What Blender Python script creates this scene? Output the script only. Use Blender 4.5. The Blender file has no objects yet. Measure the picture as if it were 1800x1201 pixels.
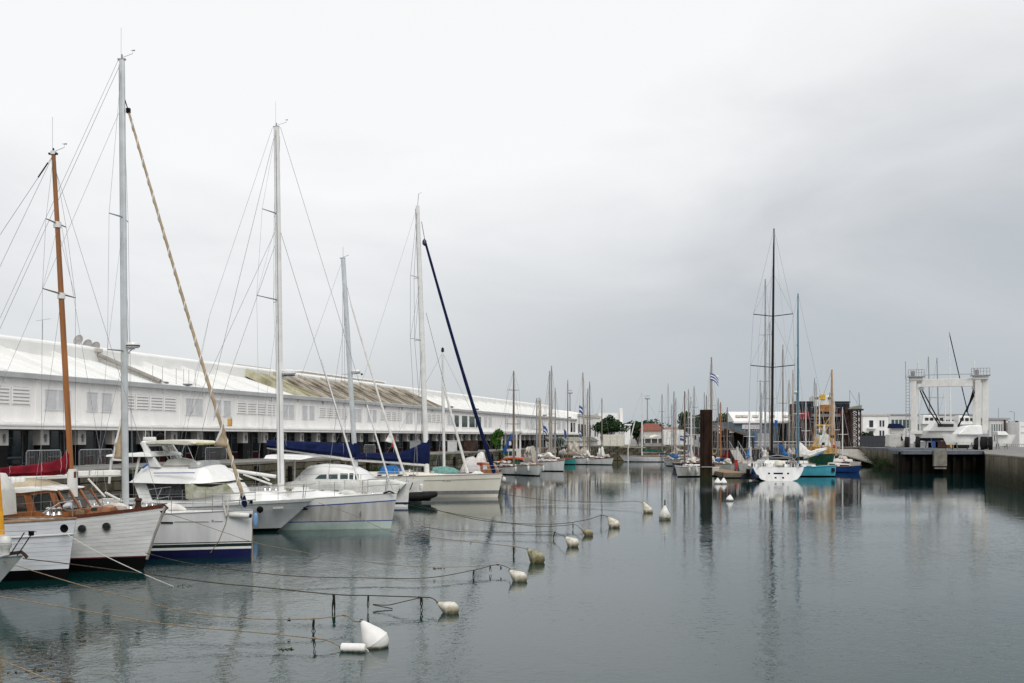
import bpy, bmesh, math, random
from mathutils import Vector, Matrix
random.seed(7)
S = bpy.context.scene
C = S.collection
# ------------------------------------------------------------------ camera
F, HC, H0 = 1800.0, 4.5, 769.0          # focal length in photo pixels, eye height, horizon row
cd = bpy.data.cameras.new('camera'); cam = bpy.data.objects.new('camera', cd); C.objects.link(cam)
cd.sensor_width = 36; cd.lens = 36.0; cd.shift_y = (H0-600.5)/1800.0
cd.clip_start = .1; cd.clip_end = 9000
cam.location = (0, 0, HC); cam.rotation_euler = (math.radians(90), 0, 0)
S.camera = cam
# ------------------------------------------------------------------ world
W = bpy.data.worlds.new('World'); S.world = W; W.use_nodes = True
nt = W.node_tree; nt.nodes.clear()
def N(t, typ, **k):
    n = t.nodes.new(typ)
    for a, b in k.items(): setattr(n, a, b)
    return n
SUN_EL, SUN_ROT = math.radians(44), math.radians(160)
sky = N(nt, 'ShaderNodeTexSky', sky_type='NISHITA', sun_disc=False, sun_elevation=SUN_EL, sun_rotation=SUN_ROT)
bg1 = N(nt, 'ShaderNodeBackground'); bg1.inputs[1].default_value = .08
nt.links.new(sky.outputs[0], bg1.inputs[0])
tc = N(nt, 'ShaderNodeTexCoord'); sep = N(nt, 'ShaderNodeSeparateXYZ')
nt.links.new(tc.outputs['Generated'], sep.inputs[0])
mp = N(nt, 'ShaderNodeMapping'); mp.inputs['Scale'].default_value = (1, 1, 2.6)
nt.links.new(tc.outputs['Generated'], mp.inputs[0])
n1 = N(nt, 'ShaderNodeTexNoise'); n1.inputs['Scale'].default_value = 2.6; n1.inputs['Detail'].default_value = 7; n1.inputs['Roughness'].default_value = .52; n1.inputs['Distortion'].default_value = .35
nt.links.new(mp.outputs[0], n1.inputs[0])
# overcast luminance: rises from the horizon to the zenith
ramp = N(nt, 'ShaderNodeValToRGB')
cr = ramp.color_ramp; cr.interpolation = 'B_SPLINE'
cr.elements[0].position = 0; cr.elements[0].color = (.47, .525, .57, 1)
cr.elements[1].position = 1; cr.elements[1].color = (1.36, 1.37, 1.38, 1)
for p, c in ((.06, (.50, .545, .58)), (.16, (.60, .625, .655)), (.27, (.77, .785, .80)), (.38, (.90, .905, .915)), (.6, (1.12, 1.125, 1.13))):
    e = cr.elements.new(p); e.color = (*c, 1)
# noise shifts the height at which the gradient is read, so the deck of cloud is uneven
ma = N(nt, 'ShaderNodeMath', operation='MULTIPLY_ADD'); ma.inputs[1].default_value = .46; ma.inputs[2].default_value = -.245
nt.links.new(n1.outputs[0], ma.inputs[0])
ml = N(nt, 'ShaderNodeMapRange'); ml.inputs['From Min'].default_value = 0; ml.inputs['From Max'].default_value = .16
nt.links.new(sep.outputs[2], ml.inputs[0])
mm = N(nt, 'ShaderNodeMath', operation='MULTIPLY'); nt.links.new(ma.outputs[0], mm.inputs[0]); nt.links.new(ml.outputs[0], mm.inputs[1])
# brighter patch of thin cloud at the upper left
sd = N(nt, 'ShaderNodeVectorMath', operation='DOT_PRODUCT'); nv = N(nt, 'ShaderNodeVectorMath', operation='NORMALIZE')
nt.links.new(tc.outputs['Generated'], nv.inputs[0]); nt.links.new(nv.outputs[0], sd.inputs[0])
v = Vector((-.25, .88, .40)).normalized(); sd.inputs[1].default_value = v
mr = N(nt, 'ShaderNodeMapRange'); mr.inputs['From Min'].default_value = .80; mr.inputs['From Max'].default_value = 1; mr.inputs['To Max'].default_value = .22
mr.interpolation_type = 'SMOOTHSTEP'
nt.links.new(sd.outputs['Value'], mr.inputs[0])
ad = N(nt, 'ShaderNodeMath', operation='ADD'); nt.links.new(sep.outputs[2], ad.inputs[0]); nt.links.new(mm.outputs[0], ad.inputs[1])
ad2 = N(nt, 'ShaderNodeMath', operation='ADD'); nt.links.new(ad.outputs[0], ad2.inputs[0]); nt.links.new(mr.outputs[0], ad2.inputs[1])
nt.links.new(ad2.outputs[0], ramp.inputs[0])
bg2 = N(nt, 'ShaderNodeBackground'); bg2.inputs[1].default_value = 1.0
nt.links.new(ramp.outputs[0], bg2.inputs[0])
mx = N(nt, 'ShaderNodeMixShader'); mx.inputs[0].default_value = .93
wo = N(nt, 'ShaderNodeOutputWorld')
nt.links.new(bg1.outputs[0], mx.inputs[1]); nt.links.new(bg2.outputs[0], mx.inputs[2]); nt.links.new(mx.outputs[0], wo.inputs[0])
# ------------------------------------------------------------------ sun behind cloud
ld = bpy.data.lights.new('sun', 'SUN'); sun = bpy.data.objects.new('sun', ld); C.objects.link(sun)
ld.energy = 1.5; ld.angle = math.radians(30); ld.color = (1, .97, .93)
sun.rotation_euler = (math.radians(90)-SUN_EL, 0, math.radians(20))
S.view_settings.view_transform = 'Standard'; S.view_settings.look = 'None'
S.view_settings.exposure = 0.0; S.view_settings.gamma = 1; S.view_settings.use_curve_mapping = False
# ------------------------------------------------------------------ materials
MC = {}
def mat(name, col, rough=.5, var=.12, scale=3.0, metal=0, bump=0, bscale=None, stretch=(1,1,1), col2=None, spec=.5, grime=0, coat=0, lo=.35, hi=.68, gcol=(.12, .10, .05)):
    """principled with a two-tone noise; grime = algae/dirt stain that dies out above the waterline or with noise"""
    if name in MC: return MC[name]
    m = bpy.data.materials.new(name); m.use_nodes = True; t = m.node_tree
    b = t.nodes['Principled BSDF']
    b.inputs['Roughness'].default_value = rough; b.inputs['Metallic'].default_value = metal
    dark = max(col) < .06 and not metal
    if rough >= .6: spec = min(spec, .12)
    elif dark and rough >= .25: spec = min(spec, .16)
    b.inputs['Specular IOR Level'].default_value = spec
    if coat: b.inputs['Coat Weight'].default_value = coat
    tcn = N(t, 'ShaderNodeTexCoord'); mpn = N(t, 'ShaderNodeMapping'); mpn.inputs['Scale'].default_value = stretch
    t.links.new(tcn.outputs['Object'], mpn.inputs[0])
    nz = N(t, 'ShaderNodeTexNoise'); nz.inputs['Scale'].default_value = scale; nz.inputs['Detail'].default_value = 5; nz.inputs['Roughness'].default_value = .62
    t.links.new(mpn.outputs[0], nz.inputs[0])
    mxn = N(t, 'ShaderNodeMix', data_type='RGBA')
    c2 = col2 if col2 else tuple(max(0, c*(1-var*2)) for c in col)
    c1 = col if col2 else tuple(min(1, c*(1+var*.5)) for c in col)
    mxn.inputs[6].default_value = (*c1, 1); mxn.inputs[7].default_value = (*c2, 1)
    mr_ = N(t, 'ShaderNodeMapRange'); mr_.inputs['From Min'].default_value = lo; mr_.inputs['From Max'].default_value = hi
    t.links.new(nz.outputs[0], mr_.inputs[0]); t.links.new(mr_.outputs[0], mxn.inputs[0])
    last = mxn.outputs[2]
    if grime:
        g = N(t, 'ShaderNodeNewGeometry'); sp = N(t, 'ShaderNodeSeparateXYZ'); t.links.new(g.outputs['Position'], sp.inputs[0])
        gm = N(t, 'ShaderNodeMapRange'); gm.inputs['From Min'].default_value = .02; gm.inputs['From Max'].default_value = grime
        gm.inputs['To Min'].default_value = .95; gm.inputs['To Max'].default_value = 0
        t.links.new(sp.outputs[2], gm.inputs[0])
        n2 = N(t, 'ShaderNodeTexNoise'); n2.inputs['Scale'].default_value = 9; n2.inputs['Detail'].default_value = 4
        t.links.new(tcn.outputs['Object'], n2.inputs[0])
        mu = N(t, 'ShaderNodeMath', operation='MULTIPLY'); t.links.new(gm.outputs[0], mu.inputs[0]); t.links.new(n2.outputs[0], mu.inputs[1])
        mu2 = N(t, 'ShaderNodeMath', operation='MULTIPLY', use_clamp=True); mu2.inputs[1].default_value = 1.9 if grime < 2.5 else 3.0; t.links.new(mu.outputs[0], mu2.inputs[0])
        mg = N(t, 'ShaderNodeMix', data_type='RGBA'); mg.inputs[7].default_value = (*gcol, 1)
        t.links.new(mu2.outputs[0], mg.inputs[0]); t.links.new(last, mg.inputs[6]); last = mg.outputs[2]
    t.links.new(last, b.inputs['Base Color'])
    rr = N(t, 'ShaderNodeMapRange'); rr.inputs['To Min'].default_value = rough*.8; rr.inputs['To Max'].default_value = min(1, rough*1.25)
    t.links.new(nz.outputs[0], rr.inputs[0]); t.links.new(rr.outputs[0], b.inputs['Roughness'])
    if bump:
        n3 = N(t, 'ShaderNodeTexNoise'); n3.inputs['Scale'].default_value = bscale or scale*4; n3.inputs['Detail'].default_value = 4
        t.links.new(mpn.outputs[0], n3.inputs[0])
        bp = N(t, 'ShaderNodeBump'); bp.inputs['Strength'].default_value = bump; bp.inputs['Distance'].default_value = .02
        t.links.new(n3.outputs[0], bp.inputs['Height']); t.links.new(bp.outputs[0], b.inputs['Normal'])
    MC[name] = m; return m
M_ = dict
white = mat('gelcoat_white', (.80, .80, .78), .25, .06, 1.1, spec=.5, coat=.3)
white2 = mat('gelcoat_weathered', (.74, .74, .70), .42, .12, 1.6)
cream = mat('gelcoat_cream', (.74, .70, .61), .3, .05, .8)
greyhull = mat('hull_paint_grey_white', (.68, .685, .68), .32, .10, 1.3, stretch=(1, 1, .22))
plankwhite = mat('painted_planks_white', (.72, .72, .70), .4, .09, 1.4, bump=.15, stretch=(1, 1, 5))
plankgrey = mat('painted_planks_cool_white', (.68, .70, .73), .4, .08, 1.4, bump=.15, stretch=(1, 1, 5))
streaked = mat('hull_streaked_grey', (.57, .57, .55), .38, .1, 1.3, stretch=(1, 1, .06), col2=(.27, .25, .23))
palegreen = mat('antifouling_pale_green', (.50, .60, .55), .5, .1, 1.5)
navy = mat('navy_paint', (.006, .008, .065), .3, .1, 1.5)
bluepaint = mat('blue_line_paint', (.05, .09, .32), .35, .1, 2)
black = mat('black_antifouling', (.004, .004, .0045), .5, .2, 2, spec=.1)
darkrub = mat('black_rubber', (.018, .018, .018), .6, .2, 4)
brownrail = mat('varnished_rail', (.14, .035, .016), .3, .3, 4, stretch=(6, 1, 1))
teak = mat('weathered_teak', (.30, .20, .12), .6, .2, 3, stretch=(1, 8, 1))
wood = mat('varnished_wood', (.33, .12, .036), .28, .3, 3, stretch=(1, 1, .15), coat=.3)
mastwood = mat('varnished_mast', (.36, .135, .035), .32, .25, 2.5, stretch=(1, 1, .1))
mastbrown = mat('aged_spar_brown', (.23, .17, .13), .5, .25, 2.5, stretch=(1, 1, .1))
masttan = mat('spar_tan', (.42, .34, .25), .5, .2, 2.5, stretch=(1, 1, .1))
alu = mat('anodised_mast', (.62, .65, .66), .32, .08, 1.5, metal=.35)
aludark = mat('spar_grey', (.36, .37, .38), .4, .1, 1.5, metal=.3)
mastwhite = mat('painted_mast_white', (.78, .78, .76), .35, .06, 1.5)
carbon = mat('carbon_spar', (.018, .020, .026), .3, .15, 2)
bluemast = mat('spar_blue', (.05, .17, .24), .4, .1, 2)
steel = mat('stainless', (.62, .62, .62), .22, .06, 4, metal=.9)
wire = mat('rigging_wire', (.30, .30, .32), .45, .1, 4, metal=.4)
redcanvas = mat('red_sail_cover', (.19, .008, .020), .75, .25, 2.2, bump=.5)
navycanvas = mat('navy_sail_cover', (.006, .013, .060), .75, .25, 2.2, bump=.5)
blackcanvas = mat('black_sail_cover', (.012, .012, .016), .8, .25, 2.2, bump=.5)
greencanvas = mat('green_sail_cover', (.010, .085, .060), .8, .25, 2.2, bump=.5)
creamcanvas = mat('cream_sailcloth', (.62, .57, .50), .8, .16, 2.2, bump=.6)
brightcanvas = mat('white_sailcloth', (.78, .76, .72), .8, .12, 2.2, bump=.6)
beige = mat('beige_uv_strip', (.47, .37, .25), .8, .15, 3, bump=.4)
bluecanvas = mat('blue_canvas', (.03, .16, .42), .75, .2, 3, bump=.4)
tealcanvas = mat('teal_tarp', (.16, .36, .32), .7, .2, 3, bump=.4)
yellowcanvas = mat('yellow_canvas', (.75, .36, .03), .7, .15, 4, bump=.4)
mossyscreen = mat('stained_window_cover', (.55, .55, .47), .6, .1, 3.2, col2=(.25, .25, .12))
glass = mat('dark_cabin_glass', (.012, .016, .018), .06, .2, 1.5, spec=.8)
glassteal = mat('green_tinted_glass', (.03, .07, .065), .06, .2, 1.5, spec=.8)
def seeglass():
    m = bpy.data.materials.new('clear_cabin_glass'); m.use_nodes = True; t = m.node_tree
    b = t.nodes['Principled BSDF']; b.inputs['Base Color'].default_value = (.03, .04, .04, 1); b.inputs['Roughness'].default_value = .03
    b.inputs['Alpha'].default_value = .42; b.inputs['Specular IOR Level'].default_value = .8
    return m
clearglass = seeglass()
wallwhite = mat('rendered_wall_white', (.85, .84, .82), .8, .055, 1.0, bump=.15, stretch=(1, 1, .25))
wallgrey = mat('vent_recess_grey', (.62, .62, .62), .8, .08, 1)
gutter = mat('gutter_zinc', (.52, .53, .54), .55, .08, 1)
roofwhite = mat('roof_sheet_white', (.82, .82, .80), .55, .05, .6, stretch=(1, .12, 1))
bandgrey = mat('monitor_sheet_grey', (.43, .44, .43), .65, .07, .8, stretch=(3, 1, .3))
roofdirty = mat('roof_sheet_mossy', (.45, .41, .34), .9, .1, 1.0, stretch=(1.0, .3, .3), col2=(.10, .08, .055), bump=.3, lo=.40, hi=.58)
roofmoss = mat('roof_sheet_lichen', (.50, .48, .35), .9, .1, 1.0, stretch=(1.0, .3, .3), col2=(.18, .16, .08), bump=.3, lo=.40, hi=.60)
cladding = mat('hut_cladding', (.55, .52, .47), .7, .07, 2)
blacktile = mat('pillar_black', (.007, .006, .006), .5, .2, 2)
pillarwhite = mat('pillar_white', (.52, .50, .47), .7, .1, 1.5)
shopglass = mat('shop_glass', (.045, .065, .075), .10, .5, .9, spec=.7)
shopframe = mat('shop_frame', (.16, .17, .18), .5, .1, 2)
maroon = mat('maroon_panel', (.075, .012, .014), .6, .2, 2)
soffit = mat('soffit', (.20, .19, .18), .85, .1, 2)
shutterm = mat('louvre_shutter_paint', (.72, .72, .73), .65, .05, 2)
concrete = mat('quay_concrete', (.36, .34, .30), .9, .16, .9, bump=.3)
coping = mat('coping_stone', (.24, .225, .19), .9, .14, 1.2, bump=.3)
stonem = mat('wall_stone', (.13, .115, .085), .9, .25, 1.4, col2=(.05, .048, .03), bump=.5, grime=1.1)
stonem2 = mat('wall_stone_pale', (.17, .155, .12), .9, .2, 1.4, bump=.5, grime=1.0)
mortar = mat('wall_backing', (.055, .05, .04), .95, .2, 1.5, bump=.4)
mossm = mat('quay_moss', (.060, .085, .025), .95, .3, 5, bump=.5)
panelconc = mat('quay_panel_concrete', (.27, .235, .185), .9, .15, .7, col2=(.10, .088, .06), stretch=(1, 1, .25), bump=.4, grime=2.8, gcol=(.030, .030, .016))
asphalt = mat('quay_ground', (.25, .245, .235), .92, .14, .4, bump=.2)
buoym = mat('buoy_white', (.78, .77, .74), .42, .06, 5, grime=.07)
buoyold = mat('buoy_fouled', (.74, .72, .66), .6, .12, 6, col2=(.42, .37, .26), grime=.22, bump=.4)
ropem = mat('rope_tan', (.30, .23, .15), .85, .25, 18, bump=.4)
ropedark = mat('rope_weedy', (.075, .062, .040), .9, .3, 12, bump=.4)
ropewhite = mat('rope_white', (.60, .58, .53), .8, .12, 18, bump=.4)
weedm = mat('weed', (.022, .022, .014), .9, .3, 9)
fenderw = mat('fender_white', (.72, .71, .66), .45, .1, 6)
fenderb = mat('fender_blue', (.20, .36, .62), .4, .15, 6)
rust = mat('rusted_steel', (.085, .05, .04), .85, .3, 1.1, col2=(.022, .016, .015), bump=.4)
pilem = mat('steel_pile_rust', (.034, .018, .013), .85, .35, 1.4, stretch=(1, 1, .25), bump=.4, grime=1.3, gcol=(.030, .030, .012))
redpaint = mat('red_paint', (.42, .03, .035), .55, .2, 2)
orangered = mat('orange_red_rubrail', (.62, .09, .03), .5, .15, 3)
turq = mat('turquoise_hull', (.08, .40, .52), .4, .1, 1.5)
tealhull = mat('teal_hull', (.04, .26, .25), .45, .15, 1.5)
bluehull = mat('blue_hull', (.010, .045, .19), .4, .15, 1.5)
greenhull = mat('green_hull', (.018, .11, .065), .5, .2, 1.5)
yellowp = mat('yellow_paint', (.72, .42, .04), .5, .15, 2)
ochrep = mat('ochre_wood', (.52, .30, .08), .5, .2, 2)
liftwhite = mat('lift_paint', (.74, .73, .70), .45, .08, .8)
tyre = mat('tyre', (.02, .02, .02), .8, .2, 3)
bluecorr = mat('blue_grey_cladding', (.115, .16, .19), .6, .1, .7, stretch=(6, 6, .3))
tilered = mat('red_roof', (.26, .095, .07), .8, .2, 2)
paper = mat('sign_white', (.76, .75, .76), .6, .04, 2)
pinkp = mat('sign_pink', (.55, .16, .26), .6, .05, 2)
purplep = mat('sign_violet', (.36, .25, .50), .6, .05, 2)
fblue = mat('flag_blue', (.03, .10, .33), .7, .15, 3)
fwhite = mat('flag_white', (.78, .78, .78), .7, .05, 3)
leafm = mat('leaf_green', (.055, .10, .025), .7, .3, .9, col2=(.018, .042, .012))
leafd = mat('leaf_dark', (.028, .060, .022), .7, .3, .5, col2=(.011, .028, .012))
leafb = mat('leaf_bright', (.075, .20, .022), .7, .3, .9, col2=(.02, .075, .012))
barkm = mat('bark', (.09, .065, .045), .9, .3, 4, bump=.5)
steelblue = mat('dock_steel', (.15, .165, .19), .6, .15, 1.2)
darktimber = mat('dock_timber_with_shade', (.009, .007, .005), .85, .3, 1.5, bump=.4)  # dark timber; near black also carries the shade of the dock recess
skinm = mat('skin', (.45, .28, .2), .6, .1, 5); clothd = mat('dark_clothes', (.03, .03, .04), .9, .2, 5); cloths = mat('olive_jacket', (.11, .11, .05), .9, .2, 5)
# ------------------------------------------------------------------ mapping helpers (photo pixel + depth -> place)
def P(px, py, Y): return Vector(((px-900)/F*Y, Y, HC-(py-H0)/F*Y))
def Gd(py, z=0): return (HC-z)*F/(py-H0)
def G(px, py, z=0): return P(px, py, Gd(py, z))
nv_ = Vector((500, -1800)).to_2d() if False else None
dL = math.hypot(500, 1800)
DX, DY = 500/dL, 1800/dL                 # along the left quay
NX, NY = DY, -DX                         # from the quay towards the buoys
QZ = 2.71
def off_pt(off, s): return Vector((off*NX+s*DX, off*NY+s*DY))
def s_of(px, off):                       # position along a line parallel to the quay seen at column px
    r = (px-900)/F
    return (off*NX - r*off*NY)/(r*DY-DX)
# ------------------------------------------------------------------ mesh builder
class MB:
    def __init__(s): s.v = []; s.f = []; s.m = []; s.sm = []
    def add(s, vs, fs, mi=0, smooth=False, M=None):
        o = len(s.v)
        s.v += [tuple(M @ Vector(p)) if M else tuple(p) for p in vs]
        for f in fs: s.f.append(tuple(i+o for i in f)); s.m.append(mi); s.sm.append(smooth)
        return s
    def box(s, x0, x1, y0, y1, z0, z1, mi=0, M=None):
        vs = [(x0,y0,z0),(x1,y0,z0),(x1,y1,z0),(x0,y1,z0),(x0,y0,z1),(x1,y0,z1),(x1,y1,z1),(x0,y1,z1)]
        return s.add(vs, [(0,3,2,1),(4,5,6,7),(0,1,5,4),(1,2,6,5),(2,3,7,6),(3,0,4,7)], mi, False, M)
    def rings(s, rs, cap=True, mi=0, smooth=True, closed=True):
        n = len(rs[0]); vs = [p for r in rs for p in r]; fs = []
        for i in range(len(rs)-1):
            for j in range(n if closed else n-1):
                k = (j+1) % n
                fs.append((i*n+j, i*n+k, (i+1)*n+k, (i+1)*n+j))
        s.add(vs, fs, mi, smooth)
        if cap and closed:
            b = len(s.v)-len(vs)
            s.f.append(tuple(b+j for j in range(n))[::-1]); s.m.append(mi); s.sm.append(False)
            s.f.append(tuple(b+(len(rs)-1)*n+j for j in range(n))); s.m.append(mi); s.sm.append(False)
        return s
    def tube(s, pts, r, n=6, mi=0, flat=1.0, smooth=True):
        pts = [Vector(p) for p in pts]; m = len(pts)
        rr = r if isinstance(r, (list, tuple)) else [r]*m
        rs = []
        for i, p in enumerate(pts):
            t = (pts[min(i+1, m-1)]-pts[max(i-1, 0)])
            t = t.normalized() if t.length > 1e-9 else Vector((0,0,1))
            a = Vector((1,0,0)) if abs(t.z) > .8 else Vector((0,0,1))
            u = (a - t*a.dot(t)).normalized(); w = t.cross(u)
            rs.append([tuple(p + u*math.cos(2*math.pi*j/n)*rr[i] + w*math.sin(2*math.pi*j/n)*rr[i]*flat) for j in range(n)])
        return s.rings(rs, True, mi, smooth)
    def lathe(s, prof, n=20, M=None, mi=0, smooth=True):
        vs = []; fs = []
        for r, z in prof:
            for j in range(n): vs.append((r*math.cos(2*math.pi*j/n), r*math.sin(2*math.pi*j/n), z))
        for i in range(len(prof)-1):
            for j in range(n):
                k = (j+1) % n; fs.append((i*n+j, i*n+k, (i+1)*n+k, (i+1)*n+j))
        s.add(vs, fs, mi, smooth, M); return s
    def prism(s, poly, y0, y1, t0=1.0, mi=0, inset=0):
        """side profile poly [(x,z)] between y0 and y1; inset pulls upper points inwards"""
        zs = [p[1] for p in poly]; z0, z1 = min(zs), max(zs)
        def yy(y, z):
            k = (z-z0)/max(1e-6, z1-z0); c = (y0+y1)/2
            return c+(y-c)*(1-inset*k)
        n = len(poly)
        vs = [(x, yy(y0, z), z) for x, z in poly]+[(x, yy(y1, z), z) for x, z in poly]
        fs = [tuple(range(n)), tuple(range(2*n-1, n-1, -1))]+[(i, i+n, (i+1) % n+n, (i+1) % n) for i in range(n)]
        return s.add(vs, fs, mi)
    def build(s, name, mats, parent=None, bevel=0, kind=None, fixn=True):
        me = bpy.data.meshes.new(name); me.from_pydata(s.v, [], s.f)
        for m in (mats if isinstance(mats, (list, tuple)) else [mats]): me.materials.append(m)
        me.polygons.foreach_set('material_index', s.m); me.polygons.foreach_set('use_smooth', s.sm)
        if fixn or bevel:
            bm = bmesh.new(); bm.from_mesh(me)
            bmesh.ops.recalc_face_normals(bm, faces=bm.faces)
            if bevel: bmesh.ops.bevel(bm, geom=[e for e in bm.edges if e.calc_face_angle(0) > .5], offset=bevel, segments=2, affect='EDGES', profile=.6)
            bm.to_mesh(me); bm.free()
        me.update()
        if any(s.sm): me.set_sharp_from_angle(angle=math.radians(40))
        o = bpy.data.objects.new(name, me); C.objects.link(o)
        if parent: o.parent = parent
        if kind: o['kind'] = kind
        return o
def tag(o, label, cat, group=None, kind=None):
    if label: o['label'] = label
    if cat: o['category'] = cat
    if group: o['group'] = group
    if kind: o['kind'] = kind
    return o
def thing(name, label, cat, loc=(0,0,0), rz=0, group=None):
    o = bpy.data.objects.new(name, None); C.objects.link(o); o.empty_display_size = .3
    o.location = loc; o.rotation_euler = (0, 0, rz); tag(o, label, cat, group); return o
def inst(me, name, parent, loc=(0,0,0), rot=(0,0,0), scale=(1,1,1)):
    o = bpy.data.objects.new(name, me); C.objects.link(o); o.parent = parent
    o.location = loc; o.rotation_euler = rot; o.scale = scale; return o
def lerp(a, b, t): return a+(b-a)*t
# ------------------------------------------------------------------ boats
class Boat:
    def __init__(s, name, label, cat, px, wl, hd, group=None, at=None):
        """origin = stem at the waterline; +x bow, +y port"""
        o = at if at else G(px, wl); s.O = Vector((o[0], o[1])); s.h = Vector((math.cos(hd), math.sin(hd))); s.w = Vector((-s.h.y, s.h.x))
        s.root = thing(name, label, cat, (s.O.x, s.O.y, 0), hd, group); s.Y = s.O.y
    def loc(s, px, py, y=0.0):
        r = (px-900)/F
        a = (r*(s.O.y+y*s.w.y)-s.O.x-y*s.w.x)/(s.h.x-r*s.h.y)
        Y = s.O.y+a*s.h.y+y*s.w.y
        return Vector((a, y, HC-(py-H0)/F*Y))
    def prof(s, pts, y=0.0): return [(q.x, q.z) for q in (s.loc(a, b, y) for a, b in pts)]
    def hull(s, L, B, fb, fm, fs, rake=.3, over=.2, tr=.75, tm=.6, p=2.2, bands=None, deck=None, flare=.35, wl=.86, draft=.45, transom=None, nst=22, strakes=0, plank_mat=None, e=.6, plk=.006):
        s.L, s.B, s.fb, s.fm, s.fs, s.rake, s.over = L, B, fb, fm, fs, rake, over
        s.tr, s.tm, s.p, s.flare, s.wlr, s.e = tr, tm, p, flare, wl, e
        for k, (nm, ztop, zbot, m) in enumerate(bands):
            top = s.sheer if ztop is None else (ztop if callable(ztop) else (lambda t, z=ztop: z))
            bot = zbot if callable(zbot) else (lambda t, z=zbot: z)
            nr = 6 if k == 0 else 2
            if k == 0 and strakes:
                core = MB()
                s._band(core, top, bot, 6, nst, -.012)
                s.hullobj = core.build(nm, plank_mat or m, s.root)
                for q in range(strakes):
                    for sd_ in (-1, 1):
                        mb = MB()
                        tp = lambda t, q=q: lerp(top(t), bot(t), q/strakes)
                        bt_ = lambda t, q=q: lerp(top(t), bot(t), (q+1)/strakes)-.0
                        rows = []
                        for i in range(nst+1):
                            t = (i/nst)**1.4
                            a, b = tp(t)-.003, bt_(t)+.003
                            pa = s.hp(t, a, sd_, .0); pb = s.hp(t, b, sd_, plk)
                            pa2 = s.hp(t, a, sd_, -.025); pb2 = s.hp(t, b, sd_, -.025)
                            rows.append([pa, pb, pb2, pa2])
                        mb.rings(rows, True, 0, True)
                        for ii in range(len(mb.sm)): mb.sm[ii] = False
                        mb.build('plank', plank_mat or m, s.hullobj)
            else:
                mb = MB(); s._band(mb, top, bot, nr, nst, 0)
                o = mb.build(nm, m, s.root)
                if k == 0: s.hullobj = o
        # transom
        mb = MB(); zs = [s.fs*(1-i/6)-draft*(i/6) for i in range(7)]
        l = [s.hp(1, z, -1) for z in zs]; r = [s.hp(1, z, 1) for z in zs]
        mb.add(l+r, [(i, i+1, 8+i, 7+i) for i in range(6)])
        mb.build('transom', transom or bands[0][3], s.root)
        # deck
        mb = MB(); n = nst
        vs = []; fs_ = []
        for i in range(n+1):
            t = (i/n)**1.3; z = s.sheer(t)-.03
            for k, y in enumerate((-1, -.5, 0, .5, 1)):
                q = s.hp(t, z, 1, -.015); vs.append((q[0], q[1]*y, z+.05*(1-y*y)*min(1, abs(q[1]))))
        for i in range(n):
            for k in range(4): fs_.append((i*5+k, i*5+k+1, (i+1)*5+k+1, (i+1)*5+k))
        mb.add(vs, fs_, 0, True); mb.build('deck', deck or white, s.root)
    def sheer(s, t): return s.fb*(1-t)**2+2*t*(1-t)*s.fm+s.fs*t*t
    def hp(s, t, z, side=1, grow=0.0):
        q = z/s.sheer(t)
        xs = s.rake*(z/s.fb) if z > -.01 else s.rake*(z/s.fb)*1.5
        xe = -s.L+s.rake-s.over*(z/s.fs)
        x = lerp(xs, xe, t)
        if t < s.tm: b = 1-(1-t/s.tm)**s.p
        else: b = lerp(1, s.tr, ((t-s.tm)/(1-s.tm))**1.6)
        wr = lerp(s.flare, s.wlr, min(1, (t/.45)**.8)) if t < .45 else s.wlr
        if q > 0: k = wr+(1-wr)*min(1.2, q)**s.e
        else: k = max(.02, wr*(1+q*1.3))
        return (x, side*(b*s.B/2*k+.012+grow), z)
    def _band(s, mb, top, bot, nr, nst, grow):
        for sd_ in (-1, 1):
            rows = []
            for i in range(nst+1):
                t = (i/nst)**1.4
                rows.append([s.hp(t, lerp(top(t), bot(t), j/nr), sd_, grow) for j in range(nr+1)])
            mb.rings(rows, False, 0, True, closed=False)
        # close the stem
        a = [s.hp(0, lerp(top(0), bot(0), j/nr), -1, grow) for j in range(nr+1)]; b = [s.hp(0, lerp(top(0), bot(0), j/nr), 1, grow) for j in range(nr+1)]
        mb.add(a+b, [(j, j+1, nr+2+j, nr+1+j) for j in range(nr)], 0, True)
    def rail(s, m, r=.04, dz=.0, name='toe_rail', t1=1.0, flat=1.0, n=20):
        mb = MB()
        for sd_ in (-1, 1):
            mb.tube([s.hp((i/n)**1.2*t1, s.sheer((i/n)**1.2*t1)+dz, sd_, r*.2) for i in range(n+1)], r, 6, flat=flat)
        return mb.build(name, m, s.root)
    def lifelines(s, ts, h=.62, m=None, pulpit=True, r=.013):
        m = m or steel
        me = None; tops = {-1: [], 1: []}
        mb = MB(); mb.tube([(0,0,0), (0,0,h)], r, 6); 
        for t in ts:
            for sd_ in (-1, 1):
                q = s.hp(t, s.sheer(t), sd_, -.08)
                if me is None: o = mb.build('stanchion', m, s.root); me = o.data; o.location = q
                else: inst(me, 'stanchion', s.root, q)
                tops[sd_].append(q)
        for k in (1.0, .52):
            for sd_ in (-1, 1):
                w = MB(); w.tube([(q[0], q[1], q[2]+h*k-.01) for q in tops[sd_]], .005, 4); w.build('lifeline', wire, s.root)
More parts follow.
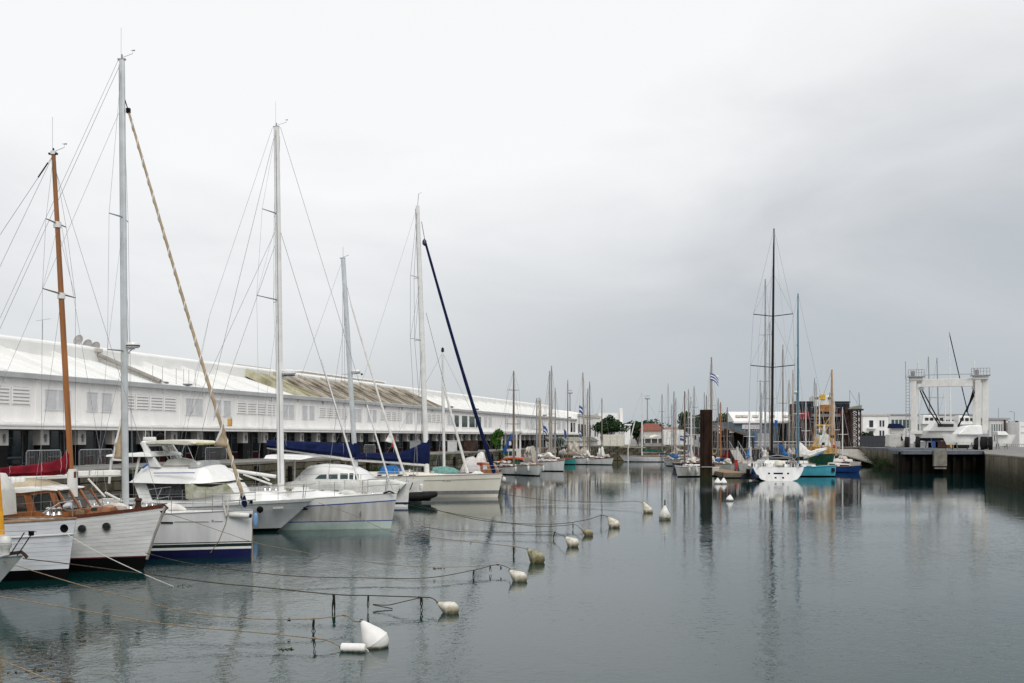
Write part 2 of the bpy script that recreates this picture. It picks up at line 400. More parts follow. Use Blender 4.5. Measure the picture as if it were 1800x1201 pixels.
        if pulpit:
            p = MB(); a = [s.hp(t, s.sheer(t), -1, -.08) for t in (ts[0], .03)]; b = [s.hp(t, s.sheer(t), 1, -.08) for t in (.03, ts[0])]
            tip = s.hp(0, s.fb, 1)
            for k in (1.0, .55):
                p.tube([(a[0][0], a[0][1], a[0][2]+h*k), (a[1][0], a[1][1]*1.3, a[1][2]+h*k+.02), (tip[0]+.1, 0, tip[2]+h*k+.03), (b[0][0], b[0][1]*1.3, b[0][2]+h*k+.02), (b[1][0], b[1][1], b[1][2]+h*k)], r*1.3, 6)
            for q in (a[1], b[0]): p.tube([(q[0]-.1, q[1], q[2]), (q[0], q[1]*1.3, q[2]+h+.02)], r*1.3, 6)
            p.build('pulpit', m, s.root)
    def mast(s, base, top, r, m, flat=.65, taper=.6, rtop=None, name='mast'):
        a = s.loc(*base) if len(base) == 2 else Vector(base); b = s.loc(*top) if len(top) == 2 else Vector(top)
        mb = MB(); n = 10
        mb.tube([a.lerp(b, i/n) for i in range(n+1)], [r*lerp(1, taper, max(0, (i/n-.55)/.45)) for i in range(n+1)], 12, flat=flat)
        o = mb.build(name, m, s.root); s.ma, s.mb, s.mr = a, b, r
        return o
    def mp(s, k): return s.ma.lerp(s.mb, k)
    def wirep(s, pts, r=.006, name='stay', m=None, n=5): 
        mb = MB(); mb.tube(pts, r, n); return mb.build(name, m or wire, s.root)
    def spreaders(s, lst, m=None, shroud=True, chain_t=None, r=.022, sweep=-.12, rise=.03, ytop=1.0, rs=.006):
        """lst: (fraction up the mast, half width)"""
        tips = []
        for k, w in lst:
            c = s.mp(k); mb = MB()
            pts = [(c.x+sweep*w, -w, c.z+rise*w), (c.x, 0, c.z), (c.x+sweep*w, w, c.z+rise*w)]
            mb.tube(pts, [r*.7, r*1.2, r*.7], 6, flat=.6); mb.build('spreader', m or alu, s.root); tips.append((pts[0], pts[2]))
        if shroud:
            ct = chain_t if chain_t else max(.12, (s.rake-s.ma.x)/s.L+.02)
            for sd_, idx in ((-1, 0), (1, 1)):
                cp = s.hp(ct, s.sheer(ct), sd_, -.12)
                pts = [cp]+[t[idx] for t in tips]+[tuple(s.mp(ytop))]
                s.wirep(pts, rs, 'shroud')
                c0 = s.mp(lst[0][0]-.01); s.wirep([(cp[0]-.35, cp[1], cp[2]), tuple(c0)], rs, 'shroud')
                if len(tips) > 1:
                    c1 = s.mp(lst[1][0]-.01); s.wirep([tips[0][idx], tuple(c1)], rs*.85, 'shroud')
        return tips
    def masthead(s, ant=.9, arm=.35, m=None):
        q = s.mb; mb = MB()
        mb.box(q.x-.16, q.x+.14, q.y-.05, q.y+.05, q.z, q.z+.06)
        mb.tube([(q.x, 0, q.z), (q.x, 0, q.z+.22)], .03, 6)
        mb.build('masthead_fitting', m or aludark, s.root)
        mb = MB(); mb.tube([(q.x-.05, .03, q.z+.05), (q.x-.05, .03, q.z+ant)], .006, 4); mb.build('antenna', wire, s.root)
        mb = MB(); mb.tube([(q.x, 0, q.z+.1), (q.x+arm, 0, q.z+.24), (q.x+arm, 0, q.z+.36)], .009, 5)
        mb.tube([(q.x+arm-.08, 0, q.z+.36), (q.x+arm+.08, 0, q.z+.36)], [.004, .03], 5); mb.build('wind_vane', aludark, s.root)
    def furl(s, a, b, r0, m, r1=None, name='furled_sail', band=None, spiral=0, sag=0):
        """rolled headsail on its stay from a (foot) to b (head)"""
        a, b = Vector(a), Vector(b); n = 24; r1 = r1 or r0*.5
        pts = [a.lerp(b, i/n) - Vector((0,0,sag*math.sin(math.pi*i/n))) for i in range(n+1)]
        mb = MB(); mb.tube(pts, [lerp(r0, r1, i/n)*(1+.05*math.sin(i*2.1)) for i in range(n+1)], 8)
        o = mb.build(name, m, s.root)
        if band:
            d = (b-a).normalized(); u = d.cross(Vector((0,1,0))).normalized(); w = d.cross(u)
            q = MB(); pp = []
            N_ = spiral*10
            for i in range(N_+1):
                k = i/N_; an = 2*math.pi*spiral*k; rr = lerp(r0, r1, k)*1.0
                pp.append(a.lerp(b, k)-Vector((0,0,sag*math.sin(math.pi*k)))+u*math.cos(an)*rr+w*math.sin(an)*rr)
            q.tube(pp, lerp(r0, r1, .5)*.38, 5); q.build('furling_wrap', band, o)
        return o
    def cover(s, stations, m, wid=.16, name='sail_cover', lumps=.04, boom=None, boom_r=.07, seed=1, ties=0):
        """stations: (x, z_bottom, z_top) from the mast aft"""
        rnd = random.Random(seed); st = []
        for i in range(len(stations)-1):
            for j in range(4): st.append(tuple(lerp(stations[i][k], stations[i+1][k], j/4) for k in range(3)))
        st.append(stations[-1]); rs = []; n = 14
        for i, (x, z0, z1) in enumerate(st):
            hh = (z1-z0)/2; c = (z0+z1)/2; r = []
            for j in range(n):
                a = 2*math.pi*j/n; w = wid*(1.25 if math.sin(a) < 0 else .8)
                k = 1+rnd.uniform(-lumps, lumps)*1.5
                r.append((x+.0, math.cos(a)*w*k*min(1, hh/.1+.3), c+math.sin(a)*hh*(1+rnd.uniform(-lumps, lumps))))
            rs.append(r)
        mb = MB(); mb.rings(rs, True, 0, True); o = mb.build(name, m, s.root)
        for k in range(ties):
            x, z0, z1 = st[int((k+.6)/ties*(len(st)-1))]
            q = MB(); hh = (z1-z0)/2+.012; c = (z0+z1)/2
            q.tube([(x+.04*math.cos(a), math.cos(a/12*2*math.pi)*(wid*(1.25 if math.sin(a/12*2*math.pi) < 0 else .8)+.012), c+math.sin(a/12*2*math.pi)*hh) for a in range(13)], .006, 4); q.build('sail_tie', creamcanvas, o)
        if boom:
            mb = MB(); mb.tube([(st[0][0]+.1, 0, st[0][1]-.02), (st[-1][0]-.3, 0, st[-1][1]-.02)], boom_r, 8); mb.build('boom', boom, s.root)
        return o
    def house(s, pts, half, m, name='cabin', inset=.15, bevel=.05, y=None, ft=0.0, clamp=False, cam=.04):
        """lofted superstructure: side profile in pixels, plan half width, front taper ft"""
        pr = s.prof(pts, -half*.7 if y is None else y)
        x0, x1 = min(p[0] for p in pr), max(p[0] for p in pr); eps = (x1-x0)*.002
        xs = set([x0+eps, x1-eps])
        for x, z in pr:
            for d in (-eps, eps):
                if x0 < x+d < x1: xs.add(x+d)
        for i in range(1, 16): xs.add(lerp(x0, x1, i/16))
        rs = []
        for x in sorted(xs):
            hits = []
            for i in range(len(pr)):
                (xa, za), (xb, zb) = pr[i], pr[(i+1) % len(pr)]
                if (xa-x)*(xb-x) < 0: hits.append(za+(zb-za)*(x-xa)/(xb-xa))
            if len(hits) < 2: continue
            zb, zt = min(hits), max(hits); h = zt-zb; u = (x-x0)/(x1-x0); w = half*(1-ft*u**3)
            if clamp:
                t = min(1, max(.01, (s.rake-x)/s.L)); w = min(w, .74*s.hp(t, s.sheer(t), 1)[1])
            wt = w*(1-inset); c = min(bevel*2.2, h*.4, wt*.3); cm = cam*wt
            L_ = [(-w, zb), (-lerp(w, wt, .5), zb+(h-c)*.5), (-wt, zt-c), (-wt+c*.3, zt-c*.3), (-wt+c, zt), (-wt*.5, zt+cm*.75), (0, zt+cm)]
            ring = L_+[(-a, b) for a, b in L_[-2::-1]]
            rs.append([(x, a, b) for a, b in ring])
        mb = MB(); mb.rings(rs, True, 0, True); return mb.build(name, m, s.root)
    def plate(s, pts, y, m, name='window', th=.02, parent=None, both=True, tilt=0, half=None):
        """flat pane on the cabin side; y = outer face (negative = starboard)"""
        pr = s.prof(pts, -abs(y)); zc = min(z for x, z in pr)
        o = None
        for sd_ in ((-1, 1) if both else (-1,)):
            mb = MB(); n = len(pr)
            yo = [sd_*(abs(y)-tilt*(z-zc)) for x, z in pr]
            vs = [(x, yo[i]+sd_*th/2, z) for i, (x, z) in enumerate(pr)]+[(x, yo[i]-sd_*th, z) for i, (x, z) in enumerate(pr)]
            fs = [tuple(range(n)), tuple(range(2*n-1, n-1, -1))]+[(i, i+n, (i+1) % n+n, (i+1) % n) for i in range(n)]
            mb.add(vs, fs); o = mb.build(name, m, parent or s.root)
        return o
    def fender(s, t, side, m, r=.12, h=.55, dz=-.05, name='fender'):
        q = s.hp(t, s.sheer(t)-.3, side, r); mb = MB()
        M = Matrix.Translation(Vector((q[0], q[1], s.sheer(t)+dz)))
        mb.lathe([(0, 0), (r*.6, -.04), (r, -.12), (r, -h+.1), (r*.6, -h+.03), (0, -h)], 12, M)
        mb.tube([(q[0], q[1], s.sheer(t)+dz), (q[0], q[1]-side*.15, s.sheer(t)+.3)], .008, 4)
        return mb.build(name, m, s.root)
HD = -.07                                # bows of the boats moored stern-to, slightly oblique to the left quay
# ================================================================== WATER AND LAND
def water_mat():
    m = bpy.data.materials.new('harbour_water'); m.use_nodes = True; t = m.node_tree
    b = t.nodes['Principled BSDF']
    b.inputs['Base Color'].default_value = (.002, .025, .024, 1); b.inputs['Roughness'].default_value = .0
    b.inputs['IOR'].default_value = 1.315; b.inputs['Specular IOR Level'].default_value = .5
    g = N(t, 'ShaderNodeNewGeometry')
    def noise(scale, st, det, rot=0, dist=0):
        mp_ = N(t, 'ShaderNodeMapping'); mp_.inputs['Scale'].default_value = st; mp_.inputs['Rotation'].default_value = (0, 0, rot)
        t.links.new(g.outputs['Position'], mp_.inputs[0])
        n = N(t, 'ShaderNodeTexNoise'); n.inputs['Scale'].default_value = scale; n.inputs['Detail'].default_value = det; n.inputs['Distortion'].default_value = dist
        t.links.new(mp_.outputs[0], n.inputs[0]); return n
    a = noise(4.6, (.8, 1.0, 1), 2, .35, .9); c = noise(1.25, (1, .55, 1), 2, -.3, .3); p = noise(.045, (1, 1.6, 1), 3, .2)
    pr = N(t, 'ShaderNodeMapRange'); pr.inputs['From Min'].default_value = .42; pr.inputs['From Max'].default_value = .58; pr.inputs['To Min'].default_value = .40; pr.inputs['To Max'].default_value = 1.0
    t.links.new(p.outputs[0], pr.inputs[0])
    # ripples die away in the sheltered far end of the basin
    sp = N(t, 'ShaderNodeSeparateXYZ'); t.links.new(g.outputs['Position'], sp.inputs[0])
    fr = N(t, 'ShaderNodeMapRange'); fr.inputs['From Min'].default_value = 18; fr.inputs['From Max'].default_value = 75; fr.inputs['To Min'].default_value = 1; fr.inputs['To Max'].default_value = .26
    t.links.new(sp.outputs[1], fr.inputs[0])
    mu = N(t, 'ShaderNodeMath', operation='MULTIPLY'); t.links.new(pr.outputs[0], mu.inputs[0]); t.links.new(fr.outputs[0], mu.inputs[1])
    b1 = N(t, 'ShaderNodeBump'); b1.inputs['Distance'].default_value = .0125; t.links.new(a.outputs[0], b1.inputs['Height']); t.links.new(mu.outputs[0], b1.inputs['Strength'])
    b2 = N(t, 'ShaderNodeBump'); b2.inputs['Distance'].default_value = .022; t.links.new(c.outputs[0], b2.inputs['Height']); t.links.new(mu.outputs[0], b2.inputs['Strength']); t.links.new(b1.outputs[0], b2.inputs['Normal'])
    d = noise(15, (.7, 1.1, 1), 2, .2, .5); b3 = N(t, 'ShaderNodeBump'); b3.inputs['Distance'].default_value = .0016; t.links.new(d.outputs[0], b3.inputs['Height']); t.links.new(mu.outputs[0], b3.inputs['Strength']); t.links.new(b2.outputs[0], b3.inputs['Normal'])
    t.links.new(b3.outputs[0], b.inputs['Normal'])
    return m
basin = [(-(35.4*NX)+DX*-60, -(35.4*NY)+DY*-60)]
yfar = 200.0
sfar = (yfar+35.4*NY)/DY
sbend = (115+35.4*NY)/DY
basin = [tuple(off_pt(-35.4, -60)), tuple(off_pt(-35.4, sbend)), (12.5, yfar), (35.0, yfar), (30.0, 152), (37.0, 152), (43, 181), (61.4, 181), (50.6, 134), (48.2, 127), (58.6, 127), (48.4, 104.5), (43.5, 87), (33, 47), (25.5, 20), (25, -40)]
MB().add([(-400, -300, 0), (400, -300, 0), (400, 400, 0), (-400, 400, 0)], [(0,1,2,3)]).build('water', water_mat(), kind='structure', fixn=False)
mb = MB(); c0 = Vector((0, 60)); n = len(basin)
import mathutils
bm = bmesh.new()
inner = [bm.verts.new((x, y, QZ)) for x, y in basin]
outer = [bm.verts.new((x, y, QZ)) for x, y in ((-4000, -1000), (-4000, 5500), (4000, 5500), (4000, -1000))]
ed = [bm.edges.new((inner[i], inner[(i+1) % n])) for i in range(n)]+[bm.edges.new((outer[i], outer[(i+1) % 4])) for i in range(4)]
bmesh.ops.triangle_fill(bm, edges=ed, use_beauty=True)
poly = [Vector(p) for p in basin]
def inside(p):
    c = False; j = n-1
    for i in range(n):
        a, b = poly[i], poly[j]
        if (a.y > p.y) != (b.y > p.y) and p.x < (b.x-a.x)*(p.y-a.y)/(b.y-a.y)+a.x: c = not c
        j = i
    return c
bmesh.ops.delete(bm, geom=[f for f in bm.faces if inside(f.calc_center_median().to_2d())], context='FACES')
me = bpy.data.meshes.new('ground'); bm.to_mesh(me); bm.free(); me.materials.append(asphalt)
o = bpy.data.objects.new('ground', me); C.objects.link(o); o['kind'] = 'structure'
for p in me.polygons:
    if p.normal.z < 0: p.flip()
# quay walls: thick backing behind the faces
def quay_wall(i, j, name, m, th=.7, cop=True, kind=True):
    a, b = Vector(basin[i]), Vector(basin[j]); d = (b-a); L = d.length; an = math.atan2(d.y, d.x)
    r = bpy.data.objects.new(name, None); C.objects.link(r); r.location = (a.x, a.y, 0); r.rotation_euler = (0, 0, an); r['kind'] = 'structure'
    MB().box(0, L, .0, th, -1.5, QZ-.02).build('wall_backing', m, r)
    if cop: MB().box(-.0, L, -.10, th, QZ-.02, QZ+.13).build('coping', coping, r)
    return r, L
# orientation: basin runs clockwise seen from above, so local +y points to the land on the left quay
lq, lqL = quay_wall(0, 1, 'left_quay_wall', mortar)
rnd = random.Random(3)
# stones on the left quay wall
def stone_mesh(w, h, d, seed):
    r = random.Random(seed); mb = MB(); j = lambda v: v+r.uniform(-.03, .03)
    vs = []
    for (x, z) in ((0,0),(w,0),(w,h),(0,h)): vs.append((j(x), 0, j(z)))
    for (x, z) in ((.04,.04),(w-.04,.04),(w-.04,h-.04),(.04,h-.04)): vs.append((j(x), -d-r.uniform(0, .05), j(z)))
    mb.add(vs, [(4,5,6,7),(0,1,5,4),(1,2,6,5),(2,3,7,6),(3,0,4,7)])
    return mb
protos = []
for k in range(6):
    o = stone_mesh(rnd.uniform(1.25, 1.6), .50, .05, k).build('stone', stonem if k % 2 else stonem2, lq); protos.append(o.data)
    if k: bpy.data.objects.remove(o)
    else: o.location = (100, 0, .0)
def courses(wall, L, x0, parts, seed, step=1.58):
    stuff = MB(); cnt = 0; q = random.Random(seed)
    for row in range(5):
        x = x0+(row % 2)*.8; z = .03+row*.53
        while x < L-1.6:
            if parts[0] < x < parts[1] and cnt < 150:
                inst(q.choice(protos), 'stone', wall, (x, 0, z)); cnt += 1; x += step
            else:
                w = q.uniform(1.2, 1.55); s_ = stone_mesh(w, .5, .05, q.random()); stuff.add([(p[0]+x, p[1], p[2]+z) for p in s_.v], s_.f); x += w+.05
    stuff.build('stonework', stonem, wall, kind='stuff')
courses(lq, lqL, 70, (lqL-46, lqL), 1)
bq, bqL = quay_wall(1, 2, 'left_quay_wall_end', mortar)
courses(bq, bqL, .1, (0, 46), 2)
mb = MB(); mb.box(-.16, .16, -.26, -.06, -.6, QZ-.1); o0 = mb.build('fender_pile', darktimber, lq, bevel=.02); o0.location = (90, 0, 0)
x = 94.6
while x < lqL-1: inst(o0.data, 'fender_pile', lq, (x+rnd.uniform(-.4, .4), 0, rnd.uniform(-.2, 0))); x += 4.6
x = 2
while x < bqL-1: inst(o0.data, 'fender_pile', bq, (x+rnd.uniform(-.4, .4), 0, rnd.uniform(-.2, 0))); x += 4.6
fq, fqL = quay_wall(2, 3, 'far_quay_wall', mortar)
courses(fq, fqL, .3, (0, fqL), 3)
for (i, j, nm) in ((3, 4, 'spit_wall_west'), (4, 5, 'spit_wall_front'), (5, 6, 'spit_wall_east'), (6, 7, 'slip_wall')):
    quay_wall(i, j, nm, mortar)
rq, L = quay_wall(7, 8, 'right_quay_wall', panelconc)
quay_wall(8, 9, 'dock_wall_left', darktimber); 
dk, dkL = quay_wall(9, 10, 'dock_wall_front', darktimber, cop=False)  # dark front face stands in for the shaded lift slot under the deck
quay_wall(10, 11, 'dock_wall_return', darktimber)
for (i, j, nm) in ((11, 12, 'concrete_quay_wall'), (12, 13, 'concrete_quay_wall'), (13, 14, 'concrete_quay_wall'), (14, 15, 'concrete_quay_wall')):
    r, L = quay_wall(i, j, nm, mortar, cop=True)
    m0 = None; k = 0; x = .05
    while x < L-.3:
        w = min(3.3, L-x); MB().box(x+.03, x+w-.03, -.07, -.004, -.6, QZ-.05).build('panel', panelconc, r, bevel=.015); x += w
x = .05
while x < 47:
    MB().box(x+.03, x+3.3, -.07, -.004, -.6, QZ-.05).build('panel', panelconc, rq, bevel=.015); x += 3.35
    if i == 12:
        for x_ in (2.2, 9.0):
            mb = MB()
            for s_ in (-.22, .22): mb.tube([(x_+s_, -.22, -.5), (x_+s_, -.22, QZ+.3)], .03, 6)
            z = 0
            while z < QZ: mb.tube([(x_-.22, -.22, z), (x_+.22, -.22, z)], .02, 5); z += .3
            mb.build('ladder', rust, r)
        for x_ in (5.5, 12.5, 19):
            o = MB().lathe([(.22, -.1), (.42, -.1), (.5, 0), (.42, .1), (.22, .1), (.22, -.1)], 18, Matrix.Translation((x_, -.2, 1.5)) @ Matrix.Rotation(math.pi/2, 4, 'X')).build('tyre_fender', tyre, r)
            mb = MB(); mb.tube([(x_, -.2, 2.0), (x_, -.12, QZ+.1)], .02, 4); mb.build('chain', rust, r)
        for x_ in (4, 14): MB().lathe([(0, .45), (.2, .42), (.2, .32), (.12, .25), (.14, 0)], 12, Matrix.Translation((x_, .35, QZ+.12))).build('bollard', darkrub, r)
# closing wall behind the camera
r, L = quay_wall(15, 0, 'near_quay_wall', mortar)
# ---- vegetation helper
def foliage(mb, cx, cy, cz, rx, ry, rz, n, size, rnd, hollow=.35):
    for _ in range(n):
        while True:
            p = Vector((rnd.uniform(-1, 1), rnd.uniform(-1, 1), rnd.uniform(-1, 1)))
            if hollow < p.length < 1: break
        p = Vector((cx+p.x*rx, cy+p.y*ry, cz+p.z*rz)); s = size*rnd.uniform(.6, 1.3)
        a = Vector((rnd.gauss(0, 1), rnd.gauss(0, 1), rnd.gauss(0, 1))).normalized(); b = a.orthogonal().normalized(); c = a.cross(b)
        mb.add([p-b*s, p+c*s*.6, p+b*s, p-c*s*.6], [(0,1,2,3)])
def tree(name, label, cat, px, py, Y, w, h, m, clumps=9, n=220, leaf=.28, trunk=.3, group=None, seed=1):
    r = random.Random(seed); q = P(px, py, Y); t = thing(name, label, cat, (q.x, q.y, q.z), 0, group)
    mb = MB()
    if trunk > 0:
        mb.tube([(0,0,-.2), (.1,0,h*.4), (0,.1,h*.8)], [trunk, trunk*.7, trunk*.25], 8)
        for k in range(4):
            a = k*1.6+r.random(); mb.tube([(0,0,h*(.3+.08*k)), (math.cos(a)*w*.3, math.sin(a)*w*.3, h*(.55+.08*k))], [trunk*.5, trunk*.15], 6)
        mb.build('trunk', barkm, t)
    mb = MB()
    for k in range(clumps):
        a = r.uniform(0, 6.28); d = r.uniform(.1, .62)*w/2*(1 if trunk > 0 else 1); z = r.uniform(.35 if trunk > 0 else .22, .85)
        s = w*r.uniform(.16, .30)
        foliage(mb, math.cos(a)*d, math.sin(a)*d*.8, h*z, s, s, min(s, h*.24), n, leaf, r, .2)
    mb.build('crown', m, t, fixn=False); return t
# ================================================================== LEFT WAREHOUSE
o = off_pt(-44.5, 0)
wh = thing('warehouse', 'long low white quayside warehouse with ribbed roof and shop bays under its canopy', 'building', (o.x, o.y, QZ), math.atan2(DY, DX))
S0, S1 = 8.0, s_of(1012, -44.5)
def sx(px): return s_of(px, -44.5)
YD = 0  # local y: + is inland
# base body
MB().box(S0, S1, 2.6, 26, 0, 5.2).build('inner_wall', wallwhite, wh)
MB().box(S0, S1, 0, 2.59, 2.5, 5.34).build('upper_wall', wallwhite, wh)
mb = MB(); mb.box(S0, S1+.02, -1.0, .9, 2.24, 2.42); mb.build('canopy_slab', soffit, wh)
mb = MB(); mb.box(S0, S1, -1.16, -1.0, 2.27, 2.55); mb.box(S0, S1, -1.08, -.0, 2.55, 2.66); mb.box(S0, S1, -1.22, -1.16, 2.47, 2.56)
mb.build('canopy_fascia', wallwhite, wh)
mb = MB(); mb.box(S0, S1, -.12, .0, 2.66, 2.78); mb.build('cornice', wallwhite, wh)
mb = MB()
mb.rings([[(x, -.30, 5.32), (x, -.34, 5.62), (x, -.20, 5.66), (x, -.02, 5.60), (x, -.02, 5.34)] for x in (S0, S1)], True, 0, False)
mb.build('gutter', gutter, wh)
# roof bays
BW = 5.2; nb = int((S1-S0)/BW)
dirty0, dirty1 = sx(548), sx(778)
def bay_mesh(z1=7.40, up=.34):
    mb = MB(); y0, y1, z0 = -.1, 5.36, 5.60
    lo = -.02
    def zz(k, side): return lerp(z0, z1, k)+(lerp(.04, up, k) if side == 0 else lo)
    # sloping sheets divided in ribs
    ns = 8
    top = []
    for i in range(ns+1):
        f = i/ns; x = f*BW
        sag = -.07*math.sin(math.pi*f)
        top.append([(x, lerp(y0, y1, k/6), lerp(zz(k/6, 0), zz(k/6, 1), f)+sag) for k in range(7)])
    vs = [p for r in top for p in r]; fs = []
    for i in range(ns):
        for k in range(6): fs.append((i*7+k, (i+1)*7+k, (i+1)*7+k+1, i*7+k+1))
    mb.add(vs, fs, 0, True)
    for i in (2, 4, 6):    # standing seams
        r = top[i]; mb.rings([[(p[0]-.03, p[1], p[2]-.01), (p[0]-.03, p[1], p[2]+.045), (p[0]+.03, p[1], p[2]+.045), (p[0]+.03, p[1], p[2]-.01)] for p in r], True, 0, False)
    # verge upstand
    r = top[0]; mb.rings([[(p[0]-.10, p[1], p[2]-.6), (p[0]-.10, p[1], p[2]+.10), (p[0]+.06, p[1], p[2]+.10), (p[0]+.06, p[1], p[2]-.6)] for p in r], True, 0, False)
    return mb
o = bay_mesh().build('roof_bay', roofwhite, wh); o.location = (S0, 0, 0); bw = o.data
o = bay_mesh(8.08, .16).build('roof_bay', roofdirty, wh); bd = o.data; o.location = (dirty0, 0, 0)
o2 = bay_mesh(8.0, .16).build('roof_bay', roofmoss, wh); bm_ = o2.data; o2.location = (dirty0-BW, 0, 0)
for k in range(1, nb+1):
    x = S0+k*BW
    if x > S1-1: break
    if abs(x-dirty0) < BW*.5 or abs(x-(dirty0-BW)) < BW*.5: 
        continue
    mm_ = bd if dirty0 < x < dirty1 else bw
    sc = min(1, (S1-x)/BW)
    inst(mm_, 'roof_bay', wh, (x, 0, 0), scale=(sc, 1, 1))
# snap the two first mossy bays to the grid
o.location.x = S0+round((dirty0-S0)/BW)*BW; o2.location.x = o.location.x-BW
# monitor: pleated grey band and its white cap
mb = MB(); x = S0; 
me0 = MB().box(0, 2.5, 5.40, 5.75, 6.9, 8.27); 
o = me0.build('monitor_panel', bandgrey, wh, bevel=.03); o.location = (S0, 0, 0)
x = S0+2.6
while x < S1-1: inst(o.data, 'monitor_panel', wh, (x, rnd.uniform(-.04, .04), rnd.uniform(-.05, .02))); x += 2.6
mb = MB(); mb.rings([[(x, 5.25, 8.24), (x, 5.3, 8.36), (x, 6.4, 8.62), (x, 24, 8.3), (x, 26, 5.2), (x, 5.6, 5.2)] for x in (S0, S1)], True, 0, False)
mb.build('roof_cap', roofwhite, wh)
mb = MB()
for a, b in ((sx(12), sx(60)), ): pass
# skylight slots
for a, b in ((sx(44), sx(94)), (sx(-20), sx(14))):
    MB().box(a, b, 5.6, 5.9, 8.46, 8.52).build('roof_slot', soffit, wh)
# beige raised pipe down the roof
xa = sx(285)-.2
mb = MB(); mb.tube([(xa, -.0, 5.86), (xa, 5.3, 7.9)], .16, 8); mb.build('roof_pipe', concrete, wh)
mb = MB(); mb.box(xa-.5, xa+.3, 5.1, 5.5, 8.1, 8.35); mb.build('roof_vent', cladding, wh, bevel=.03)
for px in (298, 340):
    x = sx(px); MB().box(x-.35, x+.35, .3, .7, 5.78, 5.9).build('roof_hatch', shopframe, wh)
for px in (279, 296, 320, 333, 342, 353):
    x = sx(px); mb = MB(); mb.tube([(x, .5, 5.8), (x, .5, 7.0)], .018, 5); mb.build('roof_rod', aludark, wh)
for px in (840, 960, 795, 1003):
    x = sx(px); mb = MB(); mb.box(x-.5, x+.5, .0, .5, 5.75, 5.98); mb.build('floodlight', shopframe, wh, bevel=.03)
# vents and shutters of the upper wall
def grille(w, h):
    mb = MB(); mb.box(0, w, -.03, -.004, 0, h, 1)
    for k in range(5):
        z = h*(k+.5)/5; mb.box(.05, w-.05, -.09, -.03, z-.065, z+.05)
    mb.box(0, .05, -.09, -.03, 0, h); mb.box(w-.05, w, -.09, -.03, 0, h); return mb
def shutter(w, h):
    mb = MB(); mb.box(0, w, -.02, -.004, 0, h, 0)
    for a in (0, w-.07): mb.box(a, a+.07, -.07, -.02, 0, h)
    for a in (0, h-.07): mb.box(.07, w-.07, -.07, -.02, a, a+.07)
    k = .12
    while k < h-.12: mb.box(.07, w-.07, -.05, -.02, k, k+.05); k += .09
    return mb
og = grille(1.45, 1.05).build('vent_grille', [wallwhite, wallgrey], wh); og.location = (S0, 0, 3.75); gm = og.data
os_ = shutter(1.15, 1.30).build('louvre_shutter', shutterm, wh); os_.location = (S0+1.6, 0, 3.48); sm_ = os_.data
per = 15.05; base = sx(77)
k = -3
endw = sx(792)
while base+k*per < endw:
    b0 = base+k*per
    for x in (b0, b0+1.22, b0+3.85, b0+5.3):
        if S0 < x < endw: inst(sm_, 'louvre_shutter', wh, (x, 0, 3.48))
    for q in range(4):
        x = b0+7.4+q*1.65
        if S0 < x < endw: inst(gm, 'vent_grille', wh, (x, 0, 3.75))
    # pilaster
    for x in (b0-.75, b0+2.9):
        if S0 < x < endw: MB().box(x, x+.28, -.05, 0, 2.8, 5.3).build('pilaster', wallwhite, wh)
    k += 1
for a, b in ((798, 806), (811, 821), (824, 834), (835, 845)):
    x0, x1 = sx(a), sx(b)
    f = MB().box(x0-.1, x1+.1, -.06, 0, 3.1, 4.9).build('window', wallwhite, wh); MB().box(x0+.06, x1-.06, -.075, -.062, 3.22, 4.78).build('pane', glassteal, f)
for a in (850, 858, 887, 908, 923, 932, 979, 988):
    x0 = sx(a); x1 = sx(a+6); f = MB().box(x0, x1, -.05, 0, 3.3, 4.9).build('window', shutterm, wh)
    MB().box(x0+.1, x1-.1, -.062, -.052, 3.4, 4.8).build('pane', wallgrey, f)
for a in (1003, 1008): 
    x0 = sx(a); x1 = sx(a+3); MB().box(x0, x1, -.05, 0, 2.9, 4.8).build('window', glass, wh)
x_ = base+2*per-1.9
while x_ < S1-6:
    mb = MB(); mb.tube([(x_, -.10, 5.3), (x_, -.10, 2.72)], .05, 6); mb.box(x_-.09, x_+.09, -.17, -.03, 5.05, 5.25); mb.build('downpipe', shutterm, wh); x_ += per
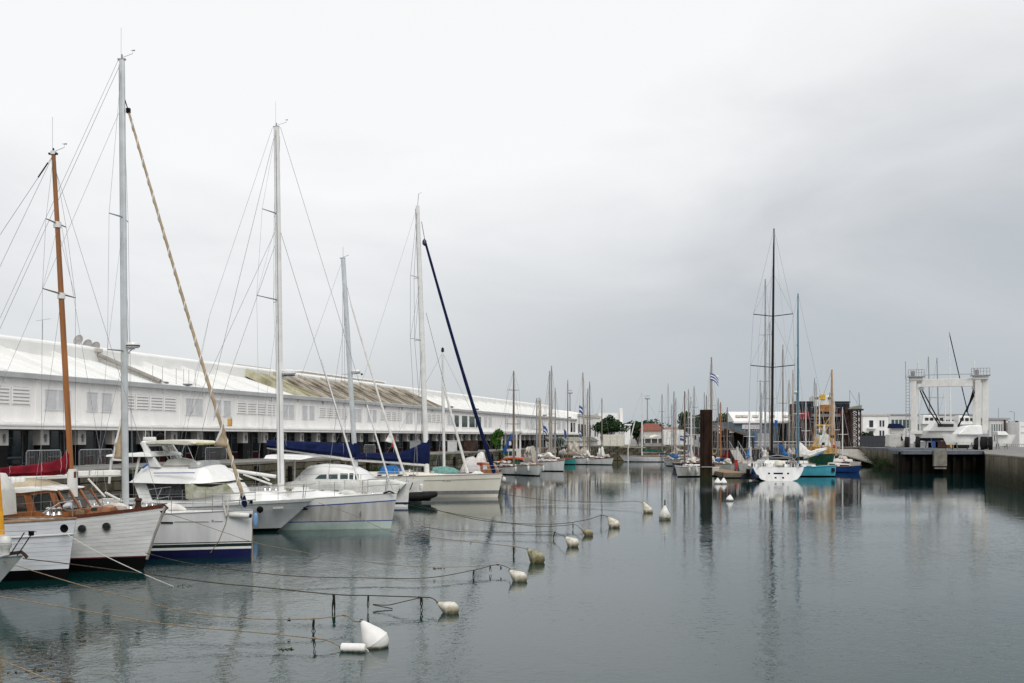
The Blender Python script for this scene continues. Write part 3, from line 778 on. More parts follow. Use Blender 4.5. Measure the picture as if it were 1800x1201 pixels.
# shop bays
PW = 3.35; x0 = sx(64)
k0 = int((S0-x0)/PW)+1; k1 = int((S1-x0)/PW)
pm = gmn = fm_ = mm1 = lm = None
for k in range(k0, k1+1):
    x = x0+k*PW
    if pm is None:
        a = MB().box(-.38, .38, -.62, -.05, 1.32, 2.24).build('pillar_head', pillarwhite, wh, bevel=.015)
        b = MB().box(-.34, .34, -.58, -.09, 0, 1.32).build('pillar_base', blacktile, wh, bevel=.015)
        c = MB().box(.05, 1.38, .99, 1.01, .62, 2.2).build('shop_pane', shopglass, wh)
        d = MB(); d.box(-.04, .05, .93, 1.05, 0, 2.2); d.box(1.38, 1.46, .93, 1.05, 0, 2.2); d.box(.05, 1.38, .95, 1.03, .52, .62); d.box(.05, 1.38, .95, 1.03, 1.72, 1.76); d = d.build('shop_frame', shopframe, wh)
        e = MB().box(.05, 1.38, .96, 1.02, 0, .52).build('stall_panel', maroon, wh)
        q = MB(); q.box(-.10, .10, -.72, -.62, 1.78, 1.84); q.tube([(-.0, -.70, 1.52), (0, -.70, 1.98)], .06, 8); f = q.build('wall_lamp', shopframe, wh)
        pm, pb, gmn, fm_, mm1, lm = a.data, b.data, c.data, d.data, e.data, f.data
        for o in (a, b, f): o.location = (x, 0, 0)
        for o in (c, d, e): o.location = (x+.42, 0, 0)
    else:
        inst(pm, 'pillar_head', wh, (x, 0, 0)); inst(pb, 'pillar_base', wh, (x, 0, 0)); inst(lm, 'wall_lamp', wh, (x, 0, 0))
        inst(gmn, 'shop_pane', wh, (x+.42, 0, 0)); inst(fm_, 'shop_frame', wh, (x+.42, 0, 0)); inst(mm1, 'stall_panel', wh, (x+.42, 0, 0))
    inst(gmn, 'shop_pane', wh, (x+1.84, rnd.uniform(-.02, .02), 0)); inst(fm_, 'shop_frame', wh, (x+1.84, 0, 0))
    if rnd.random() < .6: inst(mm1, 'stall_panel', wh, (x+1.84, 0, 0))
    else: inst(gmn, 'shop_pane', wh, (x+1.84, 0, 0), scale=(1, 1, .33))
# end gable block
SG0, SG1 = S1+.02, s_of(1052, -44.5)
gb = thing('gable_building', 'white building with shallow gable closing the far end of the warehouse', 'building', (wh.location.x, wh.location.y, QZ), math.atan2(DY, DX))
mb = MB(); mb.prism([(0, 0), (14, 0), (14, 6.6), (7, 7.9), (0, 6.6)], SG0, SG1)
mb2 = MB(); mb2.v = [(p[1], p[0]-.4, p[2]) for p in mb.v]; mb2.f = mb.f; mb2.m = mb.m; mb2.sm = mb.sm
mb2.build('wall', wallwhite, gb)
MB().box(SG0-.2, SG1+.2, -.6, -.4, 6.2, 6.75).build('parapet', cladding, gb)
for a, b in ((1013, 1016), (1018, 1021), (1024, 1026), (1032, 1035), (1042, 1044), (1046, 1048)):
    f = MB().box(sx(a), sx(b), -.46, -.4, 2.0, 4.6).build('window', shopframe, gb); MB().box(sx(a)+.2, sx(b)-.2, -.47, -.461, 2.1, 4.5).build('pane', glass, f)
# roof hut, dishes, aerial
hut = thing('roof_hut', 'beige flat-topped plant room on the warehouse roof behind the mossy bays', 'plant room', (wh.location.x, wh.location.y, QZ), math.atan2(DY, DX))
ha, hb = s_of(528, -54), s_of(676, -54)
MB().box(ha, hb, 9.5, 15, 8.0, 9.25).build('wall', cladding, hut); MB().box(ha-.2, hb+.2, 9.3, 15.2, 9.25, 9.4).build('roof', wallwhite, hut)
x = ha+.1
k = MB().box(0, 1.15, 9.44, 9.5, 8.0, 9.2).build('panel', cladding, hut, bevel=.01); k.location.x = x; x += 1.2
while x < hb-1: inst(k.data, 'panel', hut, (x, 0, 0)); x += 1.2
h2 = thing('roof_plant', 'small grey air plant on the warehouse ridge behind the second mast', 'roof plant', (wh.location.x, wh.location.y, QZ), math.atan2(DY, DX))
ha, hb = s_of(425, -52), s_of(484, -52)
MB().box(ha, hb, 8, 10.5, 8.3, 8.95).build('plant_box', cladding, h2, bevel=.03)
x = ha+.2
while x < hb-.5: MB().box(x, x+.8, 7.9, 8, 8.4, 8.85).build('fan_grille', wallgrey, h2, bevel=.02); x += 1.1
for i, (px, py) in enumerate(((139, 599), (155, 607), (169, 611))):
    q = P(px, py, 76.5); lab = ('leftmost mesh satellite dish on the warehouse ridge', 'middle mesh satellite dish on the warehouse ridge', 'rightmost mesh satellite dish on the warehouse ridge')[i]
    t = thing('satellite_dish', lab, 'satellite dish', (q.x, q.y, 11.0), -.3, 'satellite dishes on the warehouse roof'); dz = q.z-11.0
    M = Matrix.Translation((0, 0, dz)) @ Matrix.Rotation(math.radians(72), 4, 'X')
    MB().lathe([(.30, .03), (.36, .06), (.42, .11), (.43, .11), (.38, .06), (.02, 0), (0, 0)], 20, M).build('reflector', mat('dish_mesh', (.40, .38, .37), .7), t)
    mb = MB(); mb.tube([(0, .1, -.2), (0, .1, dz)], .03, 6); mb.build('post', aludark, t)
    mb = MB(); mb.tube([(0, 0, dz), (0, -.4, dz+.1)], .015, 5); mb.box(-.04, .04, -.44, -.36, dz+.06, dz+.14); mb.build('feed_arm', aludark, t)
q = P(75, 600, 74); t = thing('television_aerial', 'thin television aerial on a pole above the warehouse roof', 'aerial', (q.x, q.y, 11.0))
zt = P(75, 563, 74).z-11
mb = MB(); mb.tube([(0, 0, -.2), (0, 0, zt)], .02, 5); mb.build('pole', aludark, t)
mb = MB(); mb.tube([(-.45, 0, zt-.05), (.55, .1, zt+.12)], .012, 5)
for k in range(6): mb.tube([(-.4+k*.17, -.18, zt-.04+k*.03), (-.4+k*.17, .2, zt-.04+k*.03)], .008, 4)
mb.build('antenna', aludark, t)
q = P(404, 742, 72); 
t = thing('chimney_post', 'short beige post standing on the warehouse canopy edge', 'post', tuple(off_pt(-43.9, s_of(404, -43.9)))+(QZ+2.66,))
MB().box(-.16, .16, -.16, .16, 0, .62).build('post', ochrep, t, bevel=.02); MB().box(-.12, .12, -.12, .12, .62, .78).build('cap', cladding, t)
# crowd barriers and shop clutter on the quay
def barrier(px, s_len, label):
    s_ = s_of(px, -38.5); q = off_pt(-38.5, s_); t = thing('crowd_barrier', label, 'barrier', (q.x, q.y, QZ), math.atan2(DY, DX), 'crowd barriers on the quay')
    mb = MB(); mb.tube([(0, 0, 0), (0, 0, 1.0), (.1, 0, 1.1), (s_len-.1, 0, 1.1), (s_len, 0, 1.0), (s_len, 0, 0)], .022, 6); mb.tube([(0, 0, .2), (s_len, 0, .2)], .018, 6); mb.build('frame', steel, t)
    mb = MB(); x = .12
    while x < s_len-.05: mb.tube([(x, 0, .2), (x, 0, 1.1)], .008, 4); x += .12
    mb.build('bars', steel, t)
    for x in (.2, s_len-.2): MB().box(x-.03, x+.03, -.3, .3, 0, .03).build('foot', steel, t)
barrier(139, 2.9, 'grey crowd barrier on the quay between the wooden mast and the beige sail')
barrier(46, 2.6, 'grey crowd barrier on the quay above the red sail cover')
barrier(361, 2.7, 'grey crowd barrier on the quay left of the beige sail flap')
barrier(640, 2.6, 'grey crowd barrier on the quay above the navy sail covers')
def quay_box(px, w, d, h, m, name, label, cat, off=-39.5):
    q = off_pt(off, s_of(px, off)); t = thing(name, label, cat, (q.x, q.y, QZ), math.atan2(DY, DX)); return t
t = quay_box(692, 1, 1, 1, None, 'cafe_umbrella', 'folded red cafe umbrella beside the shop pillars on the quay', 'umbrella')
mb = MB(); mb.tube([(0,0,0), (0,0,1.9)], .03, 6); mb.build('pole', steel, t)
mb = MB(); mb.lathe([(.05, .75), (.22, .8), (.16, 1.3), (.05, 1.85), (0, 1.9)], 10); mb.build('canopy', redpaint, t)
MB().lathe([(0, 0), (.3, 0), (.3, .06), (0, .08)], 12).build('base', concrete, t)
for px, lab, mm_ in ((730, 'grey steel service cabinet on the quay left of the tall white mast', aludark), (795, 'pale grey service cabinet on the quay behind the white forestay', wallgrey), (828, 'reddish skip-sized container on the quay behind the navy forestay', rust)):
    t = quay_box(px, 1, 1, 1, None, 'cabinet', lab, 'cabinet')
    w = 1.2 if px != 828 else 3.4
    MB().box(-w/2, w/2, -.4, .4, .08, 1.35).build('body', mm_, t, bevel=.03); MB().box(-w/2-.03, w/2+.03, -.43, .43, 1.35, 1.42).build('lid', mm_, t); MB().box(-w/2, w/2, -.35, .35, 0, .08).build('plinth', concrete, t)
# bush, yellow sign, quay-edge greenery
tq = off_pt(-36.6, s_of(872, -36.6)); 
t = tree('bush', 'bright green bush growing at the quay edge behind the navy forestay', 'bush', 872, 800, tq.y, 2.3, 3.4, leafb, 9, 200, .12, .06, seed=4)
t = thing('yellow_sign', 'small yellow sign above the bright green bush', 'sign', (*off_pt(-40, s_of(877, -40)), QZ), math.atan2(DY, DX)); MB().box(-1.0, 1.0, -.05, 0, 1.55, 2.15).build('board', yellowp, t, bevel=.01)
mb = MB(); mb.tube([(0, .03, 0), (0, .03, 2.1)], .04, 6); mb.build('post', aludark, t)
tree('bush', 'dark low bush at the quay edge by the lowered grey sails', 'bush', 984, 800, off_pt(-40.2, s_of(984, -40.2)).y, 5.2, 3.0, leafd, 8, 160, .16, 0, seed=5)
r = random.Random(11); mb = MB()
for k in range(70):
    s_ = r.uniform(45, 127); q = off_pt(-35.2, s_); foliage(mb, q.x, q.y, r.uniform(.9, 2.6), r.uniform(.3, .9), r.uniform(.3, .9), r.uniform(.15, .5), 70, .06, r, .1)
mb.build('ivy', leafm, fixn=False); tag(C.objects['ivy'], 'green weeds growing in patches down the left quay wall', 'weeds', kind='stuff')
# ================================================================== FAR END
lw = thing('low_building', 'long low grey-roofed white shed on the quay beyond the warehouse', 'shed', (*off_pt(-42.3, s_of(968, -42.3)), QZ), math.atan2(DY, DX))
Lw = s_of(1050, -42.3)-s_of(968, -42.3)
MB().box(0, Lw, 0, .9, 0, 1.05).build('wall', wallwhite, lw)
mb = MB(); mb.add([(0, -.3, 1.05), (Lw, -.3, 1.05), (Lw, 1.0, 1.9), (0, 1.0, 1.9), (0, -.3, .95), (Lw, -.3, .95), (Lw, 1.0, 1.7), (0, 1.0, 1.7)], [(0,1,2,3), (4,5,6,7), (0,1,5,4), (3,2,6,7), (0,3,7,4), (1,2,6,5)]); mb.build('roof', mat('grey_roof', (.30, .30, .25), .8), lw)
def far_box(name, label, cat, px0, px1, py_top, Y, depth, m, zb=QZ, roofm=None, **k):
    a = P(px0, py_top, Y); b = P(px1, py_top, Y); t = thing(name, label, cat, (a.x, Y, zb)); w = b.x-a.x; h = a.z-zb
    MB().box(0, w, 0, depth, 0, h).build('wall', m, t)
    if roofm: MB().box(-.3, w+.3, -.3, depth+.3, h, h+.35).build('roof', roofm, t)
    return t, w, h
def wins(t, w, rows, m, name='window', y=-.06):
    for (fx0, fx1, z0, z1, cnt) in rows:
        step = (fx1-fx0)/cnt
        for k in range(cnt):
            a = (fx0+step*k)*w+.08; b = (fx0+step*(k+1))*w-.08
            f = MB().box(a, b, y, -.002, z0, z1).build(name, wallgrey, t); MB().box(a+.07, b-.07, y-.02, y-.002, z0+.07, z1-.07).build('pane', m, f)
hw = thing('boundary_wall', 'cream panelled wall on the far quay corner under the dark tree', 'wall', (P(1060, 770, 206).x, 206, QZ))
w_ = P(1097, 770, 206).x-hw.location.x
k = 0
MB().box(0, w_, .1, .3, 0, 2.2).build('wall_core', cladding, hw)
for k in range(3): MB().box(w_/3*k+.03, w_/3*(k+1)-.03, 0, .1, 0, 2.35).build('panel', mat('cream_panel', (.66, .63, .55), .8), hw, bevel=.02)
t, w, h = far_box('modern_building', 'modern white building with a dark strip of windows and grey balconies beyond the warehouse', 'building', 1052, 1095, 726, 260, 14, wallwhite)
wins(t, w, [(.1, .66, h*.60, h*.82, 5)], glass); 
for z in (.2, .36, .5): MB().box(w*.03, w*.68, -1.0, -.08, h*z, h*z+.5).build('balcony', steelblue, t)
MB().box(w*.86, w*.98, -.8, 0, 0, h+1.2).build('tower', wallwhite, t)
for px, Y, hh, lab in ((1002, 330, 691, 'tall floodlight mast above the end of the warehouse'), (1138, 330, 701, 'tall floodlight mast left of the red roof')):
    q = P(px, hh, Y); t = thing('floodlight_mast', lab, 'light mast', (q.x, Y, QZ), 0, 'floodlight masts on the skyline'); z = q.z-QZ
    mb = MB(); mb.tube([(0,0,0), (0,0,z)], [.26, .16], 8); mb.build('pole', aludark, t)
    mb = MB(); mb.box(-.8, .8, -.3, .3, z-.2, z+.08); mb.box(-.7, .7, -.3, .3, z+.8, z+.95); mb.build('platform', aludark, t)
    for k in range(4): MB().box(-.8+k*.42, -.5+k*.42, -.5, -.3, z+.1, z+.5).build('lamp', wallgrey, t)
tree('conifer', 'dark spreading evergreen above the cream boundary wall', 'tree', 1074, 770, 215, 8.5, 3.4, leafd, 11, 190, .26, .15, seed=6)
tree('conifer', 'small rounded evergreen rising behind the cream boundary wall', 'tree', 1068, 768, 222, 5.5, 4.6, leafd, 9, 190, .26, .15, seed=7)
t, w, h = far_box('sail_roof_kiosk', 'small white kiosk with a tilted roof right of the dark evergreen', 'kiosk', 1098, 1108, 748, 255, 8, wallwhite, roofm=wallwhite)
for i, (px, Y, w_, h_, py) in enumerate(((1101, 300, 6, 4.2, 772), (1118, 300, 9, 5.0, 772), (1127, 330, 8, 5.6, 772), (1143, 420, 10, 8.0, 772), (1152, 430, 8, 6.2, 772), (1212, 300, 8, 7.4, 772), (1222, 300, 10, 8.2, 772), (1276, 300, 9, 7.4, 772), (1284, 290, 8, 7.2, 772), (1262, 300, 8, 5, 772), (1398, 330, 7, 8, 772))):
    labs = ['dark hedge-like tree behind the white kiosk', 'broad dark tree right of the white kiosk', 'tall dark tree behind the terrace awning', 'round tree top above the red roof', 'smaller tree top right of the red roof tree', 'dense tree left of the rusty pile', 'tallest dense tree just left of the rusty pile', 'green tree right of the rusty pile, beside the blue-grey building', 'green tree against the white roof edge of the blue-grey building', 'low green tree behind the shed roof', 'small tree peeking over the blue-grey building roof']
    tree('tree', labs[i], 'tree', px, py, Y, w_, h_, leafd if i % 2 else leafm, 9, 150, .45, .3, seed=20+i)
# hedge line and town on the horizon
r = random.Random(5); mb = MB()
for k in range(240):
    x = r.uniform(-60, 520); foliage(mb, x, r.uniform(480, 520), QZ+r.uniform(1, 5), r.uniform(4, 9), 5, r.uniform(2, 4), 45, 1.0, r, .1)
mb.build('distant_trees', leafd, fixn=False); tag(C.objects['distant_trees'], 'low dark line of far trees along the horizon', 'trees', kind='stuff')
t, w, h = far_box('red_roof_house', 'low house with a red roof behind the terrace awning', 'house', 1131, 1166, 757, 290, 10, cladding)
mb = MB(); mb.add([(-.5, -.5, h), (w+.5, -.5, h), (w-1, 5, h+2.1), (1, 5, h+2.1), (-.5, 10.5, h), (w+.5, 10.5, h)], [(0,1,2,3), (3,2,5,4), (0,3,4), (1,5,2), (0,4,5,1)]); mb.build('roof', tilered, t)
t, w, h = far_box('long_house', 'long pale house with reddish roof right of the white van', 'house', 1168, 1232, 760, 310, 10, cladding)
mb = MB(); mb.add([(-.5, -.5, h), (w+.5, -.5, h), (w-1, 5, h+1.6), (1, 5, h+1.6), (-.5, 10.5, h), (w+.5, 10.5, h)], [(0,1,2,3), (3,2,5,4), (0,3,4), (1,5,2), (0,4,5,1)]); mb.build('roof', mat('far_roof', (.33, .2, .16), .8), t)
# terrace pavilion with scalloped white awning
q = P(1133, 787, 222); t = thing('terrace_pavilion', 'open terrace pavilion with white scalloped awning beside the white van', 'pavilion', (q.x, 222, QZ)); w = P(1168, 787, 222).x-q.x
MB().box(0, w, 0, 6, 0, .55).build('base_wall', concrete, t); MB().box(.2, w-.2, 1.2, 5.5, .55, 1.5).build('interior', shopframe, t)
for k in range(4): MB().box(w/3*k-.07, w/3*k+.07, -.07, .07, .5, 1.75).build('post', wallwhite, t)
mb = MB(); ns = 24
rows = [[(w*i/ns, y, 1.75+.45*abs(math.cos(math.pi*1.5*i/ns))+.12*y*.3) for i in range(ns+1)] for y in (-.4, 2, 5)]
mb.rings(rows, False, 0, True, closed=False); mb.rings([[(p[0], p[1], p[2]-.12) for p in rows[0]], rows[0]], False, 0, True, closed=False); mb.build('awning', brightcanvas, t)
# white van
def van(px0, px1, py0, py1, Y, label, right=True):
    a = P(px0, py1, Y); b = P(px1, py0, Y); L = b.x-a.x; h = b.z-a.z; t = thing('white_van', label, 'van', (a.x, Y, QZ)); wd = 2.0
    pr = [(0, .35), (0, h*.95), (.15, h), (L*.62, h), (L*.72, h*.93), (L*.86, h*.58), (L*.98, h*.48), (L, .4), (L*.98, .3), (.1, .3)]
    mb = MB(); mb.prism(pr, 0, wd, inset=.08); mb.build('body', white2, t, bevel=.04)
    mb = MB(); mb.prism([(L*.70, h*.55), (L*.70, h*.85), (L*.745, h*.85), (L*.84, h*.57)], -.02, .0); mb.build('side_window', glass, t)
    mb = MB(); mb.add([(L*.76, .15, h*.87), (L*.76, wd-.15, h*.87), (L*.875, wd-.1, h*.60), (L*.875, .1, h*.60)], [(0,1,2,3)]); mb.build('windscreen', glass, t)
    for x in (L*.16, L*.83):
        for y in (.02, wd-.24):
            M = Matrix.Translation((x, y, .36)) @ Matrix.Rotation(-math.pi/2, 4, 'X')
            w_ = MB().lathe([(0, 0), (.26, 0), (.36, .04), (.36, .18), (.26, .22), (0, .22)], 18, M).build('wheel', tyre, t)
            MB().lathe([(0, -.012), (.17, -.012), (.2, 0)], 12, M).build('rim', aludark, w_)
    MB().box(L-.02, L+.04, .2, .5, .6, .8).build('headlight', steel, t); MB().box(L-.06, L+.05, 0, wd, .3, .5).build('bumper', darkrub, t)
    mb = MB(); mb.box(L*.35, L*.352, -.006, 0, .4, h*.9); mb.build('door_seam', aludark, t)
    return t
van(1167, 1220, 757, 786, 205, 'white delivery van parked on the far quay left of the rusty pile')
def person(px, Y, label, m1, m2, hgt=1.72, zb=QZ, yaw=0):
    q = P(px, 787, Y); t = thing('person', label, 'person', (q.x, Y, zb), yaw)
    k = hgt/1.75
    J = {'pel': (0,0,.95,.15), 'ch': (0,0,1.32,.17), 'nk': (0,0,1.50,.07), 'hd': (0,0,1.64,.10), 'tp': (0,0,1.72,.07),
         'hl': (-.10,0,.88,.11), 'kl': (-.12,.04,.48,.07), 'al': (-.13,-.02,.08,.05), 'fl': (-.13,-.18,.03,.04), 'hr': (.10,0,.88,.11), 'kr': (.13,-.08,.48,.07), 'ar': (.13,.06,.08,.05), 'fr': (.13,-.10,.03,.04),
         'sl': (-.20,0,1.42,.075), 'el': (-.27,.03,1.12,.05), 'wl': (-.27,-.10,.88,.035), 'sr': (.20,0,1.42,.075), 'er': (.27,.03,1.12,.05), 'wr': (.26,-.10,.88,.035)}
    E = [('pel','ch'),('ch','nk'),('nk','hd'),('hd','tp'),('pel','hl'),('hl','kl'),('kl','al'),('al','fl'),('pel','hr'),('hr','kr'),('kr','ar'),('ar','fr'),('ch','sl'),('sl','el'),('el','wl'),('ch','sr'),('sr','er'),('er','wr')]
    ks = list(J); me = bpy.data.meshes.new('body'); me.from_pydata([tuple(c*k for c in J[a][:3]) for a in ks], [(ks.index(a), ks.index(b)) for a, b in E], [])
    o = bpy.data.objects.new('body', me); C.objects.link(o); o.parent = t
    md = o.modifiers.new('skin', 'SKIN'); o.modifiers.new('sub', 'SUBSURF').levels = 1
    for i, a in enumerate(ks): me.skin_vertices[0].data[i].radius = (J[a][3]*k, J[a][3]*k)
    me.skin_vertices[0].data[0].use_root = True
    me.materials.append(m1)
    MB().lathe([(0, 1.78*k), (.10*k, 1.72*k), (.108*k, 1.64*k), (.09*k, 1.62*k)], 12).build('hair', barkm, t)
    MB().lathe([(.0, 1.53*k), (.07*k, 1.54*k), (.098*k, 1.62*k), (.09*k, 1.70*k), (0, 1.71*k)], 12, Matrix.Translation((0, -.015, 0))).build('face', skinm, t)
    mb = MB(); mb.lathe([(.17*k, .80*k), (.18*k, 1.0*k), (.21*k, 1.3*k), (.19*k, 1.44*k), (.08*k, 1.5*k)], 12, Matrix.Diagonal((1, .7, 1, 1))); mb.build('jacket', m2, t)
person(1121, 204, 'person in olive jacket walking on the far quay beside the mast foot', clothd, cloths)
person(1128.5, 204.5, 'person in dark clothes on the far quay, right of the one in the olive jacket', clothd, clothd)
# people on the pontoon etc. are not visible
# blue-grey building
t, w, h = far_box('boatyard_building', 'blue-grey clad boatyard building with white roof and lettered sign', 'building', 1291, 1404, 741, 205, 22, bluecorr)
mb = MB(); mb.add([(-.2, -.6, h), (w+.2, -.6, h), (w+.2, 10, h+2.2), (.8, 10, h+2.2), (-.2, -.6, h-.35), (w+.2, -.6, h-.35), (w+.2, 10, h-.1), (.8, 10, h-.1)], [(0,1,2,3), (4,5,6,7), (0,1,5,4), (3,2,6,7), (0,3,7,4), (1,2,6,5)]); mb.build('roof', roofwhite, t)
for px, py in ((1301, 735), (1312, 728), (1331, 730), (1360, 728), (1384, 730)):
    q = P(px, py, 207); MB().box(q.x-t.location.x-.55, q.x-t.location.x+.55, 3.0, 3.9, h+.9, h+1.35).build('skylight', cladding, t, bevel=.03)
def tx(px): return P(px, 0, 205).x-t.location.x
def tz(py): return P(0, py, 205).z-QZ
for a, b in ((1305, 1316), (1319, 1330), (1332, 1338), (1342, 1350)):
    f = MB().box(tx(a), tx(b), -.06, 0, tz(745), tz(741.6)).build('window', wallgrey, t); MB().box(tx(a)+.06, tx(b)-.06, -.08, -.061, tz(745)+.05, tz(741.6)-.04).build('pane', glass, f)
for a, b in ((1308, 1316), (1319, 1323), (1326, 1330), (1332, 1337), (1342, 1350)):
    f = MB().box(tx(a), tx(b), -.06, 0, tz(758), tz(755.2)).build('window', wallgrey, t); MB().box(tx(a)+.06, tx(b)-.06, -.08, -.061, tz(758)+.05, tz(755.2)-.04).build('pane', glass, f)
sg = MB().box(tx(1304.5), tx(1339), -.16, -.04, tz(754), tz(746)).build('sign', paper, t)
# illegible two-line lettering in violet and pink, built as short strokes at the photograph's size
r = random.Random(2); x = tx(1307)
k = 0
while x < tx(1337.5):
    wl_ = r.choice((.16, .22, .22, .26)); hh = r.choice((.30, .30, .42)); m_ = purplep if (k % 3) else pinkp; z = tz(752.5)
    mb = MB(); mb.box(x, x+.06, -.18, -.161, z, z+hh); mb.box(x+.06, x+wl_, -.18, -.161, z+(.12 if k % 2 else 0), z+.07+(.12 if k % 2 else 0)); mb.box(x+wl_-.05, x+wl_, -.18, -.161, z+.19, z+.30)
    mb.build('letter', m_, sg); x += wl_+.11; k += 1
    if abs(x-tx(1321.5)) < .12: x += .3
MB().box(tx(1328), tx(1352), -2.5, -.1, 0, tz(762)).build('annexe', mat('annexe_grey', (.45, .46, .47), .7), t)
MB().box(tx(1324.5), tx(1327.5), -.9, -.1, 0, tz(761)).build('door', mat('door_blue', (.04, .18, .42), .5), t)
for a, b, c, d in ((1368, 1380, 786, 747), (1387, 1402, 786, 744)): MB().box(tx(a), tx(b), -.4, -.02, 0, tz(d)).build('bay_door', glass, t)
for a, b in ((1370, 1376), (1388, 1394)): MB().box(tx(a), tx(b), -.5, -.41, .2, 1.6).build('stacked_crate', rust, t)
# dark open shed on the spit
q = P(1263, 790, 158); sh = thing('boat_shed', 'dark open-fronted timber shed with sloping roof right of the rusty pile', 'shed', (q.x, 158, QZ))
def hx(px): return P(px, 0, 158).x-q.x
def hz(py): return P(0, py, 158).z-QZ
mb = MB(); mb.add([(hx(1259), -.8, hz(757)), (hx(1272), -.8, hz(750)), (hx(1323), -.8, hz(767)), (hx(1323), 7, hz(767)), (hx(1272), 7, hz(750)), (hx(1259), 7, hz(757))], [(0,1,4,5), (1,2,3,4)])
o = mb.build('roof', mat('shed_roof', (.16, .13, .11), .85), sh, fixn=False); md = o.modifiers.new('s', 'SOLIDIFY'); md.thickness = .3
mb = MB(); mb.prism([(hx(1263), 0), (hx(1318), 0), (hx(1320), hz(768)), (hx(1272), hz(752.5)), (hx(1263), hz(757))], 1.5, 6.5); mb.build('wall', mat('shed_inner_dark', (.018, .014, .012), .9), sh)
xx = hx(1263)
while xx < hx(1279):
    MB().box(xx, xx+.28, 1.38, 1.48, 0, hz(756)).build('plank', mat('shed_plank', (.05, .032, .026), .9, .3, 2), sh); xx += .31
for px in (1263, 1283, 1321): mb = MB(); mb.box(hx(px), hx(px)+.3, -.5, -.2, 0, hz(758 if px < 1300 else 768)); mb.build('post', mat('shed_post', (.06, .05, .05), .8), sh)
MB().box(hx(1281), hx(1289), -.6, -.5, hz(761), hz(756)).build('sign_board', wallgrey, sh)
# railing near the shed
rl = thing('quay_railing', 'white quay railing in front of the blue-grey building', 'railing', (P(1316, 780, 160).x, 160, QZ-.0)); L = P(1470, 780, 160).x-rl.location.x
MB().box(0, L, -.05, .05, .0, .02).build('foot_plate', aludark, rl)
x = 0
mb = MB(); mb.tube([(0,0,0), (0,0,1.1)], .05, 6); o = mb.build('post', mastwhite, rl)
while x < L: inst(o.data, 'post', rl, (x, 0, 0)); x += 1.9
mb = MB(); mb.tube([(0, 0, 1.1), (L, 0, 1.1)], .05, 6); mb.build('rail', mastwhite, rl); mb = MB(); mb.tube([(0, 0, .6), (L, 0, .6)], .04, 6); mb.build('rail', mastwhite, rl)
# pontoon with gangway
q = P(1263, 839, 116); pt = thing('pontoon', 'weathered wooden pontoon running from the rusty pile to the white yacht stern', 'pontoon', (q.x, 113, 0))
w = P(1312, 839, 113).x-q.x
k = 0; y = 0
o = MB().box(0, 1, 0, .42, .52, .60).build('plank', teak, pt); o.scale.x = w
while y < 36: y += .46; inst(o.data, 'plank', pt, (w*.10*y/10, y, 0), scale=(w*(1-.006*y), 1, 1))
mb = MB(); mb.add([(-.05, -.06, .1), (w+.05, -.06, .1), (w*1.16, 37, .1), (w*.36, 37, .1), (-.05, -.06, .515), (w+.05, -.06, .515), (w*1.16, 37, .515), (w*.36, 37, .515)], [(0,1,5,4), (1,2,6,5), (2,3,7,6), (3,0,4,7), (0,1,2,3), (4,5,6,7)])
mb.build('frame', mat('pontoon_edge', (.20, .17, .13), .85, .2, 3), pt)
for y in (.5, 9, 18): MB().box(.2, w-.2, y, y+4, -.3, .09).build('float', concrete, pt, bevel=.04)
t = thing('gangway', 'grey steel gangway sloping up from the pontoon to the quay by the shed', 'gangway', (P(1298, 800, 141).x, 141, .6)); 
mb = MB(); mb.add([(0, 0, 0), (1.3, 0, 0), (2.6, 12, 2.25), (1.3, 12, 2.25), (0, 0, -.15), (1.3, 0, -.15), (2.6, 12, 2.1), (1.3, 12, 2.1)], [(0,1,2,3), (4,5,6,7), (0,1,5,4), (1,2,6,5), (2,3,7,6), (3,0,4,7)]); mb.build('deck', mat('gangway_deck', (.42, .39, .35), .7), t)
for x in (0, 1.3):
    mb = MB(); mb.tube([(x, 0, 0), (x, 0, 1.1), (x+1.3, 12, 3.35), (x+1.3, 12, 2.25)], .035, 6)
    for y in (3, 6, 9): mb.tube([(x+1.3*y/12, y, 2.25*y/12), (x+1.3*y/12, y, 1.1+2.25*y/12)], .03, 5)
    mb.build('handrail', aludark, t)
for x in (-.2, 1.6): mb = MB(); mb.tube([(x, -.2, -1), (x, -.2, 2.6)], .16, 8); mb.build('guide_post', wallgrey, t)
t = thing('life_ring_post', 'red fire box standing on the pontoon', 'fire box', (P(1294, 815, 125).x, 125, .6)); MB().box(-.18, .18, -.15, .15, 0, 1.05).build('body', redpaint, t, bevel=.03); MB().box(-.2, .2, -.17, .17, 1.05, 1.15).build('cap', redpaint, t)
# rusty pile
q = G(1241, 841); t = thing('steel_pile', 'tall dark rusty box pile standing in the water in front of the moored boats', 'pile', (q.x, q.y, 0))
pw = 19/(72/4.5)/2; zt = P(1241, 722, q.y).z
mb = MB(); b = pw*.28
ring = lambda z: [(-pw, -pw+b, z), (-pw+b, -pw, z), (pw-b, -pw, z), (pw, -pw+b, z), (pw, pw-b, z), (pw-b, pw, z), (-pw+b, pw, z), (-pw, pw-b, z)]
mb.rings([ring(z) for z in (-1, 1, 3, 5, zt)], True, 0, False); mb.build('shaft', pilem, t)
mb = MB(); mb.box(-pw+.03, pw-.03, -pw-.05, -pw+.0, .0, zt+.02)
for x in (-pw*.5, pw*.5): mb.box(x-.05, x+.05, -pw-.12, -pw-.05, 0, zt-.1)
mb.build('flange', pilem, t)
mb = MB(); mb.rings([[(x*1.02, y*1.02, z) for x, y, _ in ring(0)] for z in (zt-.0, zt+.09)], True, 0, False); mb.build('cap', pilem, t)
MB().box(-pw-.04, pw+.04, -pw-.19, -pw-.125, 1.22, 1.33).build('collar_band', aludark, t)
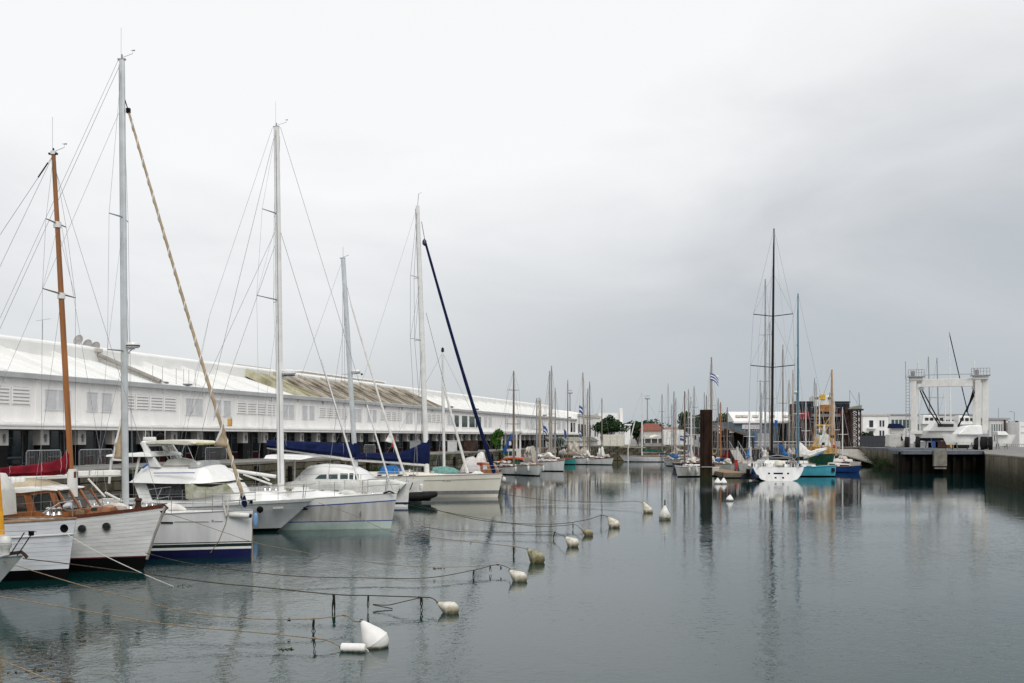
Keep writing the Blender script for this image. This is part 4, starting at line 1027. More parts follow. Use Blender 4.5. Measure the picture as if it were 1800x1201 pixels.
# ================================================================== SHIP, TOWER, SLIP
q = P(1446, 790, 196); sp = thing('rusty_ship', 'big rusty black and red ship hull seen end-on on the slipway', 'ship', (q.x, 196, 0))
def qx(px, Y=196): return P(px, 0, Y).x-q.x
def qz(py, Y=196): return P(0, py, Y).z
mb = MB(); rows = []
for k, (y, kk) in enumerate(((0, .86), (1, .97), (3, 1.0), (6, .95))):
    h0 = 5.0*kk
    rows.append([(-h0, y, qz(709)), (-h0*.99, y, qz(724)), (-h0*.95, y+.3, qz(745)), (-h0*.86, y+.6, qz(765)), (-h0*.55, y+1, qz(782)), (0, y+1.5, qz(789)), (h0*.55, y+1, qz(782)), (h0*.86, y+.6, qz(765)), (h0*.95, y+.3, qz(745)), (h0*.99, y, qz(724)), (h0, y, qz(709))])
mb.rings(rows, True, 0, True); mb.build('hull', rust, sp)
mb = MB(); mb.box(-5.2, 5.2, -.4, 1.0, qz(708)-.05, qz(708)+.25); mb.build('bulwark_cap', mat('ship_dark', (.02, .022, .028), .7), sp)
mb = MB()
for s_ in (-1, 1): mb.box(min(s_*2.1, s_*5.06), max(s_*2.1, s_*5.06), -.3, -.02, qz(723), qz(709))
mb.build('upper_plating', mat('ship_plating', (.028, .035, .045), .7, .3, 1), sp)
mb = MB(); mb.box(-5.0, -2.6, -.36, -.05, qz(737), qz(723.5)); mb.box(3.0, 4.9, -.36, -.05, qz(733), qz(723.5)); mb.build('red_plating', mat('ship_red', (.30, .025, .035), .7, .3, 1), sp)
mb = MB(); mb.box(-2.3, 3.0, -1.3, -.2, qz(733), qz(728)); mb.build('bridge_deck', mat('ship_grey', (.25, .22, .21), .8, .2, 2), sp)
# wheelhouse with two round windows
mb = MB(); mb.box(-1.9, 1.7, -.8, 2.5, qz(715), qz(696)); mb.build('wheelhouse', white2, sp, bevel=.1)
for x, m_ in ((-1.35, glass), (1.05, glass)): MB().box(x-.3, x+.3, -.86, -.81, qz(702.5), qz(698.5)).build('window', m_, sp, bevel=.02)
MB().box(-.85, .25, -1.0, -.82, qz(702.5), qz(694)).build('yellow_board', yellowp, sp)
mb = MB(); mb.box(-.9, 2.2, -1.1, -.3, qz(724), qz(712)); mb.build('ochre_structure', mat('ship_ochre', (.40, .17, .05), .7, .3, 2), sp)
mb = MB(); mb.lathe([(0, 0), (1.15, 0), (1.15, .1), (0, .12)], 18, Matrix.Translation((1.1, -.15, qz(738))) @ Matrix.Rotation(math.pi/2, 4, 'X')); mb.build('hawse_opening', mat('ship_hole', (.006,.006,.006), .9), sp)
for x in (-1.4, -.2, 1.2, 2.6): mb = MB(); mb.tube([(x, -.5, qz(728)), (x, -.5, qz(717))], .05, 5); mb.build('stanchion', aludark, sp)
mb = MB(); mb.tube([(-2.4, -.5, qz(717)), (3.2, -.5, qz(717))], .05, 5); mb.build('rail', aludark, sp)
# scaffold tower
q2 = P(1502, 790, 190); t = thing('scaffold_tower', 'dark lattice tower with grey platform beside the rusty ship', 'tower', (q2.x, 190, QZ)); zt = P(0, 722, 190).z-QZ
W_ = .85
for sx_ in (-1, 1):
    for sy_ in (-1, 1):
        mb = MB(); mb.box(sx_*W_-.1, sx_*W_+.1, sy_*W_-.1, sy_*W_+.1, 0, zt); mb.build('leg', rust, t)
for k in range(6):
    z0, z1 = zt*k/6, zt*(k+1)/6; mb = MB()
    for sy_ in (-1, 1): mb.tube([(-W_, sy_*W_, z0), (W_, sy_*W_, z1)], .07, 5); mb.tube([(W_, sy_*W_, z0), (-W_, sy_*W_, z1)], .07, 5); mb.tube([(-W_, sy_*W_, z1), (W_, sy_*W_, z1)], .07, 5)
    mb.build('bracing', rust, t)
MB().box(-1.2, 1.3, -1.2, 1.2, zt, zt+.3).build('platform', rust, t); mb = MB(); mb.prism([(-1.0, zt+.3), (1.1, zt+.3), (1.1, zt+1.0), (-.2, zt+.8)], -.8, .8); mb.build('cabin', mat('tower_cabin', (.25, .26, .22), .7), t)
mb = MB(); mb.tube([(-.9, 0, zt+.3), (-.9, 0, zt+3.8)], .05, 5); mb.tube([(-.9, 0, zt+3.8), (1.0, 0, zt+.6)], .03, 5); mb.build('jib', aludark, t)
# two lock gates / slip structure behind the ship
t, w, h = far_box('slip_shelter', 'brown slipway staging between the ship and the lattice tower', 'staging', 1486, 1497, 716, 194, 3, rust)
for k in range(5): MB().box(-.1, w+.1, -.5, -.05, h*k/5+.3, h*k/5+.45).build('walkway', darktimber, t)
for k in range(4): MB().box(w*k/3-.06, w*k/3+.06, -.55, -.45, 0, h).build('post', rust, t)
# slipway
mb = MB(); a = P(1480, 800, 181); b = P(1532, 800, 181)
mb.add([(a.x, 150, -.6), (b.x-6.5, 150, -.6), (b.x-.6, 183, QZ-.05), (a.x-4, 183, QZ-.05)], [(0,1,2,3)]); o = mb.build('slipway', concrete, kind='structure', fixn=False)
# moss along foot of right quay
r = random.Random(8); mb = MB()
for k in range(40):
    f = r.random(); x, y = lerp(61, 50.9, f), lerp(179, 136, f); foliage(mb, x-.15, y, r.uniform(.1, 1.3), .5, 1.2, .4, 60, .09, r, .1)
mb.build('quay_algae', leafm, fixn=False); tag(C.objects['quay_algae'], 'green growth along the foot of the right quay wall', 'algae', kind='stuff')
# ================================================================== RIGHT: DOCK EDGE, LIFT, YARD
q = P(1578, 800, 127); dkx = q.x
t = thing('dock_edge', 'blue-grey steel dock edge in front of the travel lift, concrete block on its face', 'dock edge', (48.2, 127, 0))
MB().box(0, 10.4, -.9, 3.5, QZ-.30, QZ+.16).build('deck_beam', steelblue, t, bevel=.02)
MB().box(-.2, 6.2, 3.55, 12, QZ+.1, QZ+.42).build('raised_deck', steelblue, t, bevel=.02)
a, b = P(1640, 0, 126).x-48.2, P(1663, 0, 126).x-48.2
MB().box(a, b, -1.3, -.91, .95, QZ+.25).build('concrete_block', mat('block_conc', (.25, .235, .20), .9, .2, 1.5, bump=.4), t, bevel=.03)
MB().box(a+.1, b-.1, -1.4, -.95, .62, .80).build('ledge', mat('block_conc', (.3,)*3), t, bevel=.02)
x = .2
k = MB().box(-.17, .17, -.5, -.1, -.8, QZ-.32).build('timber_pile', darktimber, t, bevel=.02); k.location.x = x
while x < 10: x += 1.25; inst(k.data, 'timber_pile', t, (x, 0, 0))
# travel lift
LA = math.atan2(.41, 1)
q = P(1606, 786, 150); tl = thing('travel_lift', 'tall white travel lift gantry with slings standing over the dock', 'boat lift', (q.x, 150, QZ), -LA)
def ux(px):
    r = (px-900)/F; return (r*150-q.x)/(math.cos(LA)+r*math.sin(LA))
def uz(py): return P(0, py, 147).z-QZ
xL, xR, xR2 = ux(1608), ux(1719), ux(1733); D = 9.0
zb = uz(757); ztop = uz(664)
for x0, x1, y in ((ux(1601), ux(1611), 0), (ux(1601), ux(1611), D), (ux(1714), ux(1724), 0), (ux(1727), ux(1738), .6), (ux(1714), ux(1724), D)):
    MB().box(x0, x1, y, y+.8, zb, ztop+.3).build('leg', liftwhite, tl, bevel=.06)
MB().box(ux(1620), ux(1710), .1, .8, uz(679), uz(665)).build('cross_beam', liftwhite, tl, bevel=.06)
for xa, xb in ((ux(1599), ux(1622)), (ux(1710), ux(1737))):
    MB().box(xa, xb, -.1, D+1, uz(667), uz(661)).build('top_girder', liftwhite, tl, bevel=.05)
    MB().box(xa-.3, xb+.3, -.4, 1.6, uz(661), uz(659.5)).build('walkway', aludark, tl)
    mb = MB(); z0 = uz(659.5)
    for k in range(7): x = lerp(xa-.2, xb+.2, k/6); mb.tube([(x, -.3, z0), (x, -.3, z0+.95)], .04, 5)
    mb.tube([(xa-.2, -.3, z0+.95), (xb+.2, -.3, z0+.95)], .04, 5); mb.tube([(xa-.2, -.3, z0+.5), (xb+.2, -.3, z0+.5)], .03, 5)
    mb.build('guard_rail', aludark, tl)
    MB().box(lerp(xa, xb, .1), lerp(xa, xb, .4), 0, .9, z0, z0+.8).build('winch_box', aludark, tl, bevel=.05)
    MB().box(xa+.1, xb-.1, -.2, D+1, zb-.5, zb).build('sill_beam', liftwhite, tl, bevel=.06)
mb = MB(); mb.tube([(ux(1622), .0, uz(660)+.2), (ux(1710), 0, uz(660)+.2)], .05, 5); mb.build('catwalk_rail', aludark, tl)
for px, y in ((1593, -.3), (1612, -.3), (1593, D), (1612, D), (1715, -.3), (1726, -.5), (1740, -.5), (1715, D), (1738, D)):
    M = Matrix.Translation((ux(px)-.25, y+.4, .95)) @ Matrix.Rotation(math.pi/2, 4, 'Y')
    w_ = MB().lathe([(0, 0), (.45, 0), (.62, .05), (.93, .07), (.95, .2), (.93, .58), (.62, .60), (0, .6)], 22, M).build('wheel', tyre, tl)
    MB().lathe([(0, -.02), (.4, -.02), (.42, 0)], 14, M).build('hub', liftwhite, w_)
mb = MB(); z = .3
while z < ztop: mb.tube([(ux(1593), -.1, z), (ux(1598), -.1, z)], .035, 5); z += .45
for px in (1592.5, 1598.5): mb.tube([(ux(px), -.1, 0), (ux(px), -.1, ztop+.6)], .05, 5)
mb.build('ladder', aludark, tl)
mb = MB(); mb.tube([(ux(1592), 0, ztop), (ux(1591.5), 0, uz(632))], .05, 5); mb.build('antenna', aludark, tl)
mb = MB(); mb.tube([(ux(1712.5), 0, ztop), (ux(1711.5), 0, uz(634))], .12, 5); mb.build('antenna', mastwhite, tl)
for a, b in (((1617, 684), (1633, 722)), ((1621, 684), (1655, 748)), ((1633, 720), (1652, 748)), ((1712, 684), (1700, 724)), ((1716, 684), (1685, 750)), ((1713, 694), (1704, 712)), ((1704, 710), (1684, 750))):
    mb = MB(); mb.tube([(ux(a[0]), 2, uz(a[1])), (ux(b[0]), 2, uz(b[1]))], .10, 5); mb.build('sling', darkrub, tl)
for px in (1619, 1714): mb = MB(); mb.lathe([(0, -.3), (.35, -.25), (.42, 0), (.35, .25), (0, .3)], 12, Matrix.Translation((ux(px), 1.6, uz(681)))); mb.build('sling_block', liftwhite, tl)
# buildings of the yard
t, w, h = far_box('apartment_building', 'white apartment block with balconies left of the travel lift', 'building', 1517, 1562, 731, 245, 16, wallwhite, roofm=cladding)
wins(t, w, [(.22, .42, h*.28, h*.48, 1), (.22, .42, h*.6, h*.85, 1), (.62, .85, h*.3, h*.5, 2), (.62, .85, h*.62, h*.85, 2)], glass)
for z in (.25, .55): MB().box(w*.15, w*.5, -1.4, -.1, h*z, h*z+.25).build('balcony', wallwhite, t)
t, w, h = far_box('long_hangar', 'long low boatyard hangar with a strip of dark windows behind the travel lift', 'building', 1563, 1716, 730, 300, 16, wallgrey, roofm=aludark)
wins(t, w, [(.02, .98, h*.45, h*.85, 22)], glassteal)
t, w, h = far_box('glass_building', 'small glazed grey building right of the travel lift', 'building', 1739, 1772, 738, 195, 8, wallgrey, roofm=aludark)
wins(t, w, [(.08, .72, h*.2, h*.85, 5)], glassteal); MB().box(w*.78, w*.84, -.3, -.02, 0, h).build('downpipe', rust, t)
t, w, h = far_box('grey_block', 'plain pale grey block with brown corner beside the glazed building', 'building', 1775, 1789, 740, 200, 8, mat('pale_block', (.5, .5, .53), .7)); MB().box(w-.5, w+.05, -.2, 0, 0, h).build('corner_strip', rust, t)
t, w, h = far_box('white_block', 'white block at the right edge with two small vents', 'building', 1792, 1830, 742, 190, 8, wallwhite)
for z in (.55, .8): MB().box(.3, 1.0, -.06, -.01, h*z, h*z+.25).build('vent', wallgrey, t)
mb = MB()
t = thing('lamp_post', 'thin lamp post behind the glazed building on the right', 'lamp post', (P(1783, 0, 210).x, 210, QZ)); z = P(0, 725, 210).z-QZ
mb.tube([(0,0,0), (0,0,z), (-.6,0,z+.15)], .07, 6); mb.build('pole', aludark, t); MB().box(-1.0, -.5, -.1, .1, z+.1, z+.22).build('lamp', aludark, t)
t = thing('flag_pole', 'bare thin pole above the glazed building', 'pole', (P(1755, 0, 205).x, 205, QZ)); mb = MB(); mb.tube([(0,0,0), (0,0,P(0, 717, 205).z-QZ)], .06, 6); mb.build('pole', aludark, t)
# dark wall/fence at foot of yard
t = thing('yard_fence', 'dark grey panel fence on the right quay left of the lift', 'fence', (P(1513, 0, 186).x, 186, QZ)); L = P(1566, 0, 186).x-t.location.x
x = 0
o = MB().box(0, .72, 0, .06, 0, 2.1).build('panel', mat('fence_dark', (.055, .058, .065), .7), t)
while x < L-.7: x += .74; inst(o.data, 'panel', t, (x, 0, 0))
tree('tree', 'small dark tree by the fence in front of the apartment block', 'tree', 1524, 780, 192, 3.6, 2.4, leafd, 7, 130, .2, .1, seed=77)
van(1564, 1592, 763, 789, 160, 'white van parked on the right quay just left of the travel lift')
def blob_boat_on_stand(name, label, px0, px1, py_deck, py_keel, Y, top=None, cov=None, right=True):
    """boat laid up ashore, bow to the left (right=False) or right"""
    bx = px0 if not right else px1
    hd = math.pi if not right else 0
    zk = P(0, py_keel, Y).z; a = P(bx, py_keel, Y)
    B = Boat(name, label, 'boat', 0, 0, hd, at=(a.x, Y)); B.root.location.z = zk
    L = abs(P(px1, 0, Y).x-P(px0, 0, Y).x); fb = P(0, py_deck, Y).z-zk
    B.hull(L, L*.3, fb, fb*.95, fb*.9, rake=fb*.5, over=.2, bands=[('hull', None, fb*.28, white), ('antifouling', fb*.28, 0, darkrub if cov is None else white2)], deck=white, draft=.3, nst=14)
    for x in (-L*.25, -L*.7):
        for y in (-1, 1): mb = MB(); mb.tube([(x, y*L*.12, fb*.2), (x, y*L*.18, QZ-zk)], .07, 6); mb.build('cradle_leg', steelblue, B.root)
    return B, L, fb
B, L, fb = blob_boat_on_stand('motor_yacht', 'white motor yacht with dark window strip hanging in the travel lift', 1613, 1692, 757, 775, 156, right=False)
mb = MB(); mb.prism([(-L*.18, fb), (-L*.30, fb+.9), (-L*.34, fb+1.35), (-L*.74, fb+1.4), (-L*.9, fb+.2), (-L*.9, fb-.1), (-L*.18, fb-.1)], -1.3, 1.3, inset=.15); mb.build('cabin', white, B.root, bevel=.08)
for s_ in (-1.28, 1.22): MB().box(-L*.72, -L*.37, s_, s_+.06, fb+.55, fb+1.0).build('window', glass, B.root)
B, L, fb = blob_boat_on_stand('motor_yacht', 'white sport cruiser laid up in front of the lifted yacht, bow left', 1664, 1722, 763, 782, 147, cov=1, right=False)
mb = MB(); mb.prism([(-L*.25, fb), (-L*.5, fb+1.1), (-L*.62, fb+1.25), (-L*.98, fb+1.2), (-L*.98, fb-.1), (-L*.25, fb-.1)], -1.2, 1.2, inset=.2); mb.build('cabin', white, B.root, bevel=.1)
B, L, fb = blob_boat_on_stand('motor_yacht', 'white boat stored ashore right of the travel lift wheels', 1744, 1776, 764, 784, 160, cov=1)
mb = MB(); mb.prism([(-L*.85, fb-.1), (-L*.85, fb+.5), (-L*.4, fb+.5), (-L*.2, fb-.1)], -1, 1, inset=.15); mb.build('cabin', white, B.root, bevel=.08)
for i, (px0, px1, pd, pk, Y, lab, cm) in enumerate(((1612, 1662, 745, 765, 190, 'white trawler yacht stored behind the lifted yacht', white), (1676, 1712, 746, 765, 185, 'white cruiser hull stored behind the right lift leg', white), (1560, 1592, 752, 765, 200, 'boat under navy cover stored left of the lift ladder', navycanvas))):
    B, L, fb = blob_boat_on_stand('stored_boat', lab, px0, px1, pd, pk, Y, cov=1)
    mb = MB(); hh_ = 1 if i < 2 else .5; mb.prism([(-L*.9, fb-.1), (-L*.85, fb+1.6*hh_), (-L*.35, fb+1.5*hh_), (-L*.25, fb+.6*hh_), (-L*.1, fb-.1)], -1.2, 1.2, inset=.2); mb.build('cabin' if i < 2 else 'boat_cover', cm, B.root, bevel=.1)
    if i < 2:
        for k in range(4): MB().box(-L*.8+k*.9, -L*.8+k*.9+.6, -1.2, -1.1, fb+.6, fb+1.1).build('window', glass, B.root)
# bare masts of yachts ashore
for i, (px, pt_, Y, m_, lab) in enumerate(((1632, 627, 190, aludark, 'dark bare mast of a laid-up yacht inside the lift frame, left'), (1647, 629, 192, aludark, 'grey bare mast of a laid-up yacht inside the lift frame, centre'), (1668, 583, 185, mastwhite, 'tallest white mast with dark forestay rising through the lift frame'), (1660, 690, 200, mastwhite, 'short white mast low inside the lift frame'), (1614, 634, 195, mastwhite, 'white mast beside the left leg of the lift'), (1510, 690, 230, aludark, 'thin far mast right of the lattice tower'))):
    q = P(px, 784, Y); t = thing('stored_yacht_mast', lab, 'mast', (q.x, Y, QZ)); z = P(0, pt_, Y).z-QZ
    mb = MB(); mb.tube([(.4, 0, 0), (0, 0, z)], [.17, .09], 8); mb.build('mast', m_, t)
    mb = MB(); mb.tube([(-1.2, .2, z*.55), (.2, 0, z*.55), (1.4, -.2, z*.55)], .04, 5); mb.build('spreader', m_, t)
    if px == 1668: mb = MB(); mb.tube([(0, 0, z), (P(1712, 750, 185).x-q.x, 0, 1.5)], .09, 6); mb.build('forestay', navycanvas, t)
    else: mb = MB(); mb.tube([(0, 0, z), (-2.5, 0, .5)], .02, 4); mb.build('stay', wire, t)
MB().box(-.35, .35, -.35, .35, 0, .9)
# low yard clutter line and railing at far right
t = thing('steel_railing', 'grey steel railing along the right quay at the photo edge', 'railing', (P(1765, 0, 118).x, 118, QZ)); L = 10
o = MB().box(-.02, .02, -.02, .02, 0, 1.0).build('baluster', aludark, t); x = 0
while x < 5.5: x += .22; inst(o.data, 'baluster', t, (x, 0, 0))
mb = MB(); mb.tube([(0,0,1.0), (6,0,1.0)], .04, 5); mb.build('rail', aludark, t)
for i, (px, m_, w_, h_, lab) in enumerate(((1640, mat('crate_blue', (.05, .1, .3), .6), 1.6, .9, 'blue container low behind the dock edge'), (1676, yellowp, 1.0, .9, 'yellow bin low behind the dock edge'), (1655, rust, 2.0, .8, 'rusty skip low behind the dock edge'), (1690, darkrub, 2.6, .8, 'black container low behind the dock edge'), (1625, aludark, 2.4, .7, 'grey container at the left foot of the lift'))):
    q = P(px, 0, 166); t = thing('container', lab, 'container', (q.x, 166, QZ)); MB().box(-w_/2, w_/2, 0, 1.4, .1, h_+.3).build('body', m_, t, bevel=.03); MB().box(-w_/2-.05, w_/2+.05, -.05, 1.45, h_+.3, h_+.4).build('rim', m_, t); MB().box(-w_/2+.1, w_/2-.1, .1, 1.3, 0, .1).build('base', darkrub, t)
# ================================================================== NEAR BOATS (bows towards the buoys)
# ---- B0: grey boat whose bow pokes in at the left edge
b = Boat('grey_sailboat', 'grey bow with black-legged pulpit cut off by the left edge, orange rolled sail behind it', 'boat', -22, 1049, HD)
b.hull(7.6, 2.6, 1.18, 1.0, .9, rake=1.05, over=.2, bands=[('hull', None, .12, mat('hull_dull_green_grey', (.42, .46, .45), .4, .1, 1.5)), ('antifouling', .12, -.4, black)], deck=white2, flare=.25)
b.rail(aludark, .025)
q = b.loc(45, 981)
mb = MB(); zt = b.loc(30, 934).z
tip = b.loc(58, 935, 0)
mb.tube([b.loc(-40, 934, -.8), b.loc(10, 934, -.45), b.loc(50, 933, -.18), tip+Vector((.1, 0, 0)), b.loc(50, 933, .18)+Vector((0,0,0)), b.loc(10, 934, .45), b.loc(-40, 934, .8)], .014, 6)
mb.tube([b.loc(-40, 956, -.8), b.loc(10, 955, -.45), b.loc(40, 955, -.2)], .010, 5)
mb.build('pulpit', steel, b.root)
for a, c in (((43, 936), (20, 972)), ((55, 940), (30, 977))):
    mb = MB(); mb.tube([b.loc(a[0], a[1], -.15), b.loc(c[0], c[1], -.2)], .017, 6); mb.build('pulpit_leg', carbon, b.root)
mb = MB(); c = b.loc(55, 938, -.12); mb.box(c.x-.06, c.x+.06, c.y-.05, c.y+.05, c.z-.06, c.z+.07); mb.build('navigation_light', black, b.root, bevel=.01)
c = b.loc(9, 975, -.25); mb = MB(); mb.lathe([(0, 0), (.12, .0), (.12, .16), (.17, .22), (.17, .42), (.13, .50), (0, .52)], 14, Matrix.Translation(c)); mb.build('windlass', white2, b.root)
mb = MB(); c = b.loc(37, 977, 0); mb.tube([c+Vector((-.35, 0, .05)), c+Vector((0, .03, .10)), c+Vector((.12, 0, .02)), c+Vector((.18, .0, -.05))], .05, 7); mb.build('bow_roller', rust, b.root)
a_, c_ = b.loc(3, 940, .1), b.loc(-14, 700, .1)
b.furl(a_, c_, .085, yellowcanvas, .05, name='furled_sail', sag=0)
# ---- B1: white planked motor sailer with varnished wheelhouse
b = Boat('motor_sailer', 'white planked motor cruiser with rubbing strake and black waterline at the left edge', 'boat', 118, 1018, HD)
b.hull(10.5, 3.3, 1.93, 1.72, 1.7, rake=.30, over=.2, p=2.6, flare=.42, wl=.92, e=.5, bands=[('hull', None, .33, greyhull), ('antifouling', .33, -.4, black)], strakes=11, plank_mat=plankgrey, deck=teak)
mb = MB()
for s_ in (-1, 1): mb.tube([b.hp((i/20)**1.2, b.sheer((i/20)**1.2)*.745, s_, .025) for i in range(21)], .032, 6)
mb.build('rubbing_strake', greyhull, b.hullobj); b.rail(teak, .035)
q = b.hp(.10, b.sheer(.10)*.86, -1, .0)
mb = MB(); mb.lathe([(.0, 0), (.075, 0), (.10, .02), (.13, .02), (.13, 0)], 16, Matrix.Translation(b.loc(113, 929, q[1])) @ Matrix.Rotation(math.pi/2, 4, 'X')); mb.build('hawse_hole', black, b.root)
# white panel/funnel on the left
b.house([(-90, 908), (-90, 834), (-24, 834), (-9, 862), (-7, 908)], .6, white2, 'cabin', inset=.04, y=-.6)
# deck gear
for px, py in ((85, 905), (95, 906), (104, 905)): c = b.loc(px, py, -.3); mb = MB(); mb.lathe([(0, 0), (.09, 0), (.05, .1), (.09, .2), (0, .25)], 10, Matrix.Translation(c)); mb.build('deck_vent', steel, b.root)
b.lifelines([.30, .42, .56, .7], h=.62, pulpit=False)
mb = MB(); mb.tube([b.loc(75, 903, -.9), b.loc(106, 884, -.6), b.loc(128, 881, -.2)], .022, 6); mb.tube([b.loc(128, 881, -.2), b.loc(128, 908, -.2)], .018, 6); mb.build('bow_rail', steel, b.root)
c = b.loc(116, 892, 0); mb = MB(); mb.lathe([(0, .22), (.12, .2), (.15, .1), (.1, -.05), (0, -.08)], 14, Matrix.Translation(c) @ Matrix.Rotation(math.radians(75), 4, 'Y')); mb.build('search_light', steel, b.root)
# ---- B2: classic white sloop with brown rail, varnished mast, red sail cover
b = Boat('classic_motorsailer', 'white planked motorsailer with varnished wheelhouse, brown rail, portholes, wood mast, red sail cover', 'sailboat', 252, 1001, -.05)
b.hull(10.2, 3.1, 2.16, 1.45, 1.42, rake=.70, over=.5, p=2.3, flare=.33, wl=.9, e=.62, bands=[('hull', None, .47, plankwhite), ('boot_line', .47, .43, mat('boot_line_red', (.10, .01, .012), .4)), ('antifouling', .43, -.4, black)], strakes=12, plk=.004, plank_mat=plankwhite, deck=teak)
mb = MB()
for s_ in (-1, 1):
    rows = []
    for i in range(22):
        t = (i/21)**1.3; z = b.sheer(t); p1 = b.hp(t, z+.05, s_, .02); p2 = b.hp(t, z-.06, s_, .03); rows.append([p1, p2, (p2[0], p2[1]-s_*.07, p2[2]), (p1[0], p1[1]-s_*.08, p1[2])])
    mb.rings(rows, True, 0, False)
mb.build('bulwark_rail', brownrail, b.root)
for px, py in ((144, 930), (187, 926)):
    t_ = (b.rake-b.loc(px, py, -1).x)/b.L; z = b.loc(px, py, -1.1).z
    yh = abs(b.hp(max(.02, t_), z, 1)[1]); c = b.loc(px, py, -yh)
    for s_ in (-1,):
        M = Matrix.Translation((c.x, -yh-.0, c.z)) @ Matrix.Rotation(math.pi/2, 4, 'X')
        o = MB().lathe([(.085, 0), (.115, .03), (.125, .045), (.135, .03), (.14, -.02)], 20, M).build('porthole', mat('porthole_bronze', (.09, .08, .07), .35, metal=.6), b.root); MB().lathe([(0, .028), (.10, .028)], 18, M).build('pane', glass, o)
b.mast((128, 890), (94, 272), .095, mastwood, flat=1, taper=.72)
q = b.mb; mb = MB(); mb.tube([q, q+Vector((0, 0, .12))], .10, 8); mb.build('mast_cap', mastwhite, b.root); b.masthead(ant=1.3, arm=.38, m=carbon)
o = MB(); c0 = b.mp(.035); o.tube([c0+Vector((.02, 0, -.1)), c0+Vector((0, 0, .85))], .17, 10); o.build('mast_collar', white2, b.root)
tips = b.spreaders([((890-517)/618, 1.15), ((890-393)/618, .7)], m=mastbrown, r=.028, sweep=-.05, rise=.02)
for k in (.598, .80): c = b.mp(k); mb = MB(); mb.tube([c-Vector((0,0,.10)), c+Vector((0,0,.10))], .13, 10); mb.build('mast_band', white, b.root)
b.wirep([tuple(b.mb), (b.rake-10.0, 0, 1.7)], .007)
b.wirep([tuple(b.mp(.97)), (b.rake-.1, 0, b.fb)], .007)
b.wirep([tuple(b.mb), tuple(b.loc(-8, 425, 0))], .008)
a1, a2 = b.mb, b.loc(67, 312, 0); mb = MB(); mb.tube([Vector(a1).lerp(a2, .35), a2], .028, 6); mb.build('baggywrinkle', rust, b.root)
b.wirep([tuple(b.loc(108, 395, 0)), tuple(b.loc(190, 880, -.9))], .006)
st = [b.loc(*p) for p in ((124, 814), (118, 816), (110, 819), (92, 825), (60, 829), (20, 832), (-40, 838), (-110, 846))]
tops = (792, 790, 804, 812, 816, 820, 826, 834); bots = (834, 834, 835, 836, 837, 838, 845, 852)
st = [(b.loc(px, 0).x, b.loc(px, bo).z, b.loc(px, tp).z) for px, tp, bo in zip((124, 118, 110, 92, 60, 20, -40, -110), tops, bots)]
b.cover(st, redcanvas, wid=.17, lumps=.06, ties=5, seed=3)
mb = MB(); mb.tube([b.loc(126, 838), b.loc(-110, 852)], .045, 8); mb.build('boom', mastwhite, b.root)
mb = MB(); c = b.loc(130, 834); mb.box(c.x-.12, c.x+.10, -.12, .12, c.z-.12, c.z+.10); mb.build('gooseneck', brownrail, b.root, bevel=.02)
hw_ = .95
yS = -hw_
# lower cabin side and wheelhouse frames
def polyside(pts, m, name, th=.05, y=None, par=None):
    return b.plate(pts, y or hw_, m, name, th=th, both=True, parent=par)
polyside([(15, 868), (15, 912), (108, 912), (112, 898), (98, 900), (20, 903), (20, 868)], wood, 'wheelhouse_sill')
polyside([(15, 862), (15, 871), (50, 871), (88, 866), (104, 866), (104, 861), (86, 860), (45, 864)], wood, 'wheelhouse_header')
for nm_, pts in (('post', [(42, 868), (54, 868), (64, 902), (50, 903)]), ('post', [(87, 865), (96, 864), (109, 897), (99, 900)]), ('post', [(15, 868), (20, 868), (23, 903), (15, 903)])):
    polyside(pts, wood, nm_)
b.plate([(22, 871), (42, 871), (50, 902), (24, 902)], hw_-.03, clearglass, 'window', th=.01)
b.plate([(55, 871), (87, 868), (97, 899), (65, 901)], hw_-.03, clearglass, 'window', th=.01)
# front windscreen: raked, three panes across
fa, fb_ = b.loc(100, 866, -hw_), b.loc(122, 897, -hw_)
for k in range(3):
    y0, y1 = -hw_+.08+k*.76, -hw_+.08+k*.76+.66
    b_m = MB(); b_m.add([(fa.x+.06, y0, fa.z-.05), (fa.x+.06, y1, fa.z-.05), (fb_.x-.02, y1, fb_.z+.04), (fb_.x-.02, y0, fb_.z+.04)], [(0,1,2,3)]); b_m.build('windscreen_pane', clearglass, b.root, fixn=False)
for k in range(4):
    y0 = -hw_+k*.76; mb = MB(); mb.tube([(fa.x+.04, y0+.03, fa.z+.02), (fb_.x, y0+.03, fb_.z-.02)], .045, 6); mb.build('windscreen_frame', wood, b.root)
mb = MB(); mb.box(fb_.x-.05, fb_.x+.12, -hw_, hw_, fb_.z-.35, fb_.z); mb.build('wheelhouse_front', wood, b.root, bevel=.02)
mb = MB(); i0 = b.loc(15, 900, 0); mb.box(i0.x, fb_.x-.1, -hw_+.1, hw_-.1, 1.45, fb_.z-.12); mb.build('helm_console', darkrub, b.root)
mb = MB(); i1 = b.loc(62, 880, .3); mb.box(i1.x-.2, i1.x+.2, .1, .5, fb_.z-.1, fb_.z+.40); mb.build('helm_seat', darkrub, b.root, bevel=.05)
mb = MB(); i2 = b.loc(14, 880, 0); mb.box(i2.x-.05, i2.x+.05, -hw_, hw_, 1.5, fb_.z+.75); mb.build('aft_bulkhead', wood, b.root)
for k in (-1, 1): mb = MB(); mb.box(i2.x, fb_.x, k*hw_-.04, k*hw_+.01, 1.4, fb_.z-.05); mb.build('lower_side', wood, b.root)
